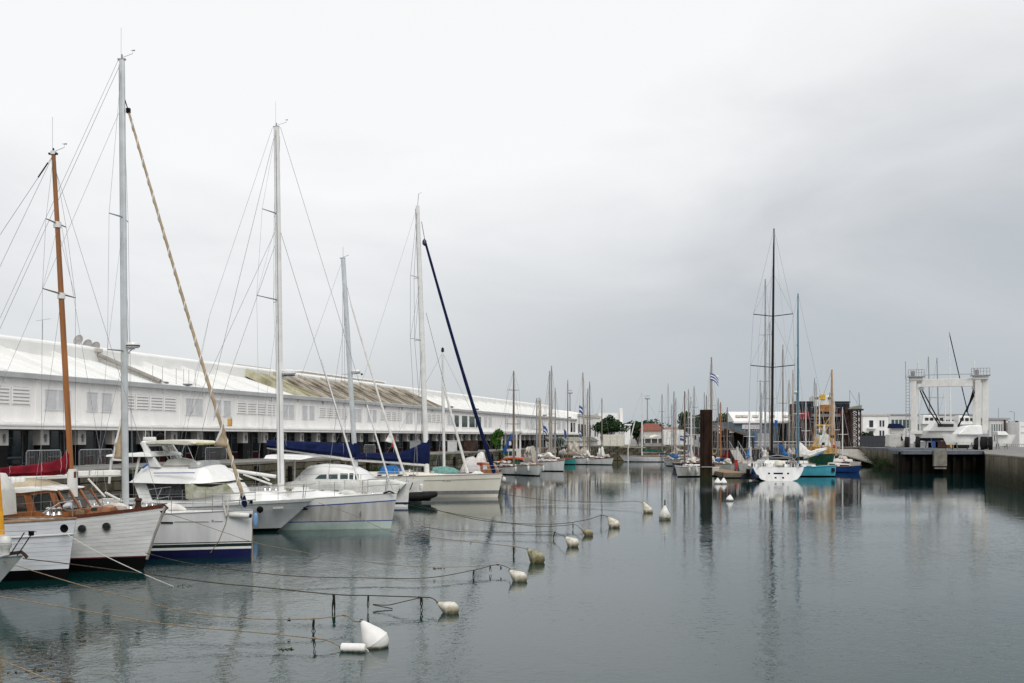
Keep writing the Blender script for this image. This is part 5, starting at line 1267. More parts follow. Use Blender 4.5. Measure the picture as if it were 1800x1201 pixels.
# roof: white slab and tan hood on top
b.house([(16, 865), (20, 858), (60, 855), (104, 859), (108, 862), (88, 861), (45, 866)], hw_+.10, white, 'wheelhouse_roof', inset=0, bevel=.02)
dome = MB(); prf = [(34, 857), (38, 846), (50, 841), (66, 841), (86, 847), (99, 854), (106, 861)]
pr = b.prof(prf, 0); rs = []
for x, z in pr:
    zb = b.loc(60, 860, 0).z; w_ = hw_*.92; r_ = []
    for j in range(13):
        a = math.pi*j/12; r_.append((x, -math.cos(a)*w_, zb-.06+(z-zb+.06)*math.sin(a)**.5))
    rs.append(r_)
dome.rings(rs, True, 0, True, closed=True); dome.build('spray_hood', mat('tan_hood', (.50, .43, .31), .8, .12, 2.5, bump=.4), b.root)
for px in (24, 32, 40):
    c = b.loc(px, 858, -.6); mb = MB(); mb.lathe([(0, 0), (.08, 0), (.10, .12), (.10, .32), (.07, .36), (0, .37)], 12, Matrix.Translation(c)); mb.build('life_jacket_canister', white, b.root)
b.house([(153, 903), (158, 892), (183, 890), (191, 893), (192, 903)], .42, wood, 'hatch', inset=.12, bevel=.015, y=-.42)
b.plate([(159, 898), (161, 893), (170, 892), (170, 897)], .425, glassteal, 'hatch_pane', th=.01)
c = b.loc(243, 893, 0); mb = MB(); mb.lathe([(0, 0), (.13, 0), (.09, .10), (.09, .22), (.14, .26), (.1, .33), (0, .34)], 12, Matrix.Translation((c.x, 0, c.z))); mb.build('windlass', rust, b.root)
mb = MB(); c = b.loc(262, 893, 0); 
for k in range(5): mb.tube([(c.x-.1+k*.08, -.06-.02*k, c.z), (c.x-.02+k*.08, .05, c.z+.08), (c.x+.04+k*.08, -.04, c.z-.02)], .03, 6)
mb.build('anchor_chain', rust, b.root)
mb = MB(); c = b.loc(288, 893, 0); mb.tube([(c.x-.4, 0, c.z+.04), (c.x, 0, c.z+.10), (c.x+.14, 0, c.z), (c.x+.02, 0, c.z-.14), (c.x-.12, 0, c.z-.12)], .04, 8); mb.build('bow_roller', rust, b.root)
mb = MB(); q = b.hp(.0, b.fb-.1, 1); c = b.loc(282, 912, 0); mb.tube([(b.rake+.06, 0, b.fb-.05), (b.rake*.45+.08, 0, 1.2), (.12, 0, .35)], .05, 6); mb.build('bobstay_chafe_strip', mat('stem_grey', (.33, .31, .28), .7), b.root)
b.lifelines([.16, .30, .44, .58, .72], h=.6, pulpit=False)
mb = MB(); mb.tube([b.loc(104, 895, -.6), b.loc(105, 880, -.6), b.loc(128, 880, -.5), b.loc(128, 905, -.5)], .016, 6); mb.build('guard_rail', steel, b.root)
mb = MB(); mb.tube([b.loc(185, 874, .8), b.loc(155, 842, .8)], .035, 6); mb.tube([b.loc(215, 882, .8), b.loc(185, 866, .8)], .045, 6); mb.build('spinnaker_pole', white2, b.root)
B2 = b
# ---- B3: white modern sloop with tall grey mast
b = Boat('modern_sloop', 'white modern sloop with plumb bow, navy waterline stripe, grey mast and beige rolled headsail', 'sailboat', 441, 979, HD)
b.hull(13.2, 4.1, 1.78, 1.55, 1.45, rake=.08, over=.35, p=2.0, flare=.30, wl=.9, bands=[('hull', None, .60, greyhull), ('black_line', .60, .565, black), ('hull_band', .565, .53, greyhull), ('green_black_stripe', .53, .41, mat('stripe_dark', (.015, .03, .028), .3)), ('hull_band', .41, .32, white), ('antifouling', .32, -.4, navy)], deck=white, tr=.85, tm=.62)
for t_, px, py, ww, hh in ((0, 293, 918, 1.0, .06),):
    z = b.loc(px, py, -1.6).z
b.rail(aludark, .022)
def side_y(bt, px, py, it=3):
    y = -1.0
    for _ in range(it+2):
        c = bt.loc(px, py, y); t = min(1, max(0, (bt.rake-c.x)/bt.L)); y = bt.hp(t, c.z, -1)[1]
    return y
def side_strip(bt, p0, p1, hgt, m, name, out=.008, par=None, n=6):
    """thin strip lying on the starboard topsides between two pixels"""
    mb = MB(); rows = []
    for i in range(n+1):
        px = lerp(p0[0], p1[0], i/n); py = lerp(p0[1], p1[1], i/n)
        y = side_y(bt, px, py); c = bt.loc(px, py, y)
        rows.append([(c.x, c.y-out, c.z+hgt/2), (c.x, c.y-out, c.z-hgt/2), (c.x, c.y+.01, c.z-hgt/2), (c.x, c.y+.01, c.z+hgt/2)])
    mb.rings(rows, True, 0, False); return mb.build(name, m, par or bt.root)
side_strip(b, (283, 919), (304, 919), .055, black, 'hull_window', par=b.hullobj)
side_strip(b, (306, 917), (367, 917), .016, aludark, 'cove_line', par=b.hullobj); side_strip(b, (377, 916.5), (392, 916.5), .016, aludark, 'cove_line', par=b.hullobj)
c = b.loc(374, 915.5, side_y(b, 374, 915.5)); mb = MB(); mb.lathe([(.02, .0), (.045, .012), (.02, .014)], 10, Matrix.Translation(c) @ Matrix.Rotation(math.pi/2, 4, 'X')); mb.build('cove_star', aludark, b.root)
y_ = side_y(b, 420, 907)-.14; mb = MB(); a, c = b.loc(403, 905, y_), b.loc(439, 907, y_); mb.tube([a, a.lerp(c, .06), a.lerp(c, .94), c], [.06, .10, .10, .06], 12); o = mb.build('horizontal_fender', fenderw, b.root)
mb = MB(); mb.tube([c, c+Vector((.05, 0, 0))], .075, 12); mb.build('fender_end', black, o)
b.mast((221, 893), (214.5, 106), .13, alu, flat=.62, taper=.86, rtop=.1)
mb = MB(); c0, c1 = b.mp(.01), b.mp(.99); mb.tube([c0+Vector((-.135, 0, 0)), c1+Vector((-.115, 0, 0))], .018, 4); mb.build('mast_track', aludark, b.root)
b.masthead(ant=1.25, arm=.42)
b.spreaders([((893-617)/787, .95), ((893-382)/787, .80)], m=aludark, r=.03, sweep=-.22, rise=-.02)
b.wirep([tuple(b.mb), (b.rake-13.3, 0, 1.5)], .008); b.wirep([tuple(b.mb+Vector((-.15, 0, 0))), (b.rake-13.0, -.8, 1.5)], .007)
b.wirep([tuple(b.mp(.90)), (b.rake-12.6, .8, 1.5)], .006)
b.wirep([tuple(b.mp(.66)), tuple(b.mp(.05)+Vector((.30, 0, 0)))], .006)
fa_, fh_ = b.loc(430, 882), b.loc(226, 196)
b.furl(fa_, fh_, .075, beige, .045, band=brightcanvas, spiral=22, sag=.16)
mb = MB(); mb.tube([fh_, Vector(fh_).lerp(b.mp(.93), .8)], .02, 5); c = fh_; mb.box(c.x-.08, c.x+.06, -.06, .06, c.z-.06, c.z+.12); mb.build('halyard_swivel', black, b.root)
mb = MB(); c = b.loc(430, 880); mb.tube([b.loc(431, 892), b.loc(430, 886), b.loc(427, 872)], [.05, .11, .09], 10); mb.build('furling_drum', navycanvas, b.root)
def flap(bt, pts, m, name, y=0, th=.03, pleat=.05, par=None):
    """loose cloth corner: a slightly wavy sheet with thickness"""
    ps = [bt.loc(a, c, y) for a, c in pts]; bm = bmesh.new(); vs = [bm.verts.new(p) for p in ps]; bm.faces.new(vs); bmesh.ops.triangulate(bm, faces=bm.faces)
    bmesh.ops.subdivide_edges(bm, edges=bm.edges, cuts=4, use_grid_fill=True)
    for v in bm.verts: v.co.y += pleat*math.sin(v.co.x*9+v.co.z*5)+pleat*.5*math.sin(v.co.z*13)
    me = bpy.data.meshes.new(name); bm.to_mesh(me); bm.free(); me.materials.append(m)
    for p in me.polygons: p.use_smooth = True
    o = bpy.data.objects.new(name, me); C.objects.link(o); o.parent = par or bt.root
    md = o.modifiers.new('s', 'SOLIDIFY'); md.thickness = th; return o
flap(b, [(391, 745), (387, 760), (377, 781), (376, 784), (399, 787), (397, 772), (393, 752)], beige, 'sail_clew', y=-.1)
flap(b, [(391, 745), (386, 758), (377, 780), (381, 778), (390, 760)], brightcanvas, 'clew_strap', y=-.13, pleat=.02)
flap(b, [(214, 736), (204, 775), (197, 808), (214, 809)], beige, 'staysail_clew', y=.15)
flap(b, [(213, 733), (203, 772), (196, 809), (199, 809), (206, 775), (215, 736)], brightcanvas, 'clew_strap', y=.12, pleat=.02); flap(b, [(196, 806), (196, 810), (215, 811), (215, 808)], brightcanvas, 'clew_strap', y=.12, pleat=.02)
st = [(b.loc(px, 0).x, b.loc(px, bo).z, b.loc(px, tp).z) for px, tp, bo in ((213, 827, 837), (205, 826, 838), (160, 827, 839), (131, 828, 840), (60, 834, 842), (0, 838, 846))]
b.cover(st, white2, wid=.12, lumps=.01, name='boom', seed=5)
mb = MB(); c = b.loc(160, 831); mb.tube([(c.x, -.13, c.z-.1), (c.x, -.14, c.z+.1), (c.x, .14, c.z+.1), (c.x, .13, c.z-.12)], .02, 5); mb.build('boom_strap', aludark, b.root)
# radar
c = b.loc(234, 607); mb = MB(); mb.lathe([(0, -.10), (.2, -.10), (.245, -.06), (.25, .02), (.22, .08), (.1, .11), (0, .115)], 24, Matrix.Translation(c)); o = mb.build('radar_dome', white, b.root)
MB().lathe([(.252, -.045), (.254, -.02), (.252, .0)], 24, Matrix.Translation(c)).build('radar_label_band', rust, o)
c2 = b.mp((893-612)/787); mb = MB(); mb.box(c2.x, c.x+.05, -.05, .05, c.z-.16, c.z-.11); mb.tube([(c2.x, 0, c.z-.4), (c.x, 0, c.z-.13)], .02, 5); mb.build('radar_bracket', alu, b.root)
b.house([(20, 925), (60, 903), (150, 893), (235, 894), (275, 900), (290, 908)], 1.0, white, 'coachroof', inset=.25, bevel=.04, y=-.6, clamp=True)
b.lifelines([.10, .2, .32, .44, .56, .68, .8], h=.62)
for px, py in ((190, 885), (180, 888), (205, 887), (258, 890), (268, 889)): c = b.loc(px, py, -.6); mb = MB(); mb.lathe([(0, 0), (.08, 0), (.05, .06), (.085, .13), (0, .15)], 10, Matrix.Translation(c)); mb.build('winch', steel, b.root)
c = b.loc(399, 893, -.5); mb = MB(); mb.tube([c+Vector((0,0,-.25)), c+Vector((.06, -.05, .0)), c+Vector((0, 0, .32)), c+Vector((-.12, 0, .1)), c+Vector((-.02, -.03, -.3))], .035, 6); mb.build('coiled_rope', ropewhite, b.root)
y_ = side_y(b, 399, 910)-.02; b.wirep([tuple(b.loc(400, 900, y_)), tuple(b.loc(397, 920, y_)), tuple(b.loc(385, 950, y_)), tuple(b.loc(370, 972, y_-.05))], .011, 'hanging_rope', ropem)
B3 = b
for t_ in (.30, .46, .60): b.fender(t_, 1, fenderw)
# ---- B4: flybridge motor yacht
b = Boat('motor_yacht', 'white flybridge motor yacht with beige canopy and stained window cover behind the modern sloop', 'motor yacht', 487, 934, HD)
b.hull(11.6, 4.2, 1.50, 1.30, 1.15, rake=1.75, over=.1, p=2.4, flare=.30, wl=.88, bands=[('hull', None, .16, greyhull), ('antifouling', .16, -.4, black)], deck=white, transom=white)
mb = MB()
for s_ in (-1, 1):
    rows = []
    for i in range(22):
        t = (i/21)**1.3; z = b.sheer(t); p1 = b.hp(t, z+.10, s_, .03); p2 = b.hp(t, z-.06, s_, .05); rows.append([p1, p2, (p2[0], p2[1]-s_*.10, p2[2]), (p1[0], p1[1]-s_*.10, p1[2])])
    mb.rings(rows, True, 0, False)
mb.build('gunwale', white, b.root, bevel=.015)
side_strip(b, (456, 896), (520, 893), .02, aludark, 'hull_line', par=b.hullobj)
side_strip(b, (480, 893), (498, 892), .10, mat('name_grey', (.5, .5, .5), .5), 'name_panel', par=b.hullobj)
hb = 1.65
b.house([(262, 884), (252, 880), (240, 848), (238, 845), (330, 845), (400, 852), (410, 865), (420, 884)], hb, white, 'deckhouse', inset=.08, bevel=.05, y=-hb*.8, ft=.35)
b.plate([(257, 849), (268, 879), (325, 879), (327, 850)], hb-.02, glass, 'side_window', th=.03, both=False)
mb = MB(); mb.prism(b.prof([(318, 849), (325, 879), (330, 879), (326, 849)], -hb), -hb-.03, -hb+.0); mb.build('window_post', darkrub, b.root)
b.plate([(325, 850), (327, 877), (352, 876), (380, 870), (413, 868), (406, 858), (398, 850)], hb+.03, mossyscreen, 'window_cover', th=.03, both=False)
b.plate([(340, 850.5), (348, 855), (372, 856), (392, 851)], hb+.05, darkrub, 'cover_fold', th=.02, both=False)
b.house([(237, 847), (256, 821), (262, 817), (282, 822), (340, 822), (366, 820), (374, 826), (402, 846), (350, 850), (300, 849)], hb+.30, white, 'flybridge', inset=.16, bevel=.08, y=-hb*.7, ft=.5)
side = hb+.24
b.plate([(270, 831), (342, 830.5), (342, 832), (270, 832.5)], side-.02, bluepaint, 'blue_coachline', th=.02, tilt=.22)
b.plate([(247, 823), (252, 824), (261, 816), (258, 815)], side, bluecanvas, 'blue_stripe', th=.03, tilt=.2)
for s_ in (-1, 1):
    for nm_, pts in (('radar_arch', [(245, 779), (248, 776), (253, 777), (256, 784), (281, 822), (262, 822), (258, 808), (250, 790)]),):
        pr = b.prof(pts, -1.7); mb = MB(); mb.prism(pr, s_*1.55-.12, s_*1.55+.12); mb.build(nm_, white, b.root, bevel=.04)
pr = b.prof([(245, 779), (248, 775), (254, 776), (257, 784), (250, 785)], -1.6); mb = MB(); mb.prism(pr, -1.5, 1.5); mb.build('arch_top', white, b.root, bevel=.04)
pr = b.prof([(284, 783), (291, 783), (314, 806), (303, 806)], .9); mb = MB(); mb.prism(pr, .8, 1.1); mb.build('canopy_support', white2, b.root)
pr = b.prof([(250, 778), (262, 775), (300, 773), (336, 775), (342, 780), (328, 783), (300, 781), (262, 781)], -1.5); mb = MB(); mb.prism(pr, -1.55, 1.55); mb.build('canopy', mat('canopy_cream', (.74, .72, .62), .7, .1, 2), b.root, bevel=.05)
pr = b.prof([(336, 777), (357, 780), (356, 782), (330, 781)], -1.2); mb = MB(); mb.prism(pr, -1.2, 1.2); mb.build('canopy_flap', mat('canopy_yellow', (.48, .46, .20), .8, .2, 3), b.root)
for a, c in (((329, 782), (340, 808)), ((298, 782), (301, 812)), ((283, 782), (296, 808)), ((325, 782), (315, 810))):
    for y in (-1.4, 1.4): mb = MB(); mb.tube([b.loc(a[0], a[1], y), b.loc(c[0], c[1], y)], .016, 5); mb.build('canopy_pole', steel, b.root)
b.house([(225, 803), (226, 798), (240, 797), (262, 797), (266, 803)], 1.9, white, 'aft_deck_roof', inset=.02, bevel=.05, y=-1.9)
b.house([(186, 803), (186, 800), (226, 799), (226, 803)], 1.8, white, 'aft_deck_roof', inset=.02, bevel=.04, y=-1.8)
for a, c in (((245, 803), (236, 850)), ((196, 803), (192, 850))):
    mb = MB(); mb.tube([b.loc(a[0], a[1], -1.6), b.loc(c[0], c[1], -1.6)], .06, 7); mb.build('roof_post', white2, b.root)
b.house([(294, 818), (300, 808), (318, 805), (340, 809), (345, 818)], .8, white2, 'helm_cover', inset=.4, bevel=.14, y=0, ft=.4)
b.house([(343, 822), (345, 812), (366, 811), (368, 821)], 1.4, mat('smoked_screen', (.35, .36, .36), .1, .1, 2), 'windscreen', inset=.1, bevel=.03, y=-.5, ft=.2)
c = b.loc(266, 772); mb = MB(); mb.box(c.x-.32, c.x+.32, -.25, .25, c.z-.08, c.z+.10); mb.build('radar_unit', white, b.root, bevel=.05)
c = b.loc(282, 769); mb = MB(); mb.lathe([(0, -.22)]+[(.21*math.cos(a*math.pi/8), .21*math.sin(a*math.pi/8)) for a in range(-3, 4)]+[(0, .22)], 16, Matrix.Translation(c)); mb.build('signal_ball', black, b.root)
for px, p0, p1 in ((256, 782, 757), (290, 778, 754), (267, 770, 748)): mb = MB(); mb.tube([b.loc(px, p0, .3), b.loc(px, p1, .3)], .012, 4); mb.build('antenna', white, b.root)
b.house([(262, 886), (268, 874), (330, 878), (352, 877), (400, 868), (460, 866), (490, 872), (505, 880), (505, 890)], 1.5, white, 'foredeck_house', inset=.35, bevel=.05, y=-.8, clamp=True)
c = b.loc(440, 882, -1.4); MB().box(c.x-.12, c.x+.12, -1.46, -1.40, c.z-.08, c.z+.08).build('deck_vent', black, b.root)
b.lifelines([.12, .2, .29, .38, .47], h=.75)
mb = MB(); mb.tube([b.loc(256, 861, -1.9), b.loc(301, 856, -1.9), b.loc(296, 878, -1.9)], .022, 6); mb.tube([b.loc(284, 858, -1.9), b.loc(275, 880, -1.9)], .022, 6); mb.tube([b.loc(268, 879, -1.9), b.loc(298, 872, -1.9)], .022, 6); mb.build('side_boarding_rail', steel, b.root)
c = b.loc(538, 890); mb = MB(); mb.tube([c+Vector((-.7, 0, .0)), c+Vector((-.1, 0, -.05)), c+Vector((.05, 0, -.14)), c+Vector((-.3, .12, -.16))], .05, 7); mb.build('anchor', black, b.root)
for px, m_, r_ in ((457, black, .16),):
    c = b.loc(px, 896, side_y(b, px, 896)-.1); mb = MB(); mb.lathe([(0, -.17), (r_*.8, -.1), (r_, 0), (r_*.8, .1), (0, .17)], 12, Matrix.Translation(c)); mb.build('fairlead_fender', m_, b.root)
c = b.loc(449, 901, side_y(b, 449, 901)-.18); mb = MB(); mb.lathe([(0, 0), (.08, -.03), (.12, -.12), (.12, -.55), (.07, -.66), (0, -.68)], 12, Matrix.Translation(c)); mb.build('blue_fender', fenderb, b.root)
B4 = b
# ---- B5: tall white mast, blue sheer line, streaked grey topsides
b = Boat('cutter_yacht', 'white yacht with blue sheer line, streaked grey topsides and tall white mast', 'sailboat', 687, 929, HD)
b.hull(15.5, 4.2, 1.78, 1.30, 1.3, rake=.32, over=.3, p=2.2, flare=.35, wl=.92, e=.8, bands=[('bulwark', None, lambda t: b.sheer(t)-.36, white), ('blue_sheer_line', lambda t: b.sheer(t)-.36, lambda t: b.sheer(t)-.42, bluepaint), ('topsides', lambda t: b.sheer(t)-.42, .42, streaked), ('blue_line', .42, .37, bluepaint), ('antifouling', .37, -.4, palegreen)], deck=white)
b.rail(white, .03)
b.mast((494, 868), (486, 224), .17, mastwhite, flat=.7, taper=.85)
mb = MB(); c0, c1 = b.mp(.03), b.mp(.99); mb.tube([c0+Vector((.0, -.125, 0)), c1+Vector((0, -.105, 0))], .02, 4); mb.build('mast_track', aludark, b.root)
b.masthead(ant=1.3, arm=.5)
b.spreaders([((868-528)/644, 1.35), ((868-376)/644, .95)], m=wire, r=.03, sweep=-.50, rise=.05)
b.wirep([tuple(b.mb+Vector((.2,0,0))), tuple(b.loc(690, 862))], .010, n=6)
b.furl(b.loc(685, 848), b.loc(645, 712), .045, mastwhite, .035, sag=0, name='furled_jib')
b.wirep([tuple(b.mp(.74)), tuple(b.loc(634, 862))], .012)
b.furl(b.loc(635, 862), b.loc(565, 632), .05, mastwhite, .03, sag=0, name='furled_staysail')
b.wirep([tuple(b.mb), tuple(b.loc(330, 860))], .010); b.wirep([tuple(b.mb+Vector((-.2, 0, 0))), tuple(b.loc(368, 556))], .007); b.wirep([tuple(b.loc(368, 556)), tuple(b.loc(300, 850, -1))], .006); b.wirep([tuple(b.loc(368, 556)), tuple(b.loc(310, 850, 1))], .006)
b.wirep([tuple(b.mp(.73)), tuple(b.loc(330, 740, 1.0))], .009); b.wirep([tuple(b.mp(.70)), tuple(b.loc(375, 740, 1.0))], .009)
b.wirep([tuple(b.loc(484, 700)), tuple(b.loc(492, 240))], .007)
for a, c, r_ in (((485, 838), (365, 821), .09), ):
    mb = MB(); mb.tube([b.loc(*a), b.loc(*c)], r_, 10); mb.build('boom', mastwhite, b.root)
for a, c in (((478, 852), (428, 834)), ((474, 845), (462, 838))): mb = MB(); mb.tube([b.loc(*a), b.loc(*c)], .05, 6); mb.build('boom_strut', white2, b.root)
c = b.loc(508, 655); mb = MB(); mb.lathe([(0, -.12), (.28, -.12), (.34, -.04), (.33, .08), (.2, .14), (0, .15)], 20, Matrix.Translation(c)); mb.build('radar_dome', white, b.root); mb = MB(); mb.tube([b.loc(492, 662), b.loc(508, 660)], .04, 6); mb.build('radar_bracket', alu, b.root)
mb = MB(); mb.lathe([(.29, -.13), (.32, -.17), (0, -.18)], 16, Matrix.Translation(c)); mb.build('radar_base', navy, b.root)
b.house([(440, 890), (450, 872), (478, 864), (530, 862), (590, 867), (606, 876), (606, 884)], 1.1, white, 'coachroof', inset=.3, bevel=.05, y=-.6, clamp=True)
b.lifelines([.10, .18, .27, .37, .48, .6], h=.7)
for px, py in ((636, 857), ): c = b.loc(px, py, -.4); mb = MB(); mb.lathe([(0, 0), (.11, 0), (.12, .35), (.09, .4), (0, .4)], 12, Matrix.Translation(c)); mb.build('bow_locker', cream, b.root)
mb = MB(); c = b.loc(672, 868, -.3); mb.tube([c, c+Vector((.35, 0, .12)), c+Vector((.6, 0, .02))], .04, 6); mb.build('anchor', darkrub, b.root)
for px in (466, 474): c = b.loc(px, 862, -.9); mb = MB(); mb.lathe([(0, 0), (.12, 0), (.08, .10), (.13, .2), (0, .22)], 10, Matrix.Translation(c)); mb.build('winch', steel, b.root)
mb = MB(); y_ = side_y(b, 632, 905); c = b.loc(634, 908, y_); mb.tube([c, c+Vector((0, -.04, .25))], .03, 6); mb.build('hull_fitting', steel, b.root)
B5 = b
# ---- B6: catamaran
Ocat = G(727, 889)
b = Boat('catamaran', 'white catamaran with rounded cabin, row of green windows and navy sail cover', 'catamaran', 717, 891, HD)
B6 = b
b.B_sep = 4.6
hulls = []
for k in (0, 1):
    bb = b
    if k == 0:
        b.hull(11.0, 1.45, 1.62, 1.5, 1.2, rake=.12, over=.1, p=1.6, flare=.55, wl=.9, bands=[('hull', None, .30, white2), ('blue_line', .30, .16, navy), ('hull_foot', .16, -.4, white)], deck=white, tr=.7, tm=.45)
        names = [o for o in b.root.children]
        for o in names:
            c = o.copy(); C.objects.link(c); c.parent = b.root; c.location = (.15, b.B_sep, 0)
        
b.house([(508, 852), (514, 846), (690, 845), (712, 851), (700, 864), (510, 878)], .7, white2, 'near_side', inset=0, bevel=.04, y=-.7)
zb_ = .75
c0, c1 = b.loc(508, 0, 1), b.loc(650, 0, 1)
MB().box(c0.x, c1.x, .3, b.B_sep-.3, zb_, 1.55).build('bridge_deck', white2, b.root, bevel=.05)
mb = MB(); mb.tube([(-.5, 0, 1.5), (-.8, b.B_sep, 1.5)], .10, 8); mb.build('cross_beam', alu, b.root)
mb = MB(); 
for i in range(1, 14): y = b.B_sep*i/14; mb.tube([(-.6, y, 1.48), (-4.2, y, 1.48)], .01, 4)
for i in range(1, 12): x = -.6-3.6*i/12; mb.tube([(x, .4, 1.48), (x, b.B_sep-.4, 1.48)], .01, 4)
mb.build('trampoline', white2, b.root)
# cabin: lofted over the bridge deck
yc = b.B_sep/2
pr = [(513, 850), (517, 842), (528, 828), (537, 819), (560, 816.5), (590, 818), (615, 822), (628, 829), (638, 838), (648, 850)]
ps = [b.loc(a, c, .35) for a, c in pr]; base = min(p.z for p in ps)-.1; rs = []
for i, p in enumerate(ps):
    r_ = []; k = i/(len(ps)-1)
    for j in range(17):
        a = math.pi*j/16; w_ = yc*(.92 if i < 7 else .92-.10*(i-6)/3); z = base+(p.z-base)*(math.sin(a)**.28)
        r_.append((p.x, yc-math.cos(a)*w_, z if 0 < j < 16 else base))
    rs.append(r_)
mb = MB(); mb.rings(rs, True, 0, True); mb.build('cabin', white, b.root)
yw = yc*.92+.0
def cplate(pts, m, name):
    out = []
    for s_ in (-1,):
        pr_ = b.prof(pts, yc-yw+.02); n = len(pr_); yo = yc-yw-.005
        vs = [(x, yo+.16*max(0, z-base-.5), z) for x, z in pr_]+[(x, yo+.06+.16*max(0, z-base-.5), z) for x, z in pr_]
        fs = [tuple(range(n)), tuple(range(2*n-1, n-1, -1))]+[(i, i+n, (i+1) % n+n, (i+1) % n) for i in range(n)]
        mb = MB(); mb.add(vs, fs); out.append(mb.build(name, m, b.root))
    return out[0]
for pts in ([(554, 842), (560, 836), (566, 834), (574, 833.5), (574, 842)], [(578, 842), (578, 833.5), (593.5, 833), (593.5, 842)], [(598, 842), (598, 832.5), (611.5, 832.5), (611.5, 842)], [(614, 842), (614, 832), (621, 832), (621, 842)], [(624, 842), (624, 832), (629.5, 833), (631, 842)]):
    cplate(pts, glassteal, 'window')
c = b.loc(591, 864, -.76); MB().box(c.x-.16, c.x+.16, -.78, -.74, c.z-.07, c.z+.07).build('porthole', glassteal, b.root, bevel=.02)
# bimini
b.house([(482, 805), (484, 800), (510, 799), (550, 801), (561, 804), (545, 807)], 1.7, white, 'hardtop', inset=.1, bevel=.05, y=.6)
for px in (500, 518): mb = MB(); mb.tube([b.loc(px, 806, .6), b.loc(px, 850, .6)], .06, 6); mb.build('hardtop_post', white2, b.root)
for px in (500, 518): mb = MB(); mb.tube([b.loc(px, 806, 3.4), b.loc(px, 850, 3.4)], .06, 6); mb.build('hardtop_post', white2, b.root)
# shift children placed on the centre plane of the rig to the cat's centre line
def cl(px, py): return b.loc(px, py, yc)
b.mast(tuple(cl(626, 836)), tuple(cl(603, 455)), .17, alu, flat=.7, taper=.9)
b.ma, b.mb = cl(626, 836), cl(603, 455)
q = b.mb; mb = MB(); mb.box(q.x-.2, q.x+.15, q.y-.06, q.y+.06, q.z, q.z+.07); mb.tube([(q.x, q.y, q.z), (q.x, q.y, q.z+.8)], .012, 4); mb.tube([(q.x, q.y, q.z+.1), (q.x+.4, q.y, q.z+.25)], .015, 4); mb.build('masthead_fitting', aludark, b.root)
c = b.mp((836-658)/381); mb = MB(); mb.tube([(c.x-.5, c.y-.2, c.z), c, (c.x+.7, c.y+.2, c.z+.08)], .03, 6); mb.build('spreader', alu, b.root)
b.wirep([tuple(b.mb), (c.x-.5, c.y-.2, c.z), (c.x-.9, -.3, 1.5)], .012, 'shroud'); b.wirep([tuple(b.mb), (c.x-.4, c.y+.2, c.z), (c.x-.9, b.B_sep+.3, 1.5)], .012, 'shroud')
b.wirep([tuple(b.mp(.75)), tuple(b.loc(578, 740, 0))], .012, 'shroud')
b.wirep([tuple(b.mb), tuple(cl(530, 660)), tuple(cl(470, 800))], .008)
c = cl(626, 653); mb = MB(); mb.lathe([(0, -.10), (.25, -.10), (.30, 0), (.22, .1), (0, .12)], 16, Matrix.Translation(c)); mb.build('radar_dome', white, b.root)
c = cl(636, 658); mb = MB(); mb.lathe([(0, -.09), (.09, 0), (0, .09)], 8, Matrix.Translation(c)); mb.build('deck_light', black, b.root)
fa_, fh_ = cl(711, 834), cl(617, 535)
b.furl(fa_, fh_, .085, brightcanvas, .05, sag=.25)
b.wirep([tuple(fh_), tuple(b.mp(.93))], .015)
o = flap(b, [(684, 762), (680, 770), (678, 776), (690, 780), (689, 770)], brightcanvas, 'sail_clew', y=yc-.1)
st = [(cl(px, 0).x, cl(px, bo).z, cl(px, tp).z) for px, tp, bo in ((626, 778, 806), (618, 779, 805), (600, 779, 803), (560, 777, 799), (530, 776, 795), (495, 774, 790), (470, 773, 787))]
o = b.cover(st, navycanvas, wid=.26, lumps=.05, seed=9, ties=2)
o.location.y = yc
mb = MB(); mb.tube([cl(622, 809), cl(560, 799), cl(470, 787)], .10, 8); mb.build('boom', white2, b.root)
mb = MB(); mb.rings([[tuple(cl(px, py)+Vector((0, s_*w_, 0))) for s_, w_ in ((-1, .24), (1, .24))] for px, py in ((627, 779), (627, 807))], False, 0, False, closed=False)
mb = MB(); a = cl(627, 779); c = cl(628, 808); mb.tube([c, a], .22, 10); mb.build('cover_end', navycanvas, b.root)
mb = MB()
for y in (-.4, b.B_sep+.3):
    for x in (-1.2, -3.0, -5.0, -7.0): mb.tube([(x, y, 1.5), (x, y, 2.1)], .018, 5)
    mb.tube([(-.3, y, 2.1), (-7.0, y, 2.1)], .012, 4)
mb.build('guard_rail', steel, b.root)
mb = MB(); mb.tube([(-.1, 0, 1.6), (-.1, 0, 2.1), (-.9, -.3, 2.15), (-.9, -.3, 1.55)], .025, 6); mb.tube([(-.4, b.B_sep, 1.6), (-.4, b.B_sep, 2.2), (-1.2, b.B_sep+.3, 2.2)], .025, 6); mb.build('pulpit', steel, b.root)
for y in (-.02, b.B_sep-.02): mb = MB(); c = Vector((-.25, y-.74, 1.15)); mb.tube([(-.35-.0, y-.62, 1.4), (-.5, y-.70, .95), (-.75, y-.74, .75), (-.9, y-.74, .95)], .035, 6); mb.build('mooring_line', ropedark, b.root)
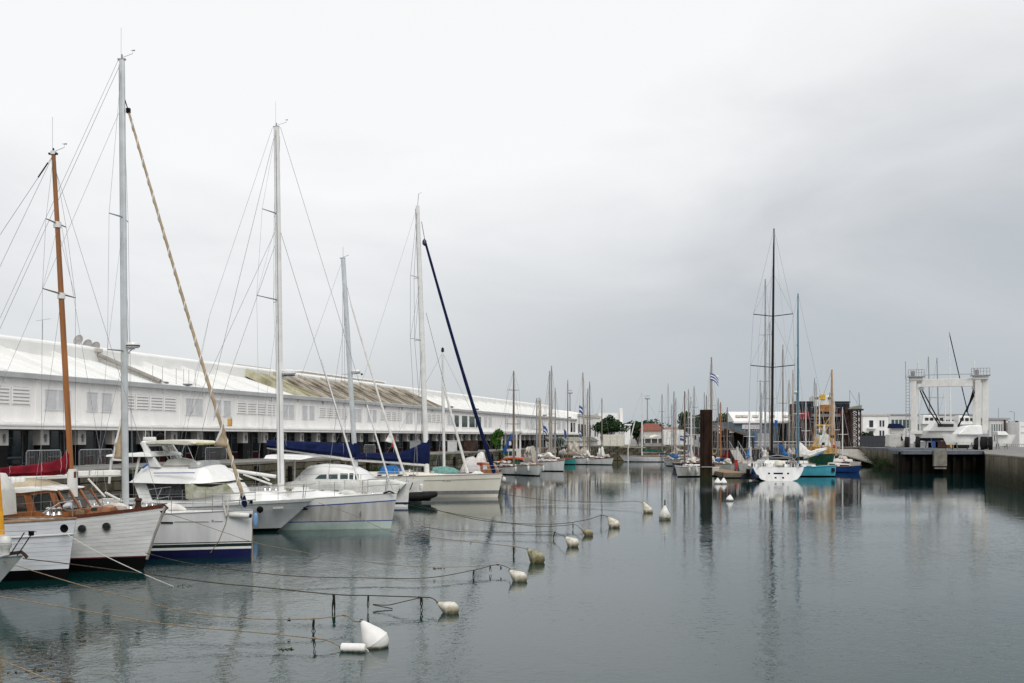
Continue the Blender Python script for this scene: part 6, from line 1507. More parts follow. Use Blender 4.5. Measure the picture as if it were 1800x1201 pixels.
# ---- B7: cream racer with tall mast and navy forestay
b = Boat('racing_sloop', 'cream-hulled sloop with tall white mast, long navy rolled headsail and navy sail cover', 'sailboat', 875, 874, HD)
b.hull(13.2, 4.0, 1.78, 1.62, 1.5, rake=.35, over=.3, p=2.0, flare=.30, wl=.9, bands=[('hull', None, .52, cream), ('grey_line', .52, .24, mat('boot_grey', (.22, .22, .22), .3)), ('antifouling', .24, -.4, cream)], deck=cream, tm=.6)
b.rail(aludark, .03)
side_strip(b, (745, 845), (880, 841), .03, mat('sheer_stripe', (.35, .33, .28), .4), 'cove_line', par=b.hullobj)
for px in (779, 785, 789): side_strip(b, (px, 844.5), (px+3, 844.5), .10, aludark, 'hull_lettering', par=b.hullobj, n=2)
b.mast((751, 848), (734, 362), .19, mastwhite, flat=.7, taper=.75)
c = b.mp(.0)
mb = MB(); c0, c1 = b.mp(.03), b.mp(.99); mb.tube([c0+Vector((-.20, 0, 0)), c1+Vector((-.16, 0, 0))], .03, 4); mb.build('mast_track', aludark, b.root)
q = b.mb; mb = MB(); mb.tube([q, q+Vector((.08, 0, .9)), q+Vector((.3, 0, 1.0))], .02, 4); mb.build('antenna', wire, b.root)
b.spreaders([((848-598)/486, 1.0), ((848-488)/486, .8)], m=alu, r=.04, sweep=-.75, rise=.05, rs=.014)
b.wirep([tuple(b.mb), tuple(b.loc(640, 660)), tuple(b.loc(560, 850))], .008)
b.furl(b.loc(869, 832), b.loc(747, 424), .15, navycanvas, .09, sag=.35)
b.wirep([tuple(b.loc(747, 424)), tuple(b.loc(741, 390))], .03); mb = MB(); c = b.loc(746, 426); mb.lathe([(0, -.3), (.16, -.15), (.16, .1), (0, .3)], 10, Matrix.Translation(c)); mb.build('halyard_swivel', navy, b.root)
b.wirep([tuple(b.loc(823, 838)), tuple(b.loc(790, 712)), tuple(b.loc(749, 550))], .02)
b.furl(b.loc(822, 832), b.loc(780, 680), .11, brightcanvas, .08, sag=0, name='furled_staysail')
st = [(b.loc(px, 0).x, b.loc(px, bo).z, b.loc(px, tp).z) for px, tp, bo in ((755, 772, 816), (750, 773, 817), (738, 781, 816), (722, 789, 814), (705, 794, 812), (680, 796, 810), (650, 796, 808), (628, 796, 807), (600, 796, 806))]
b.cover(st, navycanvas, wid=.27, lumps=.06, seed=12, ties=2)
mb = MB(); mb.tube([b.loc(752, 818), b.loc(600, 807)], .10, 8); mb.build('boom', mastwhite, b.root)
b.house([(600, 850), (620, 838), (645, 831), (690, 829), (745, 832), (790, 836), (812, 839), (815, 845)], 1.15, cream, 'coachroof', inset=.35, bevel=.04, y=-.8, clamp=True)
for a in ((663, 671), (678, 684), (698, 709), (718, 731)): b.plate([(a[0], 837), (a[0]+1.5, 834.6), (a[1], 834.6), (a[1], 837)], 1.13, glass, 'window', th=.02, tilt=.12)
for a in ((706, 748),): pass
b.house([(668, 830), (675, 819), (694, 819), (703, 824), (706, 831)], .9, bluecanvas, 'spray_hood', inset=.3, bevel=.06, y=0)
b.lifelines([.10, .22, .34, .46, .58], h=.6)
c = b.loc(845, 835, 0)
B7 = b
# dark pontoon-like fender boat behind: tender between the cat and the cream racer
t = thing('black_tender', 'small black inflatable tender floating between the catamaran bows and the cream hull', 'dinghy', tuple(G(741, 884))[:2]+(0,), HD)
mb = MB()
for s_ in (-1, 1): mb.tube([(-1.6, s_*.45, .45), (0, s_*.45, .45), (.7, s_*.3, .55), (.95, 0, .6)], [.26, .28, .24, .2], 12)
mb.build('tube', darkrub, t); MB().box(-1.5, .6, -.4, .4, .15, .3).build('floor', black, t); MB().box(-1.6, -1.5, -.4, .4, .2, .8).build('transom_board', darkrub, t)
mb = MB(); mb.lathe([(0, .0), (.14, .02), (.16, .2), (.14, .42), (0, .5)], 12, Matrix.Translation((.1, -.6, .85))); mb.build('white_fender', fenderw, t)
# ---- B8: wooden boat under tarpaulins behind the racer
b = Boat('wooden_boat', 'wooden boat half under white and green tarpaulins behind the cream racer', 'sailboat', 872, 0, HD, at=tuple(P(871, 0, 93))[:2])
b.hull(8.8, 3.0, 1.5, 1.15, 1.2, rake=.5, over=.3, bands=[('hull', None, .3, navy), ('antifouling', .3, -.4, black)], deck=teak)
b.rail(brownrail, .05)
b.mast((781, 848), (778, 620), .13, mastwhite, flat=1, taper=.7); q = b.mb; mb = MB(); mb.lathe([(0, 0), (.15, .1), (.12, .4), (0, .5)], 8, Matrix.Translation(q)); mb.build('mast_top', carbon, b.root)
b.spreaders([(.42, .9)], m=mastwhite, r=.03, rs=.012); b.wirep([tuple(b.mb), (b.rake, 0, 1.5)], .012); b.wirep([tuple(b.mb), (-11, 0, 1.2)], .012)
b.house([(832, 838), (832, 815), (850, 813), (868, 816), (878, 832), (878, 838)], .9, wood, 'deckhouse', inset=.05, bevel=.03, y=-.9)
for a in ((838, 843), (849, 856)): b.plate([(a[0], 826), (a[0], 818), (a[1], 818), (a[1], 826)], .9, white, 'window', th=.03)
b.plate([(838, 817), (838, 813), (848, 813), (848, 817)], .95, redpaint, 'red_board', th=.03)
def tarp(bt, pts, m, name, half, seed, drop=.25):
    r = random.Random(seed); ps = [bt.loc(a, c, 0) for a, c in pts]; rows = []
    zb = min(p.z for p in ps)-.1
    for p in ps:
        row = []
        for j in range(13):
            a = math.pi*j/12; row.append((p.x+r.uniform(-.05, .05), -math.cos(a)*half*(1+r.uniform(-.08, .08)), zb+(p.z-zb)*(math.sin(a)**.6)*(1+r.uniform(-.05, .05))))
        rows.append(row)
    mb = MB(); mb.rings(rows, True, 0, True, closed=True); return mb.build(name, m, bt.root)
tarp(b, [(810, 838), (812, 820), (820, 806), (830, 803), (838, 806), (846, 812)], mat('pale_tarp', (.60, .57, .56), .7, .12, 3, bump=.5), 'tarpaulin', 1.1, 4)
tarp(b, [(836, 808), (841, 797), (846, 793), (850, 796), (854, 812), (855, 826)], brightcanvas, 'tarpaulin', .8, 5)
tarp(b, [(758, 836), (762, 822), (780, 820), (798, 823), (812, 832)], tealcanvas, 'green_tarpaulin', 1.0, 6)

def gear(bt_, items):
    for kind, px, py, y, m in items:
        c = bt_.loc(px, py, y)
        if kind == 'hatch': MB().box(c.x-.28, c.x+.28, y-.28, y+.28, c.z-.03, c.z+.05).build('hatch', m, bt_.root, bevel=.02)
        elif kind == 'winch': MB().lathe([(0, 0), (.09, 0), (.055, .07), (.10, .15), (0, .17)], 12, Matrix.Translation(c)).build('winch', m, bt_.root)
        elif kind == 'coil':
            mb = MB(); mb.tube([c+Vector((math.cos(a*.7)*.14, math.sin(a*.7)*.14, a*.006)) for a in range(26)], .018, 5); mb.build('coiled_rope', m, bt_.root)
        elif kind == 'box': MB().box(c.x-.35, c.x+.35, y-.2, y+.2, c.z-.08, c.z+.14).build('deck_locker', m, bt_.root, bevel=.03)
        elif kind == 'bag':
            mb = MB(); mb.tube([c+Vector((-.5, 0, 0)), c+Vector((-.2, .05, .1)), c+Vector((.2, 0, .08)), c+Vector((.5, -.05, 0))], [.07, .15, .14, .05], 9); mb.build('sail_bag', m, bt_.root)
gear(B3, [('winch', 150, 889, -.8, steel), ('winch', 166, 888, -.8, steel), ('coil', 200, 894, -.9, ropewhite), ('coil', 275, 898, -.7, bluecanvas), ('box', 140, 887, -.4, white2), ('bag', 305, 896, .4, brightcanvas), ('winch', 174, 888, .8, steel), ('coil', 235, 893, -.8, ropem)])
gear(B4, [('hatch', 468, 871, 0, glass), ('coil', 500, 884, -.6, ropewhite), ('winch', 512, 884, 0, steel), ('bag', 420, 866, .5, brightcanvas)])
gear(B5, [('hatch', 560, 864, 0, glass), ('hatch', 590, 868, 0, glass), ('coil', 640, 868, -.6, ropewhite), ('winch', 655, 869, 0, steel), ('winch', 485, 862, -.5, steel), ('box', 530, 862, .5, white2), ('bag', 612, 870, .3, white2), ('coil', 508, 864, -.9, ropem)])
gear(B2, [('coil', 215, 897, -.4, ropewhite), ('bag', 205, 896, .3, creamcanvas), ('winch', 230, 894, -.4, steel), ('coil', 140, 905, -.9, ropem)])
gear(B7, [('hatch', 800, 836, 0, glass), ('winch', 720, 829, -.6, steel), ('winch', 700, 829, -.6, steel), ('coil', 760, 832, -.6, ropewhite), ('bag', 840, 834, 0, brightcanvas)])
# stern clutter seen between the hulls on the left
for i_, (px, py, Y, m_) in enumerate(((150, 868, 44, white2), (182, 872, 46, white2), (165, 850, 48, aludark))):
    pass
# ================================================================== FAR BOATS
def yacht(label, px, wl, deg, L, hullm, mast=None, name='sailboat', cat='sailboat', group=None, B=None, fb=None, anti=black, rail=None, cover=None, cover_len=None, cabin=white, fenders=(), sh=.75, tr=.7, rake=None, boom_up=0, spread=((.5, .8),), stayr=.012, cwid=.22, deck=None, transom=None, at=None, tm=.55, mpx=None):
    b = Boat(name, label, cat, px, wl, math.radians(deg), group, at=at)
    B = B or L*.3; fb = fb or L*.13; rk = L*.10 if rake is None else rake
    b.hull(L, B, fb, fb*sh, fb*.82, rake=rk, over=L*.04, tr=tr, tm=tm, bands=[('hull', None, .12, hullm), ('antifouling', .12, -.3, anti)], deck=deck or teak, nst=14, transom=transom)
    b.rail(rail or teak, .05)
    if cabin:
        mb = MB(); z = fb*sh; mb.prism([(-L*.25, z-.1), (-L*.28, z+.38), (-L*.62, z+.45), (-L*.63, z-.1)], -B*.26, B*.26, inset=.15); o = mb.build('cabin', cabin, b.root, bevel=.04)
        for s_ in (-1, 1):
            for k in range(2): MB().box(-L*(.34+.13*k)-.3, -L*(.34+.13*k)+.3, s_*B*.255-.02, s_*B*.255+.02, z+.1, z+.27).build('window', glass, b.root)
    if mast:
        mt, mm_, frac, r = mast[:4]; rk_ = mast[4] if len(mast) > 4 else 0
        base = Vector((rk-L*frac, 0, fb*sh))
        if mpx: base.x = max(rk-L*.8, min(rk-.6, b.loc(mpx, 800).x))
        Y = b.O.y+base.x*b.h.y
        zt = HC-(mt-H0)/F*Y
        b.mast(tuple(base), (base.x-rk_, 0, zt), r, mm_, flat=1, taper=.6)
        if spread: b.spreaders(spread, m=mm_, r=.035, rs=stayr)
        b.wirep([tuple(b.mb), (rk, 0, fb)], stayr); b.wirep([tuple(b.mb), (rk-L, 0, fb*.82)], stayr)
        if cover:
            cl_ = cover_len or L*.38; z0 = fb*sh+1.0
            st = [(base.x-.1, z0, z0+1.05), (base.x-.35, z0, z0+.9), (base.x-.8, z0+.02, z0+.5), (base.x-cl_*.5, z0+boom_up*.5, z0+.38+boom_up*.5), (base.x-cl_, z0+boom_up, z0+.22+boom_up)]
            b.cover(st, cover, wid=cwid, lumps=.10, seed=int(abs(px*7)) % 97)
            mb = MB(); mb.tube([(base.x, 0, z0-.05), (base.x-cl_-.3, 0, z0-.05+boom_up)], .07, 6); mb.build('boom', mm_, b.root)
    for (t, s_) in fenders: b.fender(t, s_, fenderw, r=.14, h=.7)
    return b
def heap(b, x, z, w, hgt, m, seed, name='lowered_sail', y=0):
    r = random.Random(seed); rows = []
    for i in range(13):
        f = i/12; c = Vector((x-w*f, y, z)); hh = hgt*(.3+.7*abs(math.sin(f*7+seed))**1.3)*(1-.3*f)*r.uniform(.8, 1.15)
        rows.append([(c.x+r.uniform(-.06, .06), c.y+math.cos(2*math.pi*j/10)*.35*(1+r.uniform(-.2, .2)), c.z+hh*(.5+.5*math.sin(2*math.pi*j/10))) for j in range(10)])
    mb = MB(); mb.rings(rows, True, 0, True); return mb.build(name, m, b.root)
# group by the left quay
b = yacht('grey-white day sailer with thick brown mast rafted left of the tall-masted white sloop', 919, 835.5, -52, 6.4, greyhull, mpx=903, mast=(652, mastbrown, .42, .13), fb=1.15, spread=((.45, 1.2), (.8, .9)), fenders=((.12, -1),), tr=.7, rail=brownrail, rake=.15)
heap(b, -2.6, 1.35, 3, .35, creamcanvas, 2)
b = yacht('white sloop seen bow-on with dark mast and slumped cream sails', 945, 837, -74, 8.0, greyhull, mpx=946, mast=(700, aludark, .12, .10), fb=1.35, spread=((.55, .8),), fenders=((.12, -1), (.14, 1)), B=2.9, rake=.3, tm=.4)
heap(b, -1.2, 1.5, 3.5, 1.5, creamcanvas, 5); heap(b, -1.9, 2.4, 2.2, 1.3, creamcanvas, 8)
b = yacht('white sloop with varnished rail and furled cream sails lying behind the bow-on sloop', 990, 829, -40, 7.0, greyhull, mpx=950, mast=(701, masttan, .42, .11), fb=1.5, cover=creamcanvas, spread=((.5, .8),), rail=wood, rake=.25, cwid=.3)
heap(b, -1.5, 1.8, 4.0, .8, brightcanvas, 3)
for px, tp, m_, lab, Y in ((966, 652, masttan, 'slim tan mast', 141), (969.5, 643, aludark, 'tallest grey mast of the raft', 145)):
    b = yacht('white yacht mostly hidden behind the varnished-rail sloop, with the '+lab, 0, 0, -60, 6.5, white2, mpx=px, mast=(tp, m_, .4, .13), at=tuple(P(px+34, 0, Y))[:2] if 0 else (P(px, 0, Y).x+1.3, Y-2.2), cover=creamcanvas, fb=1.3)
# fishing boat with orange rubrail
b = Boat('fishing_boat', 'dark green workboat with orange gunwale, white wheelhouse and blue banner on its gantry', 'fishing boat', 0, 0, math.radians(-20), at=(P(940, 0, 129).x, 129))
b.hull(5.2, 2.4, 1.0, 2.6, 1.2, rake=.4, over=.1, bands=[('hull', None, .1, greenhull), ('antifouling', .1, -.3, black)], deck=teak, nst=14)
b.rail(orangered, .17)
mb = MB(); mb.prism([(-2.0, 1.2), (-2.1, 3.0), (-3.9, 3.0), (-3.9, 1.2)], -.8, .8, inset=.05); mb.build('wheelhouse', white2, b.root, bevel=.05)
for k in range(3): MB().box(-3.7+k*.55, -3.3+k*.55, -.83, -.78, 2.2, 2.75).build('window', glassteal, b.root)
for x in (-2.2, -4.2):
    for y in (-.7, .7): mb = MB(); mb.tube([(x, y, 2.9), (x, y, 5.1)], .12, 6); mb.build('gantry_post', white2, b.root)
MB().box(-4.4, -1.9, -.8, .8, 5.05, 5.3).build('gantry_top', white2, b.root, bevel=.04)
def flag(parent, x0, y0, z0, w, h, ms, name='flag', rot=0, seed=1, stripes=5, drape=.3, canton=True):
    """cloth in strips: flag made of waving bands"""
    r = random.Random(seed); o = None
    for k in range(stripes):
        mb = MB(); rows = []
        for i in range(9):
            f = i/8; yy = .12*w*math.sin(f*6+seed)*f; dz = -drape*h*f*f
            rows.append([(x0+w*f*math.cos(rot)-yy*math.sin(rot), y0+w*f*math.sin(rot)+yy*math.cos(rot), z0-h*(k+c)/stripes+dz) for c in (0, 1)])
        mb.rings(rows, False, 0, True, closed=False); o = mb.build('stripe', ms[k % len(ms)], parent, fixn=False)
    return o
mb = MB(); rows = [[(-2.4-.14*i, -.9-.02*math.sin(i), 4.9-.27*i), (-2.9-.14*i, -.9+.03*math.sin(i*2), 4.95-.27*i)] for i in range(10)]
mb.rings(rows, False, 0, True, closed=False); mb.build('banner', fblue, b.root, fixn=False)
MB().box(-3.1, -2.8, -.95, -.93, 3.5, 4.0).build('banner_mark', fwhite, b.root)
mb = MB(); mb.tube([(.2, 0, 1.0), (-.3, 0, 2.6)], .03, 5); mb.build('staff', white2, b.root)
# teal boat and white neighbours further along
b = yacht('small boat with teal hull moored right of the varnished-rail sloop', 1011, 817, -40, 3.2, tealhull, mpx=998, fb=1.15, B=1.6, cabin=None, rail=orangered, rake=.1, tr=.8, cat='boat', name='day_boat', mast=(668, mastbrown, .7, .09), spread=())
b = yacht('white double-ended yacht with brown sail bundles right of the teal boat', 1043, 817, -42, 6.4, greyhull, mpx=1027, fb=1.25, mast=(655, masttan, .42, .15, .3), cover=creamcanvas, rail=brownrail, fenders=((.15, -1),), rake=.3, spread=((.6, 1.0),))
heap(b, -1.6, 1.4, 5.5, 1.6, creamcanvas, 11); heap(b, -3.2, 2.0, 2.4, 2.2, creamcanvas, 6); heap(b, -.9, 1.4, 1.6, 1.0, brightcanvas, 7)
b = yacht('white bow-on yacht with white upright sail bundle at the right end of the raft', 1075, 817.5, -42, 6.4, greyhull, mpx=1058, fb=1.2, mast=(700, mastbrown, .35, .10), rail=brownrail, rake=.4, spread=())
heap(b, -1.6, 1.3, 1.1, 1.9, brightcanvas, 3); heap(b, -.5, 1.25, .8, .6, creamcanvas, 9)
for px, tp, m_, Y, lab in ((1036.5, 671, mastbrown, 180, 'thick brown'), (1033, 683, masttan, 181, 'thin tan'), (976, 682, masttan, 165, 'short tan'), (947.5, 699, masttan, 160, 'slim tan'), (903, 0, masttan, 150, 'x')):
    if not tp: continue
    b = yacht('yacht hidden in the left raft, known by its '+lab+' mast' if lab != 'slim tan' else 'yacht behind the bow-on sloop known by its slim tan mast beside the dark one', 0, 0, -60, 6.0, white2, mpx=px, mast=(tp, m_, .4, .11), at=(P(px, 0, Y).x+1.2, Y-2.1), cover=creamcanvas, fb=1.2, cwid=.3)
b = yacht('tiny yellow-decked dinghy moored below the cream boundary wall', 1097, 806.5, -5, 3.2, mat('dinghy_yellow', (.5, .45, .12), .6), fb=.6, B=1.3, cabin=None, cat='dinghy', name='dinghy', rake=.1)
# long white classic
b = yacht('long low white classic yacht with green sail cover and white mast by the far wall', 1098, 812, 176, 11.0, mat('classic_white', (.74, .74, .76), .35), fb=1.35, B=2.8, mast=(690, mastwhite, .38, .14), cover=greencanvas, cover_len=4.0, rake=1.0, rail=teak, sh=.62, cabin=wood, spread=((.62, .9),))
b = yacht('white sloop with beige sail bundle just right of the long classic yacht', 1176, 813, 172, 6.0, greyhull, fb=1.2, mast=(688, mastbrown, .3, .12), cover=creamcanvas, at=(P(1176, 0, 186).x, 188), spread=())
mb = MB()
t = thing('derrick_spar', 'pale slanting spar with yard rising left of the long classic yacht', 'spar', (P(1104, 800, 186).x, 186, 1.0)); a = P(1104, 790, 186); c = P(1116, 740, 186)
mb.tube([(0, 0, -1.5), (0, 0, a.z-1), (c.x-a.x, 0, c.z-1)], .10, 6); mb.build('spar', white2, t); mb = MB(); mb.tube([(-1.5, .2, a.z-.6), (3.2, .2, a.z-.7)], .10, 6); mb.build('yard', masttan, t)
b = yacht('small dinghy moored under the far wall left of the classic yacht', 1090, 806, 0, 3.0, teak, fb=.5, B=1.2, cabin=None, cat='dinghy', name='dinghy', rake=.1) if 0 else None
# cluster left of and behind the pile
b = yacht('small white classic boat bow-on just left of the rusty pile', 1191, 838.5, 214, 6.0, mat('pale_hull', (.62, .61, .57), .45), fb=1.25, B=2.2, mast=(688, mastbrown, .25, .10), rail=white, rake=.4, fenders=((.2, 1), (.35, 1)), spread=((.55, .9),), cabin=white2, tm=.4)
heap(b, -1.0, 1.2, 2.0, .3, brightcanvas, 4)
for i, (px, tp, Y, m_, hm, cv, lab, L) in enumerate((
    (1215, 679, 150, aludark, white2, redcanvas, 'white yacht with red sail cover behind the small classic boat', 9),
    (1209, 684, 166, aludark, greyhull, creamcanvas, 'grey-white yacht behind the red-covered one left of the pile', 9),
    (1166, 693, 189, mastbrown, greyhull, None, 'yacht with brown mast in front of the white van', 8),
    (1178, 674, 260, aludark, white2, None, 'distant yacht with thin grey mast above the white van', 10),
    (1226, 702, 140, mastwhite, navy, creamcanvas, 'navy-hulled yacht with slim white mast touching the pile edge', 9),
    (1236, 690, 175, aludark, white2, None, 'yacht hidden by the pile, thin mast above it on the left', 9),
    (1243, 695, 170, mastbrown, white2, None, 'yacht hidden by the pile, brown mast above its centre', 9),
    (1255.5, 628, 150, masttan, white2, yellowcanvas, 'yacht with tallest tan mast and small radar platform right of the pile', 11),
    (1275.5, 707, 138, mastwood, mat('red_hull', (.25, .05, .04), .5), None, 'small red-decked boat with reddish mast in front of the shed', 7),
    (1262, 738, 142, mastbrown, greenhull, greencanvas, 'green-covered small boat beside the pontoon root', 6),
    (1251, 676, 165, aludark, white2, None, 'yacht behind the tan-masted one, thin grey mast', 9))):
    b = yacht(lab, 0, 0, 250+((i*37) % 30), L, hm, mast=(tp, m_, .38, .10 if px != 1255.5 else .17), at=(P(px, 0, Y).x-.5, Y-L*.3), cover=cv, fb=1.15, spread=((.5, .9),) if i % 2 else ((.45, .8), (.72, .6)), cwid=.3)
    if px == 1215: pass
    if px == 1255.5:
        c = b.mp(.63); MB().box(c.x-.2, c.x+.2, c.y-.1, c.y+1.2, c.z, c.z+.1).build('radar_platform', aludark, b.root) if 0 else None
        c = b.mp(.79)
        mb = MB(); mb.box(c.x-.3, c.x+.3, 0, 1.0, c.z-.1, c.z+.02); mb.lathe([(0, 0), (.28, 0), (.3, .12), (.2, .3), (0, .34)], 12, Matrix.Translation((c.x, .8, c.z+.25))); mb.build('radar', white2, b.root)
    heap(b, -L*.2, 1.2, 2.0, .6, (creamcanvas, brightcanvas, bluecanvas)[i % 3], i)
# flags
def flagpole(label, px, top, base_py, Y, fw, fh, ms, dr=.3, wind=1, zb=None, stripes=5):
    q = P(px, base_py, Y); zt = P(px, top, Y).z; t = thing('flag', label, 'flag', (q.x, Y, q.z)); h = zt-q.z
    mb = MB(); mb.tube([(0,0,0), (0,0,h)], .05, 5); mb.build('pole', aludark, t)
    flag(t, .05, 0, h-.1, fw*wind, fh, ms, seed=int(px) % 7, drape=dr, stripes=stripes); return t
flagpole('blue and white striped flag flying above the rusty pile', 1248.5, 655, 790, 146, 1.15, 1.0, (fblue, fwhite), dr=.9)
flagpole('blue flag hanging limp over the far end of the warehouse roof', 1018, 712, 760, 214, .8, 1.5, (fblue, fblue, fwhite), dr=.5)
flagpole('blue and white pennant hanging low in front of the warehouse upper wall', 954.5, 744, 800, 150, .65, 1.2, (fwhite, fblue, fblue), dr=.6)
flagpole('narrow blue banner before the warehouse end windows', 991.5, 754, 800, 172, .35, 1.4, (fblue,), dr=.3)
flagpole('long blue banner below the gable building windows', 1018, 755, 790, 196, .4, 1.8, (fblue, fwhite, fblue), dr=.2)
flagpole('slim blue banner left of the two banners near the warehouse end', 974, 758, 800, 172, .35, 1.3, (fblue,), dr=.3)
flagpole('small blue and white flag on the right of the white van', 1202, 757, 800, 190, .9, .8, (fblue, fwhite), dr=.5)
flagpole('blue flag hanging over the van bonnet', 1195, 765, 800, 170, 1.0, 1.0, (fblue, fwhite, fblue), dr=.4)
flagpole('blue and white flag beside the dark shed', 1261, 745, 800, 150, .5, 1.1, (fwhite, fblue), dr=.7)
flagpole('violet-blue flag left of the rusty pile', 1228, 767, 800, 150, .6, .8, (fblue,), dr=.6)
flagpole('blue flag low beside the black mast', 1368, 777, 800, 150, .7, .9, (fblue,), dr=.7)
# masts of the marina behind the white yacht
for i, (px, tp, Y, m_, lab, cov) in enumerate((
    (1350, 491, 132, aludark, 'white yacht whose grey mast stands just left of the black one', creamcanvas),
    (1353, 566, 150, masttan, 'yacht with pale tan mast hidden behind the grey mast', None),
    (1372, 606, 150, mastbrown, 'yacht with brown mast right of the black mast', bluecanvas),
    (1386, 650, 160, masttan, 'yacht with short tan mast between black and turquoise masts', creamcanvas),
    (1338, 668, 155, aludark, 'yacht with short grey mast left of the black mast', bluecanvas),
    (1401, 640, 140, mastwhite, 'yacht with leaning pale mast left of the turquoise mast', None),
    (1434, 700, 150, mastwhite, 'yacht with white mast in front of the rusty ship, left', creamcanvas),
    (1438.5, 674, 155, aludark, 'yacht with dark-topped mast in front of the rusty ship centre', creamcanvas),
    (1466, 700, 150, mastwhite, 'yacht with white mast in front of the rusty ship, right', None))):
    b = yacht(lab, 0, 0, 75+((i*31) % 24), 9.5, (white2, greyhull, navy)[i % 3], mast=(tp, m_, .4, .13 if i == 0 else .10), at=(P(px, 0, Y).x+.6, Y+3.6), cover=cov, fb=1.2, spread=((.45, 1.0), (.7, .8)) if i < 2 else ((.5, .8),), cwid=.3)
for i, (px, tp, Y, m_, lab, cov) in enumerate((
    (1323, 720, 142, mastwhite, 'small yacht with short white mast between the shed and the inflatable tender', bluecanvas),
    (1330, 690, 165, aludark, 'yacht with thin grey mast before the lettered sign', creamcanvas),
    (1345, 640, 170, aludark, 'yacht with thin far mast left of the grey and tan pair', None),
    (1379, 668, 152, masttan, 'yacht with tan mast just right of the brown one', creamcanvas),
    (1393, 690, 148, aludark, 'yacht with radome-topped grey mast before the boatyard bay doors', bluecanvas),
    (1410, 705, 158, mastwhite, 'yacht with low white mast left of the turquoise mast foot', creamcanvas),
    (1426, 664, 160, aludark, 'yacht with thin grey mast right of the turquoise mast', None),
    (1453, 690, 158, masttan, 'yacht with tan mast right of the trawler mast', bluecanvas),
    (1476, 716, 152, mastwhite, 'yacht with short white mast at the right edge of the ship', None),
    (1194, 700, 160, masttan, 'yacht with tan mast between the van and the small classic boat', creamcanvas),
    (1220, 694, 158, mastwhite, 'yacht with white mast between red cover and the pile', bluecanvas),
    (1268, 700, 150, aludark, 'yacht with thin grey mast between the pile and the shed', creamcanvas),
    (1284, 716, 134, mastbrown, 'small boat with brown mast beside the shed sign board', redcanvas),
    (1185, 710, 175, aludark, 'yacht with thin grey mast behind the van bonnet flags', None))):
    b = yacht(lab, 0, 0, (70 if px > 1300 else 250)+((i*29) % 30), 8.0, (white2, greyhull, navy, cream)[i % 4], mast=(tp, m_, .4, .09), at=(P(px, 0, Y).x+(.6 if px > 1300 else -.5), Y+(3.2 if px > 1300 else -2.4)), mpx=None, cover=cov, fb=1.15, spread=((.5, .8),), cwid=.34)
    heap(b, -1.5, 1.2, 2.0, .7, (creamcanvas, bluecanvas, brightcanvas, redcanvas)[i % 4], i)
    if i == 4: c = b.mp(.8); MB().lathe([(0, -.2), (.35, -.15), (.4, .05), (.25, .2), (0, .24)], 12, Matrix.Translation(b.mb)).build('radome', cream, b.root)
# white yacht seen from astern with black mast
b = Boat('ocean_racer', 'wide white yacht seen from astern with transom portlights, black mast and black sail cover', 'sailboat', 0, 0, math.radians(84), at=(P(1380, 0, 123).x, 123))
so = G(1371, 846)
L_ = 15.5
b.root.location = (so.x+math.cos(math.radians(84))*L_, so.y+math.sin(math.radians(84))*L_, 0); b.O = Vector(b.root.location[:2]); b.Y = b.O.y
b.hull(L_, 5.15, 1.7, 1.5, 1.40, rake=.5, over=-.5, tr=1.0, tm=.75, p=1.7, wl=.40, e=.33, bands=[('hull', None, .1, greyhull), ('antifouling', .1, -.4, black)], deck=white, transom=greyhull)
xs = -L_+.5+.42
for px, py in ((1354, 833), (1366, 833), (1370, 833), (1374, 833), (1387, 833), (1365, 840.5), (1378, 840.5)):
    c = b.loc(px, py, 0); yy = (px-1371)/ (F/so.y) * -1
    z = HC-(py-H0)/F*so.y; x = -L_+.5+.5*(z/1.40)
    M = Matrix.Translation((x-.03, yy, z)) @ Matrix.Rotation(-math.pi/2, 4, 'Y')
    w_ = .30 if px in (1366, 1374) else .13
    MB().box(x-.035, x+.02, yy-w_*.8, yy+w_*.8, z-.09, z+.09).build('portlight', glass, b.root, bevel=.02)
mb = MB(); mb.lathe([(0, 0), (.35, .02), (.48, .2), (.45, .5), (.3, .68), (0, .72)], 18, Matrix.Translation((-L_+1.3, -.1, 1.40))); mb.build('life_raft_dome', cream, b.root)
pts = lambda y0, z0: None
mb = MB(); z = 1.4
for s_ in (-1, 1): mb.tube([(-L_+.7, s_*2.1, z), (-L_+1.6, s_*1.5, z+1.0), (-L_+1.8, 0, z+1.25)], .05, 6)
mb.tube([(-L_+1.0, -1.9, z+.25), (-L_+1.6, -1.0, z+.95), (-L_+1.6, 1.0, z+.95), (-L_+1.0, 1.9, z+.25)], .04, 6)
mb.build('stern_arch', aludark, b.root)
mb = MB(); mb.prism([(-L_+2.8, 1.3), (-L_+3.6, 2.0), (-6, 2.0), (-5, 1.3)], -1.3, 1.3, inset=.2); mb.build('cabin', white2, b.root, bevel=.06)
for y in (-1.5, 1.5): mb = MB(); mb.tube([(-L_+1.4, y, 1.6), (-L_+1.4, y, 2.5)], .03, 5); mb.tube([(-L_+1.4, y+math.cos(a*math.pi/6)*.42, 2.6+math.sin(a*math.pi/6)*.42) for a in range(13)], .03, 5); mb.build('steering_wheel', aludark, b.root)
mx_ = -L_*.42; Ym = b.O.y+mx_*b.h.y
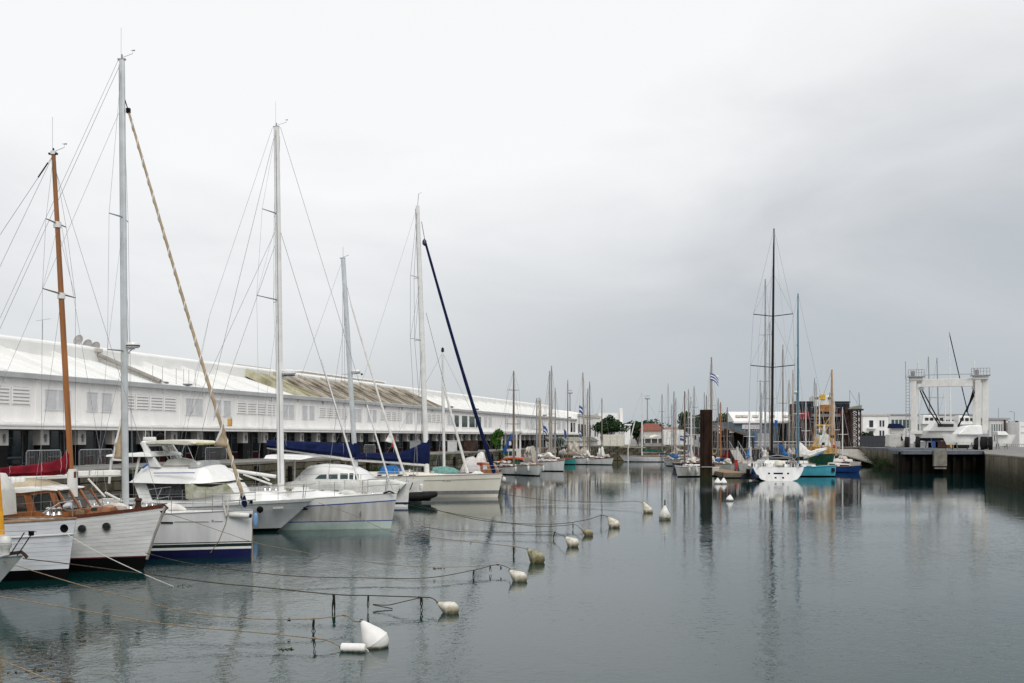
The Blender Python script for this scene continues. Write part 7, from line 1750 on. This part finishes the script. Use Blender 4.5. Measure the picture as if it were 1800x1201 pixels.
# mast at column 1358
a = b.loc(1357, 800, 0); 
def atx(px, py, xl):
    """point on this boat at local x, column px"""
    r = (px-900)/F; y = (r*(b.O.y+xl*b.h.y)-(b.O.x+xl*b.h.x))/(b.w.x-r*b.w.y); Y = b.O.y+xl*b.h.y+y*b.w.y
    return Vector((xl, y, HC-(py-H0)/F*Y))
m0, m1 = atx(1356.5, 800, mx_), atx(1360.5, 402, mx_)
b.ma, b.mb, b.mr = m0, m1, .2
mb = MB(); mb.tube([m0.lerp(m1, i/8) for i in range(9)], [.22, .22, .2, .2, .19, .18, .17, .14, .10], 10, flat=.7); mb.build('mast', carbon, b.root)
for py, w_ in ((646, 38), (556, 34)):
    k = (800-py)/398; c = m0.lerp(m1, k); w2 = w_/(F/Ym)
    mb = MB(); mb.tube([(c.x, c.y-w2, c.z+.25), tuple(c), (c.x, c.y+w2, c.z+.25)], .05, 6); mb.build('spreader', carbon, b.root)
for s_ in (-1, 1):
    w1, w2 = 38/(F/Ym), 34/(F/Ym); c1, c2 = m0.lerp(m1, .387), m0.lerp(m1, .613)
    b.wirep([(m0.x, s_*2.2, 1.7), (c1.x, c1.y+s_*w1, c1.z+.25), (c2.x, c2.y+s_*w2, c2.z+.25), tuple(m1)], .014, 'shroud')
    b.wirep([(c1.x, c1.y+s_*w1, c1.z+.25), tuple(c2)], .012, 'shroud'); b.wirep([(c2.x, c2.y+s_*w2, c2.z+.25), tuple(m0.lerp(m1, .8))], .012, 'shroud')
b.wirep([tuple(m1), (-L_+.8, 2.0, 1.7)], .012); b.wirep([tuple(m1), (-L_+.8, -2.0, 1.7)], .012); b.wirep([tuple(m0.lerp(m1, .9)), (.3, 0, 1.9)], .014)
bs, be = atx(1352, 800, mx_-.3), atx(1412, 800, -L_*.62)
mb = MB(); n_ = 10; rows = []; r = random.Random(4)
for i in range(n_+1):
    f = i/n_; c = bs.lerp(be, f); hh = lerp(.85, .42, min(1, f*1.5)) if f > .1 else lerp(1.2, .85, f*10); z0 = c.z-.6
    rows.append([(c.x+math.cos(2*math.pi*j/12)*.32*(1+r.uniform(-.1, .1)), c.y, z0+hh*(.5+.5*math.sin(2*math.pi*j/12))+r.uniform(-.03, .03)) for j in range(12)])
mb.rings(rows, True, 0, True); mb.build('sail_cover', blackcanvas, b.root)
for i in range(26):
    f = i/25; y = lerp(-2.4, 2.4, f)
    mb = MB(); r2 = r.uniform(.05, .13); mb.lathe([(0, 0), (r2, 0), (r2*.7, .2), (r2, .35), (0, .4)], 8, Matrix.Translation((-L_+1.0+r.uniform(0, 2.5), y, 1.38))); mb.build('deck_gear', (aludark, darkrub, white2)[i % 3], b.root)
mb = MB()
for s_ in (-1, 1):
    for x in (-L_+1, -12, -9.5, -7, -4.5, -2): q = b.hp(min(1, (b.rake-x)/L_), 1.7, s_, -.05); mb.tube([q, (q[0], q[1], q[2]+.65)], .025, 4)
mb.build('stanchions', steel, b.root)
b.wirep([tuple(atx(1358, 700, mx_+.1)), tuple(atx(1340, 800, mx_+1))], .012)
mb = MB(); c = atx(1360, 738, mx_-.3); mb.rings([[(c.x, c.y-.1, c.z), (c.x, c.y-.1, c.z-.9)], [(c.x, c.y-.45, c.z-.1), (c.x, c.y-.3, c.z-1.0)]], False, 0, True, closed=False); mb.build('flag', fblue, b.root, fixn=False)
# tender beside it
t = thing('inflatable_tender', 'dark navy inflatable with outboard tied left of the white yacht stern', 'dinghy', tuple(G(1322, 845))[:2]+(0,), math.radians(60))
mb = MB()
for s_ in (-1, 1): mb.tube([(-1.2, s_*.55, .4), (1.0, s_*.55, .42), (1.9, s_*.3, .55), (2.2, 0, .6)], [.24, .26, .24, .2], 12)
mb.build('tube', mat('tender_navy', (.02, .028, .06), .6), t); MB().box(-1.1, 1.6, -.45, .45, .15, .28).build('floor', darkrub, t); MB().box(-1.2, -1.1, -.5, .5, .15, .75).build('transom_board', darkrub, t)
mb = MB(); mb.box(-1.5, -1.15, -.18, .18, .6, 1.25); mb.tube([(-1.35, 0, .6), (-1.4, 0, -.1)], .07, 6); mb.build('outboard', black, t, bevel=.05)
mb = MB(); mb.tube([(.3, -.3, .5), (.2, 0, 1.1), (.6, .25, .6)], .14, 8); mb.build('bundled_cover', bluecanvas, t)
# turquoise boat
hdg = math.radians(-28)
b = yacht('turquoise-hulled yacht with blue mast and cream sail bundle right of the white yacht', 1468, 838, -24, 8.2, turq, fb=1.28, B=3.4, mast=(516, bluemast, .52, .11), rake=.12, tr=.6, rail=turq, spread=((.42, 1.7), (.7, .9)), fenders=(), deck=white2, cabin=white2, name='turquoise_yacht', tm=.45)
c0_ = b.ma
b.cover([(c0_.x+.2, 2.2, 4.0), (c0_.x+.7, 2.1, 3.5), (c0_.x+1.4, 2.2, 2.9), (c0_.x+2.3, 2.6, 3.2), (c0_.x+3.2, 3.0, 3.35)], brightcanvas, wid=.4, lumps=.14, seed=21)
mb = MB(); mb.tube([(c0_.x-1.0+math.cos(a*math.pi/8)*0, math.cos(a*math.pi/8)*1.1, 1.4+math.sin(a*math.pi/8)*1.1) for a in range(9)], .05, 6); mb.build('hood_frame', aludark, b.root)
c = Vector((-.15, 0, 0)); MB().box(-.35, -.0, -.42, -.22, .55, 1.0).build('stem_plate', carbon, b.root)
mb = MB(); c = Vector((c0_.x-2.2, .6, 1.5)); mb.box(c.x-.35, c.x+.35, c.y-.3, c.y+.3, c.z, c.z+.75); mb.build('life_ring_box', yellowp, b.root, bevel=.12)
b = yacht('small grey open boat between the turquoise yacht and the blue boat', 1484, 829, -70, 4.5, mat('grey_hull', (.35, .34, .34), .5), fb=.9, B=2.1, cabin=white2, cat='motorboat', name='motorboat', rake=.2)
b = yacht('small bright blue motorboat with white top at the right end of the moored row', 1510, 831, -30, 4.2, bluehull, fb=.95, B=2.0, cabin=white, cat='motorboat', name='motorboat', rake=.3, anti=bluehull, tm=.4)
# yellow and green trawler
b = Boat('trawler', 'old trawler with ochre mast, varnished wheelhouse and green hull under the rusty ship', 'trawler', 0, 0, math.radians(-82), at=(P(1462, 0, 141).x, 141))
b.hull(12, 3.9, 2.3, 1.9, 2.1, rake=.5, over=.3, bands=[('hull', None, .2, greenhull), ('antifouling', .2, -.3, black)], deck=teak, tm=.4, p=1.8)
b.rail(ochrep, .08)
mb = MB(); mb.box(-4.5, -1.6, -1.5, 1.5, 1.9, 3.2); mb.build('wheelhouse', ochrep, b.root, bevel=.05)
k = -1.4
for i in range(8): MB().box(-1.62, -1.56, k, k+.3, 1.95, 3.1).build('board', (ochrep, mat('ochre_light', (.62, .42, .16), .5))[i % 2], b.root); k += .36
mb = MB(); mb.prism([(-4.0, 3.2), (-2.0, 3.2), (-2.3, 4.9), (-3.7, 4.9)], -.9, .9, inset=.3); mb.build('upper_house', white2, b.root, bevel=.05)
mb = MB(); mb.tube([(-2.6, .1, 4.6), (-2.6, .1, 6.3)], [.28, .16], 8); mb.build('funnel', white2, b.root)
za = P(0, 650, 144).z
b.ma, b.mb = Vector((-3, 1.45, 2)), Vector((-3, 1.45, za))
mb = MB(); mb.tube([(-3, 1.45, 2), (-3, 1.45, za*.7), (-3, 1.45, za)], [.24, .2, .12], 8); mb.build('mast', mat('ochre_mast', (.55, .33, .14), .5, .2, 3), b.root)
for s_ in (-1, 1):
    mb = MB(); mb.tube([(-3, 1.45+s_*.1, za*.55), (-3, .1+s_*1.9, 2.6)], .08, 6); mb.build('derrick', ochrep, b.root)
mb = MB(); mb.tube([(-3, -1.0, 6.2), (-3, 1.4, 6.2)], .10, 6); mb.tube([(-2.8, .9, 6.2), (-2.6, -1.6, 3.2)], .09, 6); mb.tube([(-2.8, -.7, 6.2), (-2.6, 1.2, 4.2)], .09, 6); mb.build('cross_yard', yellowp, b.root)
for k_ in range(5):
    mb = MB(); x_ = -1.2-.5*k_; mb.tube([(x_, -1.7, 2.0), (x_, -1.7, 2.9), (x_, 1.7, 2.9), (x_, 1.7, 2.0)], .045, 5); mb.build('deck_frame', (ochrep, yellowp, steelblue)[k_ % 3], b.root)
for k_, (y_, z_) in enumerate(((-1.2, 3.3), (-.5, 3.6), (.4, 3.5), (1.1, 3.3), (-.9, 5.0), (.8, 4.6))):
    MB().box(-1.7, -1.4, y_-.18, y_+.18, z_-.2, z_+.2).build('deck_gear', (yellowp, rust, white2, orangered, greenhull, darkrub)[k_], b.root, bevel=.04)
for k_ in range(6): b.wirep([(-3, 1.45, za*(.5+.08*k_)), (-1.2+.3*k_, -2.0+.5*k_, 2.2)], .02)
for y_ in (-1.1, .9): mb = MB(); mb.tube([(-3.6, y_, 3.2), (-3.6, y_*.4, 8.4)], .07, 6); mb.build('stay_pole', ochrep, b.root)
b.wirep([tuple(b.mb), (.3, 0, 2.3)], .02); b.wirep([tuple(b.mb), (-10, .4, 2.2)], .02); b.wirep([(-3, 1.45, za*.8), (-4, -1.8, 2.3)], .02)
mb = MB(); mb.rings([[(-.6, -1.6, 2.6), (-.6, -1.2, 3.4)], [(-.6, -2.1, 1.9), (-.6, -.9, 2.3)]], False, 0, False, closed=False); mb.build('blue_tarp', bluecanvas, b.root, fixn=False)
# ================================================================== BUOYS
def buoy(px, pyb, A, Rp, label, tilt=40, az=180, m=None, post=False, group='white mooring buoys'):
    """A = apex length, Rp = radius, both in photo pixels at the buoy"""
    q = G(px, pyb); s = F/q.y; R = Rp/s; H = A/s
    t = thing('mooring_buoy', label, 'buoy', (q.x, q.y+R*.8, 0), 0, group); ti = math.radians(tilt)
    zc = R*(.46 if tilt < 50 else .34)
    M = Matrix.Rotation(math.radians(az), 4, 'Z') @ Matrix.Translation((-H*.18*math.sin(ti), 0, zc)) @ Matrix.Rotation(ti, 4, 'Y')
    prof = [(0, H), (R*.12, H), (R*.17, H*.97), (R*.45, H*.68), (R*.74, H*.36), (R*.78, H*.335), (R*.96, H*.05), (R, -H*.02), (R*.985, -H*.10), (R*.90, -H*.30), (R*.62, -H*.52), (0, -H*.62)]
    MB().lathe(prof, 32, M).build('body', m or buoym, t)
    MB().lathe([(R*.985, H*.03), (R*1.02, H*.005), (R*1.02, -H*.05), (R*.99, -H*.07)], 32, M).build('moulded_ring', m or buoym, t)
    mb = MB(); mb.tube([tuple(M @ Vector((math.cos(a)*R*.13, 0, H*1.02+math.sin(a)*R*.13))) for a in [k*math.pi/5 for k in range(11)]], R*.03, 6); mb.build('eye', rust, t)
    if post: mb = MB(); mb.tube([tuple(M @ Vector((0, 0, H*.9))), tuple(M @ Vector((0, 0, H*1.5)))], R*.10, 6); mb.build('post', darkrub, t)
    return t, M @ Vector((0, 0, H))+Vector(t.location)
tipl = {}
t, tipl[0] = buoy(652, 1141, 41, 24.5, 'largest clean white mooring buoy, nearest the camera', 34, 184)
q = G(620, 1147); t = thing('float', 'small white cylindrical float lying beside the nearest buoy', 'float', (q.x, q.y+.08, .02), math.radians(-8), None)
s = F/q.y; M = Matrix.Rotation(math.pi/2, 4, 'Y'); Lf = 44/s; R = 9/s
MB().lathe([(0, -Lf/2), (R*.8, -Lf/2), (R, -Lf/2+.02), (R, Lf/2-.05), (R*.75, Lf/2), (0, Lf/2)], 18, Matrix.Translation((0, 0, .05)) @ M).build('body', buoym, t); mb = MB(); mb.tube([(Lf/2, 0, .05), (Lf/2+.05, 0, .02), (Lf/2+.07, -.02, -.02)], .012, 5); mb.build('lanyard', ropewhite, t)
mb = MB(); mb.tube([(-Lf/2-.03, 0, .05), (-Lf/2+.0, 0, .06)], .04, 6); mb.build('end_cap', rust, t)
gb_ = mat('buoy_green', (.45, .43, .30), .7, .2, 5, col2=(.10, .10, .04), grime=.45)
data = [(787, 1079, 25, 15, 'fouled white buoy lying on its side, second from the camera', 62, 182, buoyold),
 (910, 1023, 22, 13.5, 'stained white buoy with green waterline, third from the camera', 52, 182, buoyold),
 (941, 990, 23, 14, 'greenest most fouled buoy, fourth from the camera', 44, 182, gb_),
 (1005, 962, 17, 11.5, 'tilted white buoy with brown streaks, fifth from the camera', 48, 182, buoyold),
 (1033, 942, 13, 8, 'low mossy little buoy just behind the fifth one', 60, 182, mat('buoy_moss', (.42, .39, .28), .7, .2, 6, col2=(.14, .13, .06), grime=.3)),
 (1078, 928, 17, 10.5, 'white pointed buoy right of the low mossy one', 38, 182, buoyold),
 (1138, 902, 17, 8.5, 'white buoy with lumpy top left of the upright brown-bottomed buoy', 28, 180, buoyold)]
for i, (a, c, A_, Rp, lab, ti, az, m_) in enumerate(data): t, tipl[i+1] = buoy(a, c, A_, Rp, lab, ti, az, m_)
buoy(1170, 914, 20, 10.5, 'upright conical white buoy with brown bottom and dark top post', 0, 0, mat('buoy_brown_foot', (.76, .75, .71), .5, .08, 5, grime=.55), post=True)
buoy(1284, 881, 8, 6.5, 'small far white buoy alone on the open water', 4, 0, buoym, post=True)
buoy(1262.5, 851, 8, 6, 'left of two small cone buoys in front of the pontoon', 0, 0, buoym); buoy(1273, 851, 8, 6, 'right of two small cone buoys in front of the pontoon', 0, 0, buoym)
# ================================================================== MOORING ROPES
def rope(label, pts, m=ropem, r=.012, weeds=(), knots=(), rw=.010):
    """pts: (px, py, height above the water)"""
    ps = [G(a, c, z) for a, c, z in pts]
    o0 = ps[0]; t = thing('mooring_rope', label, 'rope', (o0.x, o0.y, 0), 0, None)
    v = [p-Vector((o0.x, o0.y, 0)) for p in ps]; n = 6; sm = []
    for i in range(len(v)-1):
        p0, p1, p2, p3 = v[max(0, i-1)], v[i], v[i+1], v[min(len(v)-1, i+2)]
        for k in range(n):
            f = k/n; sm.append(.5*((2*p1)+(-p0+p2)*f+(2*p0-5*p1+4*p2-p3)*f*f+(-p0+3*p1-3*p2+p3)*f**3))
    sm.append(v[-1]); mb = MB(); mb.tube(sm, r, 6); mb.build('line', m, t)
    rr = random.Random(int(pts[0][1]))
    for (px, py, z, drop, th) in weeds:
        p = G(px, py, z)-Vector((o0.x, o0.y, 0)); mb = MB(); L = z+.05 if drop is None else drop
        for k in range(3): mb.tube([p+Vector((rr.uniform(-.02, .02), 0, 0)), p+Vector((rr.uniform(-.04, .04), rr.uniform(-.03, .03), -L*.5)), p+Vector((rr.uniform(-.06, .06), 0, -L))], [th, th*.7, th*.3], 5)
        mb.build('weed', weedm, t)
    for (px, py, z) in knots:
        p = G(px, py, z)-Vector((o0.x, o0.y, 0)); mb = MB()
        for k in range(3): mb.lathe([(0, -.03), (.03, 0), (0, .03)], 7, Matrix.Translation(p+Vector((k*.03-.03, 0, rr.uniform(-.01, .01)))) @ Matrix.Rotation(k, 4, 'X'))
        mb.build('knot', m, t)
    return t
def bt(p): # buoy tip -> pixel, height
    return ((p.x/p.y)*F+900, H0+(HC-p.z)/p.y*F, p.z)
rope('tan rope running from the left edge to the small white float', [(-60, 1040, .95), (0, 1049, .85), (115, 1068, .65), (290, 1097, .38), (450, 1112, .25), (550, 1122, .20), (575, 1126, .16), (597, 1136, .07)], ropem, .012, weeds=[(552, 1124, .2, .2, .012)], knots=[(552, 1122, .2)])
rope('tan rope with knot leading from the grey bow to the largest buoy', [(0, 984, 1.05), (40, 998, .95), (150, 1031, .72), (250, 1057, .52), (340, 1078, .38), (450, 1088, .30), (550, 1088, .27), (605, 1082, .27), (622, 1092, .27), bt(tipl[0])], ropem, .012, weeds=[(551, 1090, .26, .28, .022), (508, 1088, .28, .06, .03)], knots=[(604, 1082, .27), (550, 1088, .27)])
rope('long dark rope from the second hull to the fouled second buoy', [(40, 982, 1.12), (118, 991, .95), (240, 1007, .72), (380, 1025, .56), (445, 1031, .52), (586, 1045, .42), (650, 1047, .38), (740, 1050, .32), (760, 1052, .28), bt(tipl[1])], ropedark, .014, weeds=[(586, 1046, .42, .50, .030), (648, 1048, .38, .42, .016), (740, 1051, .32, .34, .022)], knots=[(738, 1050, .32)])
rope('short slack weedy line under the second buoy rope', [(738, 1051, .30), (700, 1060, .20), (680, 1064, .12), (655, 1063, .10), (690, 1070, .02)], ropedark, .012)
rope('white rope dropping from the motor cruiser hawse into the water', [(113, 930, 1.62), (122, 942, 1.45), (180, 975, .95), (250, 1008, .42), (292, 1026, .10), (312, 1034, -.06)], ropewhite, .013)
rope('thin grey rope from the classic sloop bow across the modern hull', [(285, 900, 1.95), (330, 914, 1.55), (400, 938, 1.05), (445, 953, .78), (500, 965, .45), (540, 972, .2), (570, 978, -.05)], ropem, .010)
rope('slack rope looping from beneath the modern sloop to the third buoy', [(255, 972, .9), (330, 990, .55), (420, 1003, .35), (520, 1013, .22), (640, 1016, .15), (750, 1016, .15), (830, 1003, .20), (873, 993, .26), (895, 999, .22), bt(tipl[2])], ropedark, .012, weeds=[(833, 1003, .2, .26, .014), (862, 995, .24, .2, .014), (880, 996, .24, .12, .02)], knots=[(875, 993, .26)])
rope('thin tan line above the third buoy rope', [(640, 987, .25), (700, 994, .24), (760, 997, .24), (830, 996, .24), (872, 993, .26)], ropem, .009, weeds=[(763, 998, .24, .08, .014)])
rope('rope from the blue-lined yacht to the greenest buoy', [(560, 884, 1.5), (620, 905, 1.0), (685, 934, .52), (760, 945, .42), (850, 955, .36), (905, 961, .33), (930, 966, .3), bt(tipl[3])], ropem, .012, weeds=[(903, 962, .33, .45, .020), (828, 954, .36, .08, .02)], knots=[(906, 961, .33)])
rope('weedy rope to the fifth buoy hanging just above the water', [(740, 925, .3), (800, 934, .22), (900, 936, .2), (960, 935, .25), (975, 936, .26), bt(tipl[4])], ropedark, .012, weeds=[(974, 937, .26, .32, .016)], knots=[(975, 936, .26)])
rope('long rope from the racer stern sweeping to the low mossy buoy', [(700, 885, .9), (760, 896, .55), (860, 914, .30), (940, 925, .22), (990, 924, .24), (1010, 922, .26), bt(tipl[5])], ropedark, .013, weeds=[(1007, 922, .26, .2, .012)])
rope('long dark rope rising to the pointed white buoy', [(735, 888, .8), (830, 912, .4), (900, 920, .28), (980, 921, .27), (1030, 914, .36), (1058, 906, .46), (1070, 910, .34), bt(tipl[6])], ropedark, .015, weeds=[(1007, 918, .3, .3, .012), (1057, 907, .46, .45, .010)], knots=[(1057, 906, .46)])
rope('far rope to the pair-shaped buoy', [(880, 868, .5), (960, 879, .25), (1060, 883, .25), (1115, 881, .35), (1128, 884, .35), bt(tipl[7])], ropedark, .013)
rope('faint pale line floating towards the pair-shaped buoy', [(900, 890, .2), (1000, 886, .15), (1120, 886, .15)], ropewhite, .010)
rope('tan rope crossing the bottom left corner', [(-40, 1140, 1.15), (0, 1160, 1.05), (50, 1180, .95), (95, 1200, .85), (160, 1230, .7)], ropem, .013)
rope('slack line floating under the modern sloop bow', [(380, 999, .12), (420, 994, .14), (445, 988, .25), (460, 990, .1)], ropedark, .010)
rope('mooring line dropping straight down the modern sloop stem', [(443, 903, 1.7), (444, 950, .7), (444, 990, .02), (444, 1000, -.1)], ropem, .012)
# small drifting weed and a fender dropping from the racer bow
t = thing('bow_fender', 'small white fender hanging by the cream racer bow', 'fender', tuple(G(886, 842+26))[:2]+(0,)); mb = MB(); mb.lathe([(0, 0), (.14, .03), (.17, .15), (.12, .3), (0, .34)], 12, Matrix.Translation((0, 0, 1.0))); mb.build('body', fenderw, t); mb = MB(); mb.tube([(0,0,1.3), (-.3, 0, 1.75)], .015, 4); mb.build('lanyard', ropewhite, t)

r = random.Random(6); mb = MB()
for (px, py, w) in ((320, 1031, .35), (770, 1000, .2), (505, 1142, .2), (60, 1180, .3)):
    q = G(px, py)
    for k in range(16): foliage(mb, q.x+r.gauss(0, w*.5), q.y+r.gauss(0, w*.35), .004, .05, .05, .004, 2, .03, r, 0)
o = mb.build('floating_weed', mat('yellow_weed', (.10, .085, .035), .8), fixn=False); tag(o, 'small scraps of yellowish weed floating on the near water', 'weed', kind='stuff')
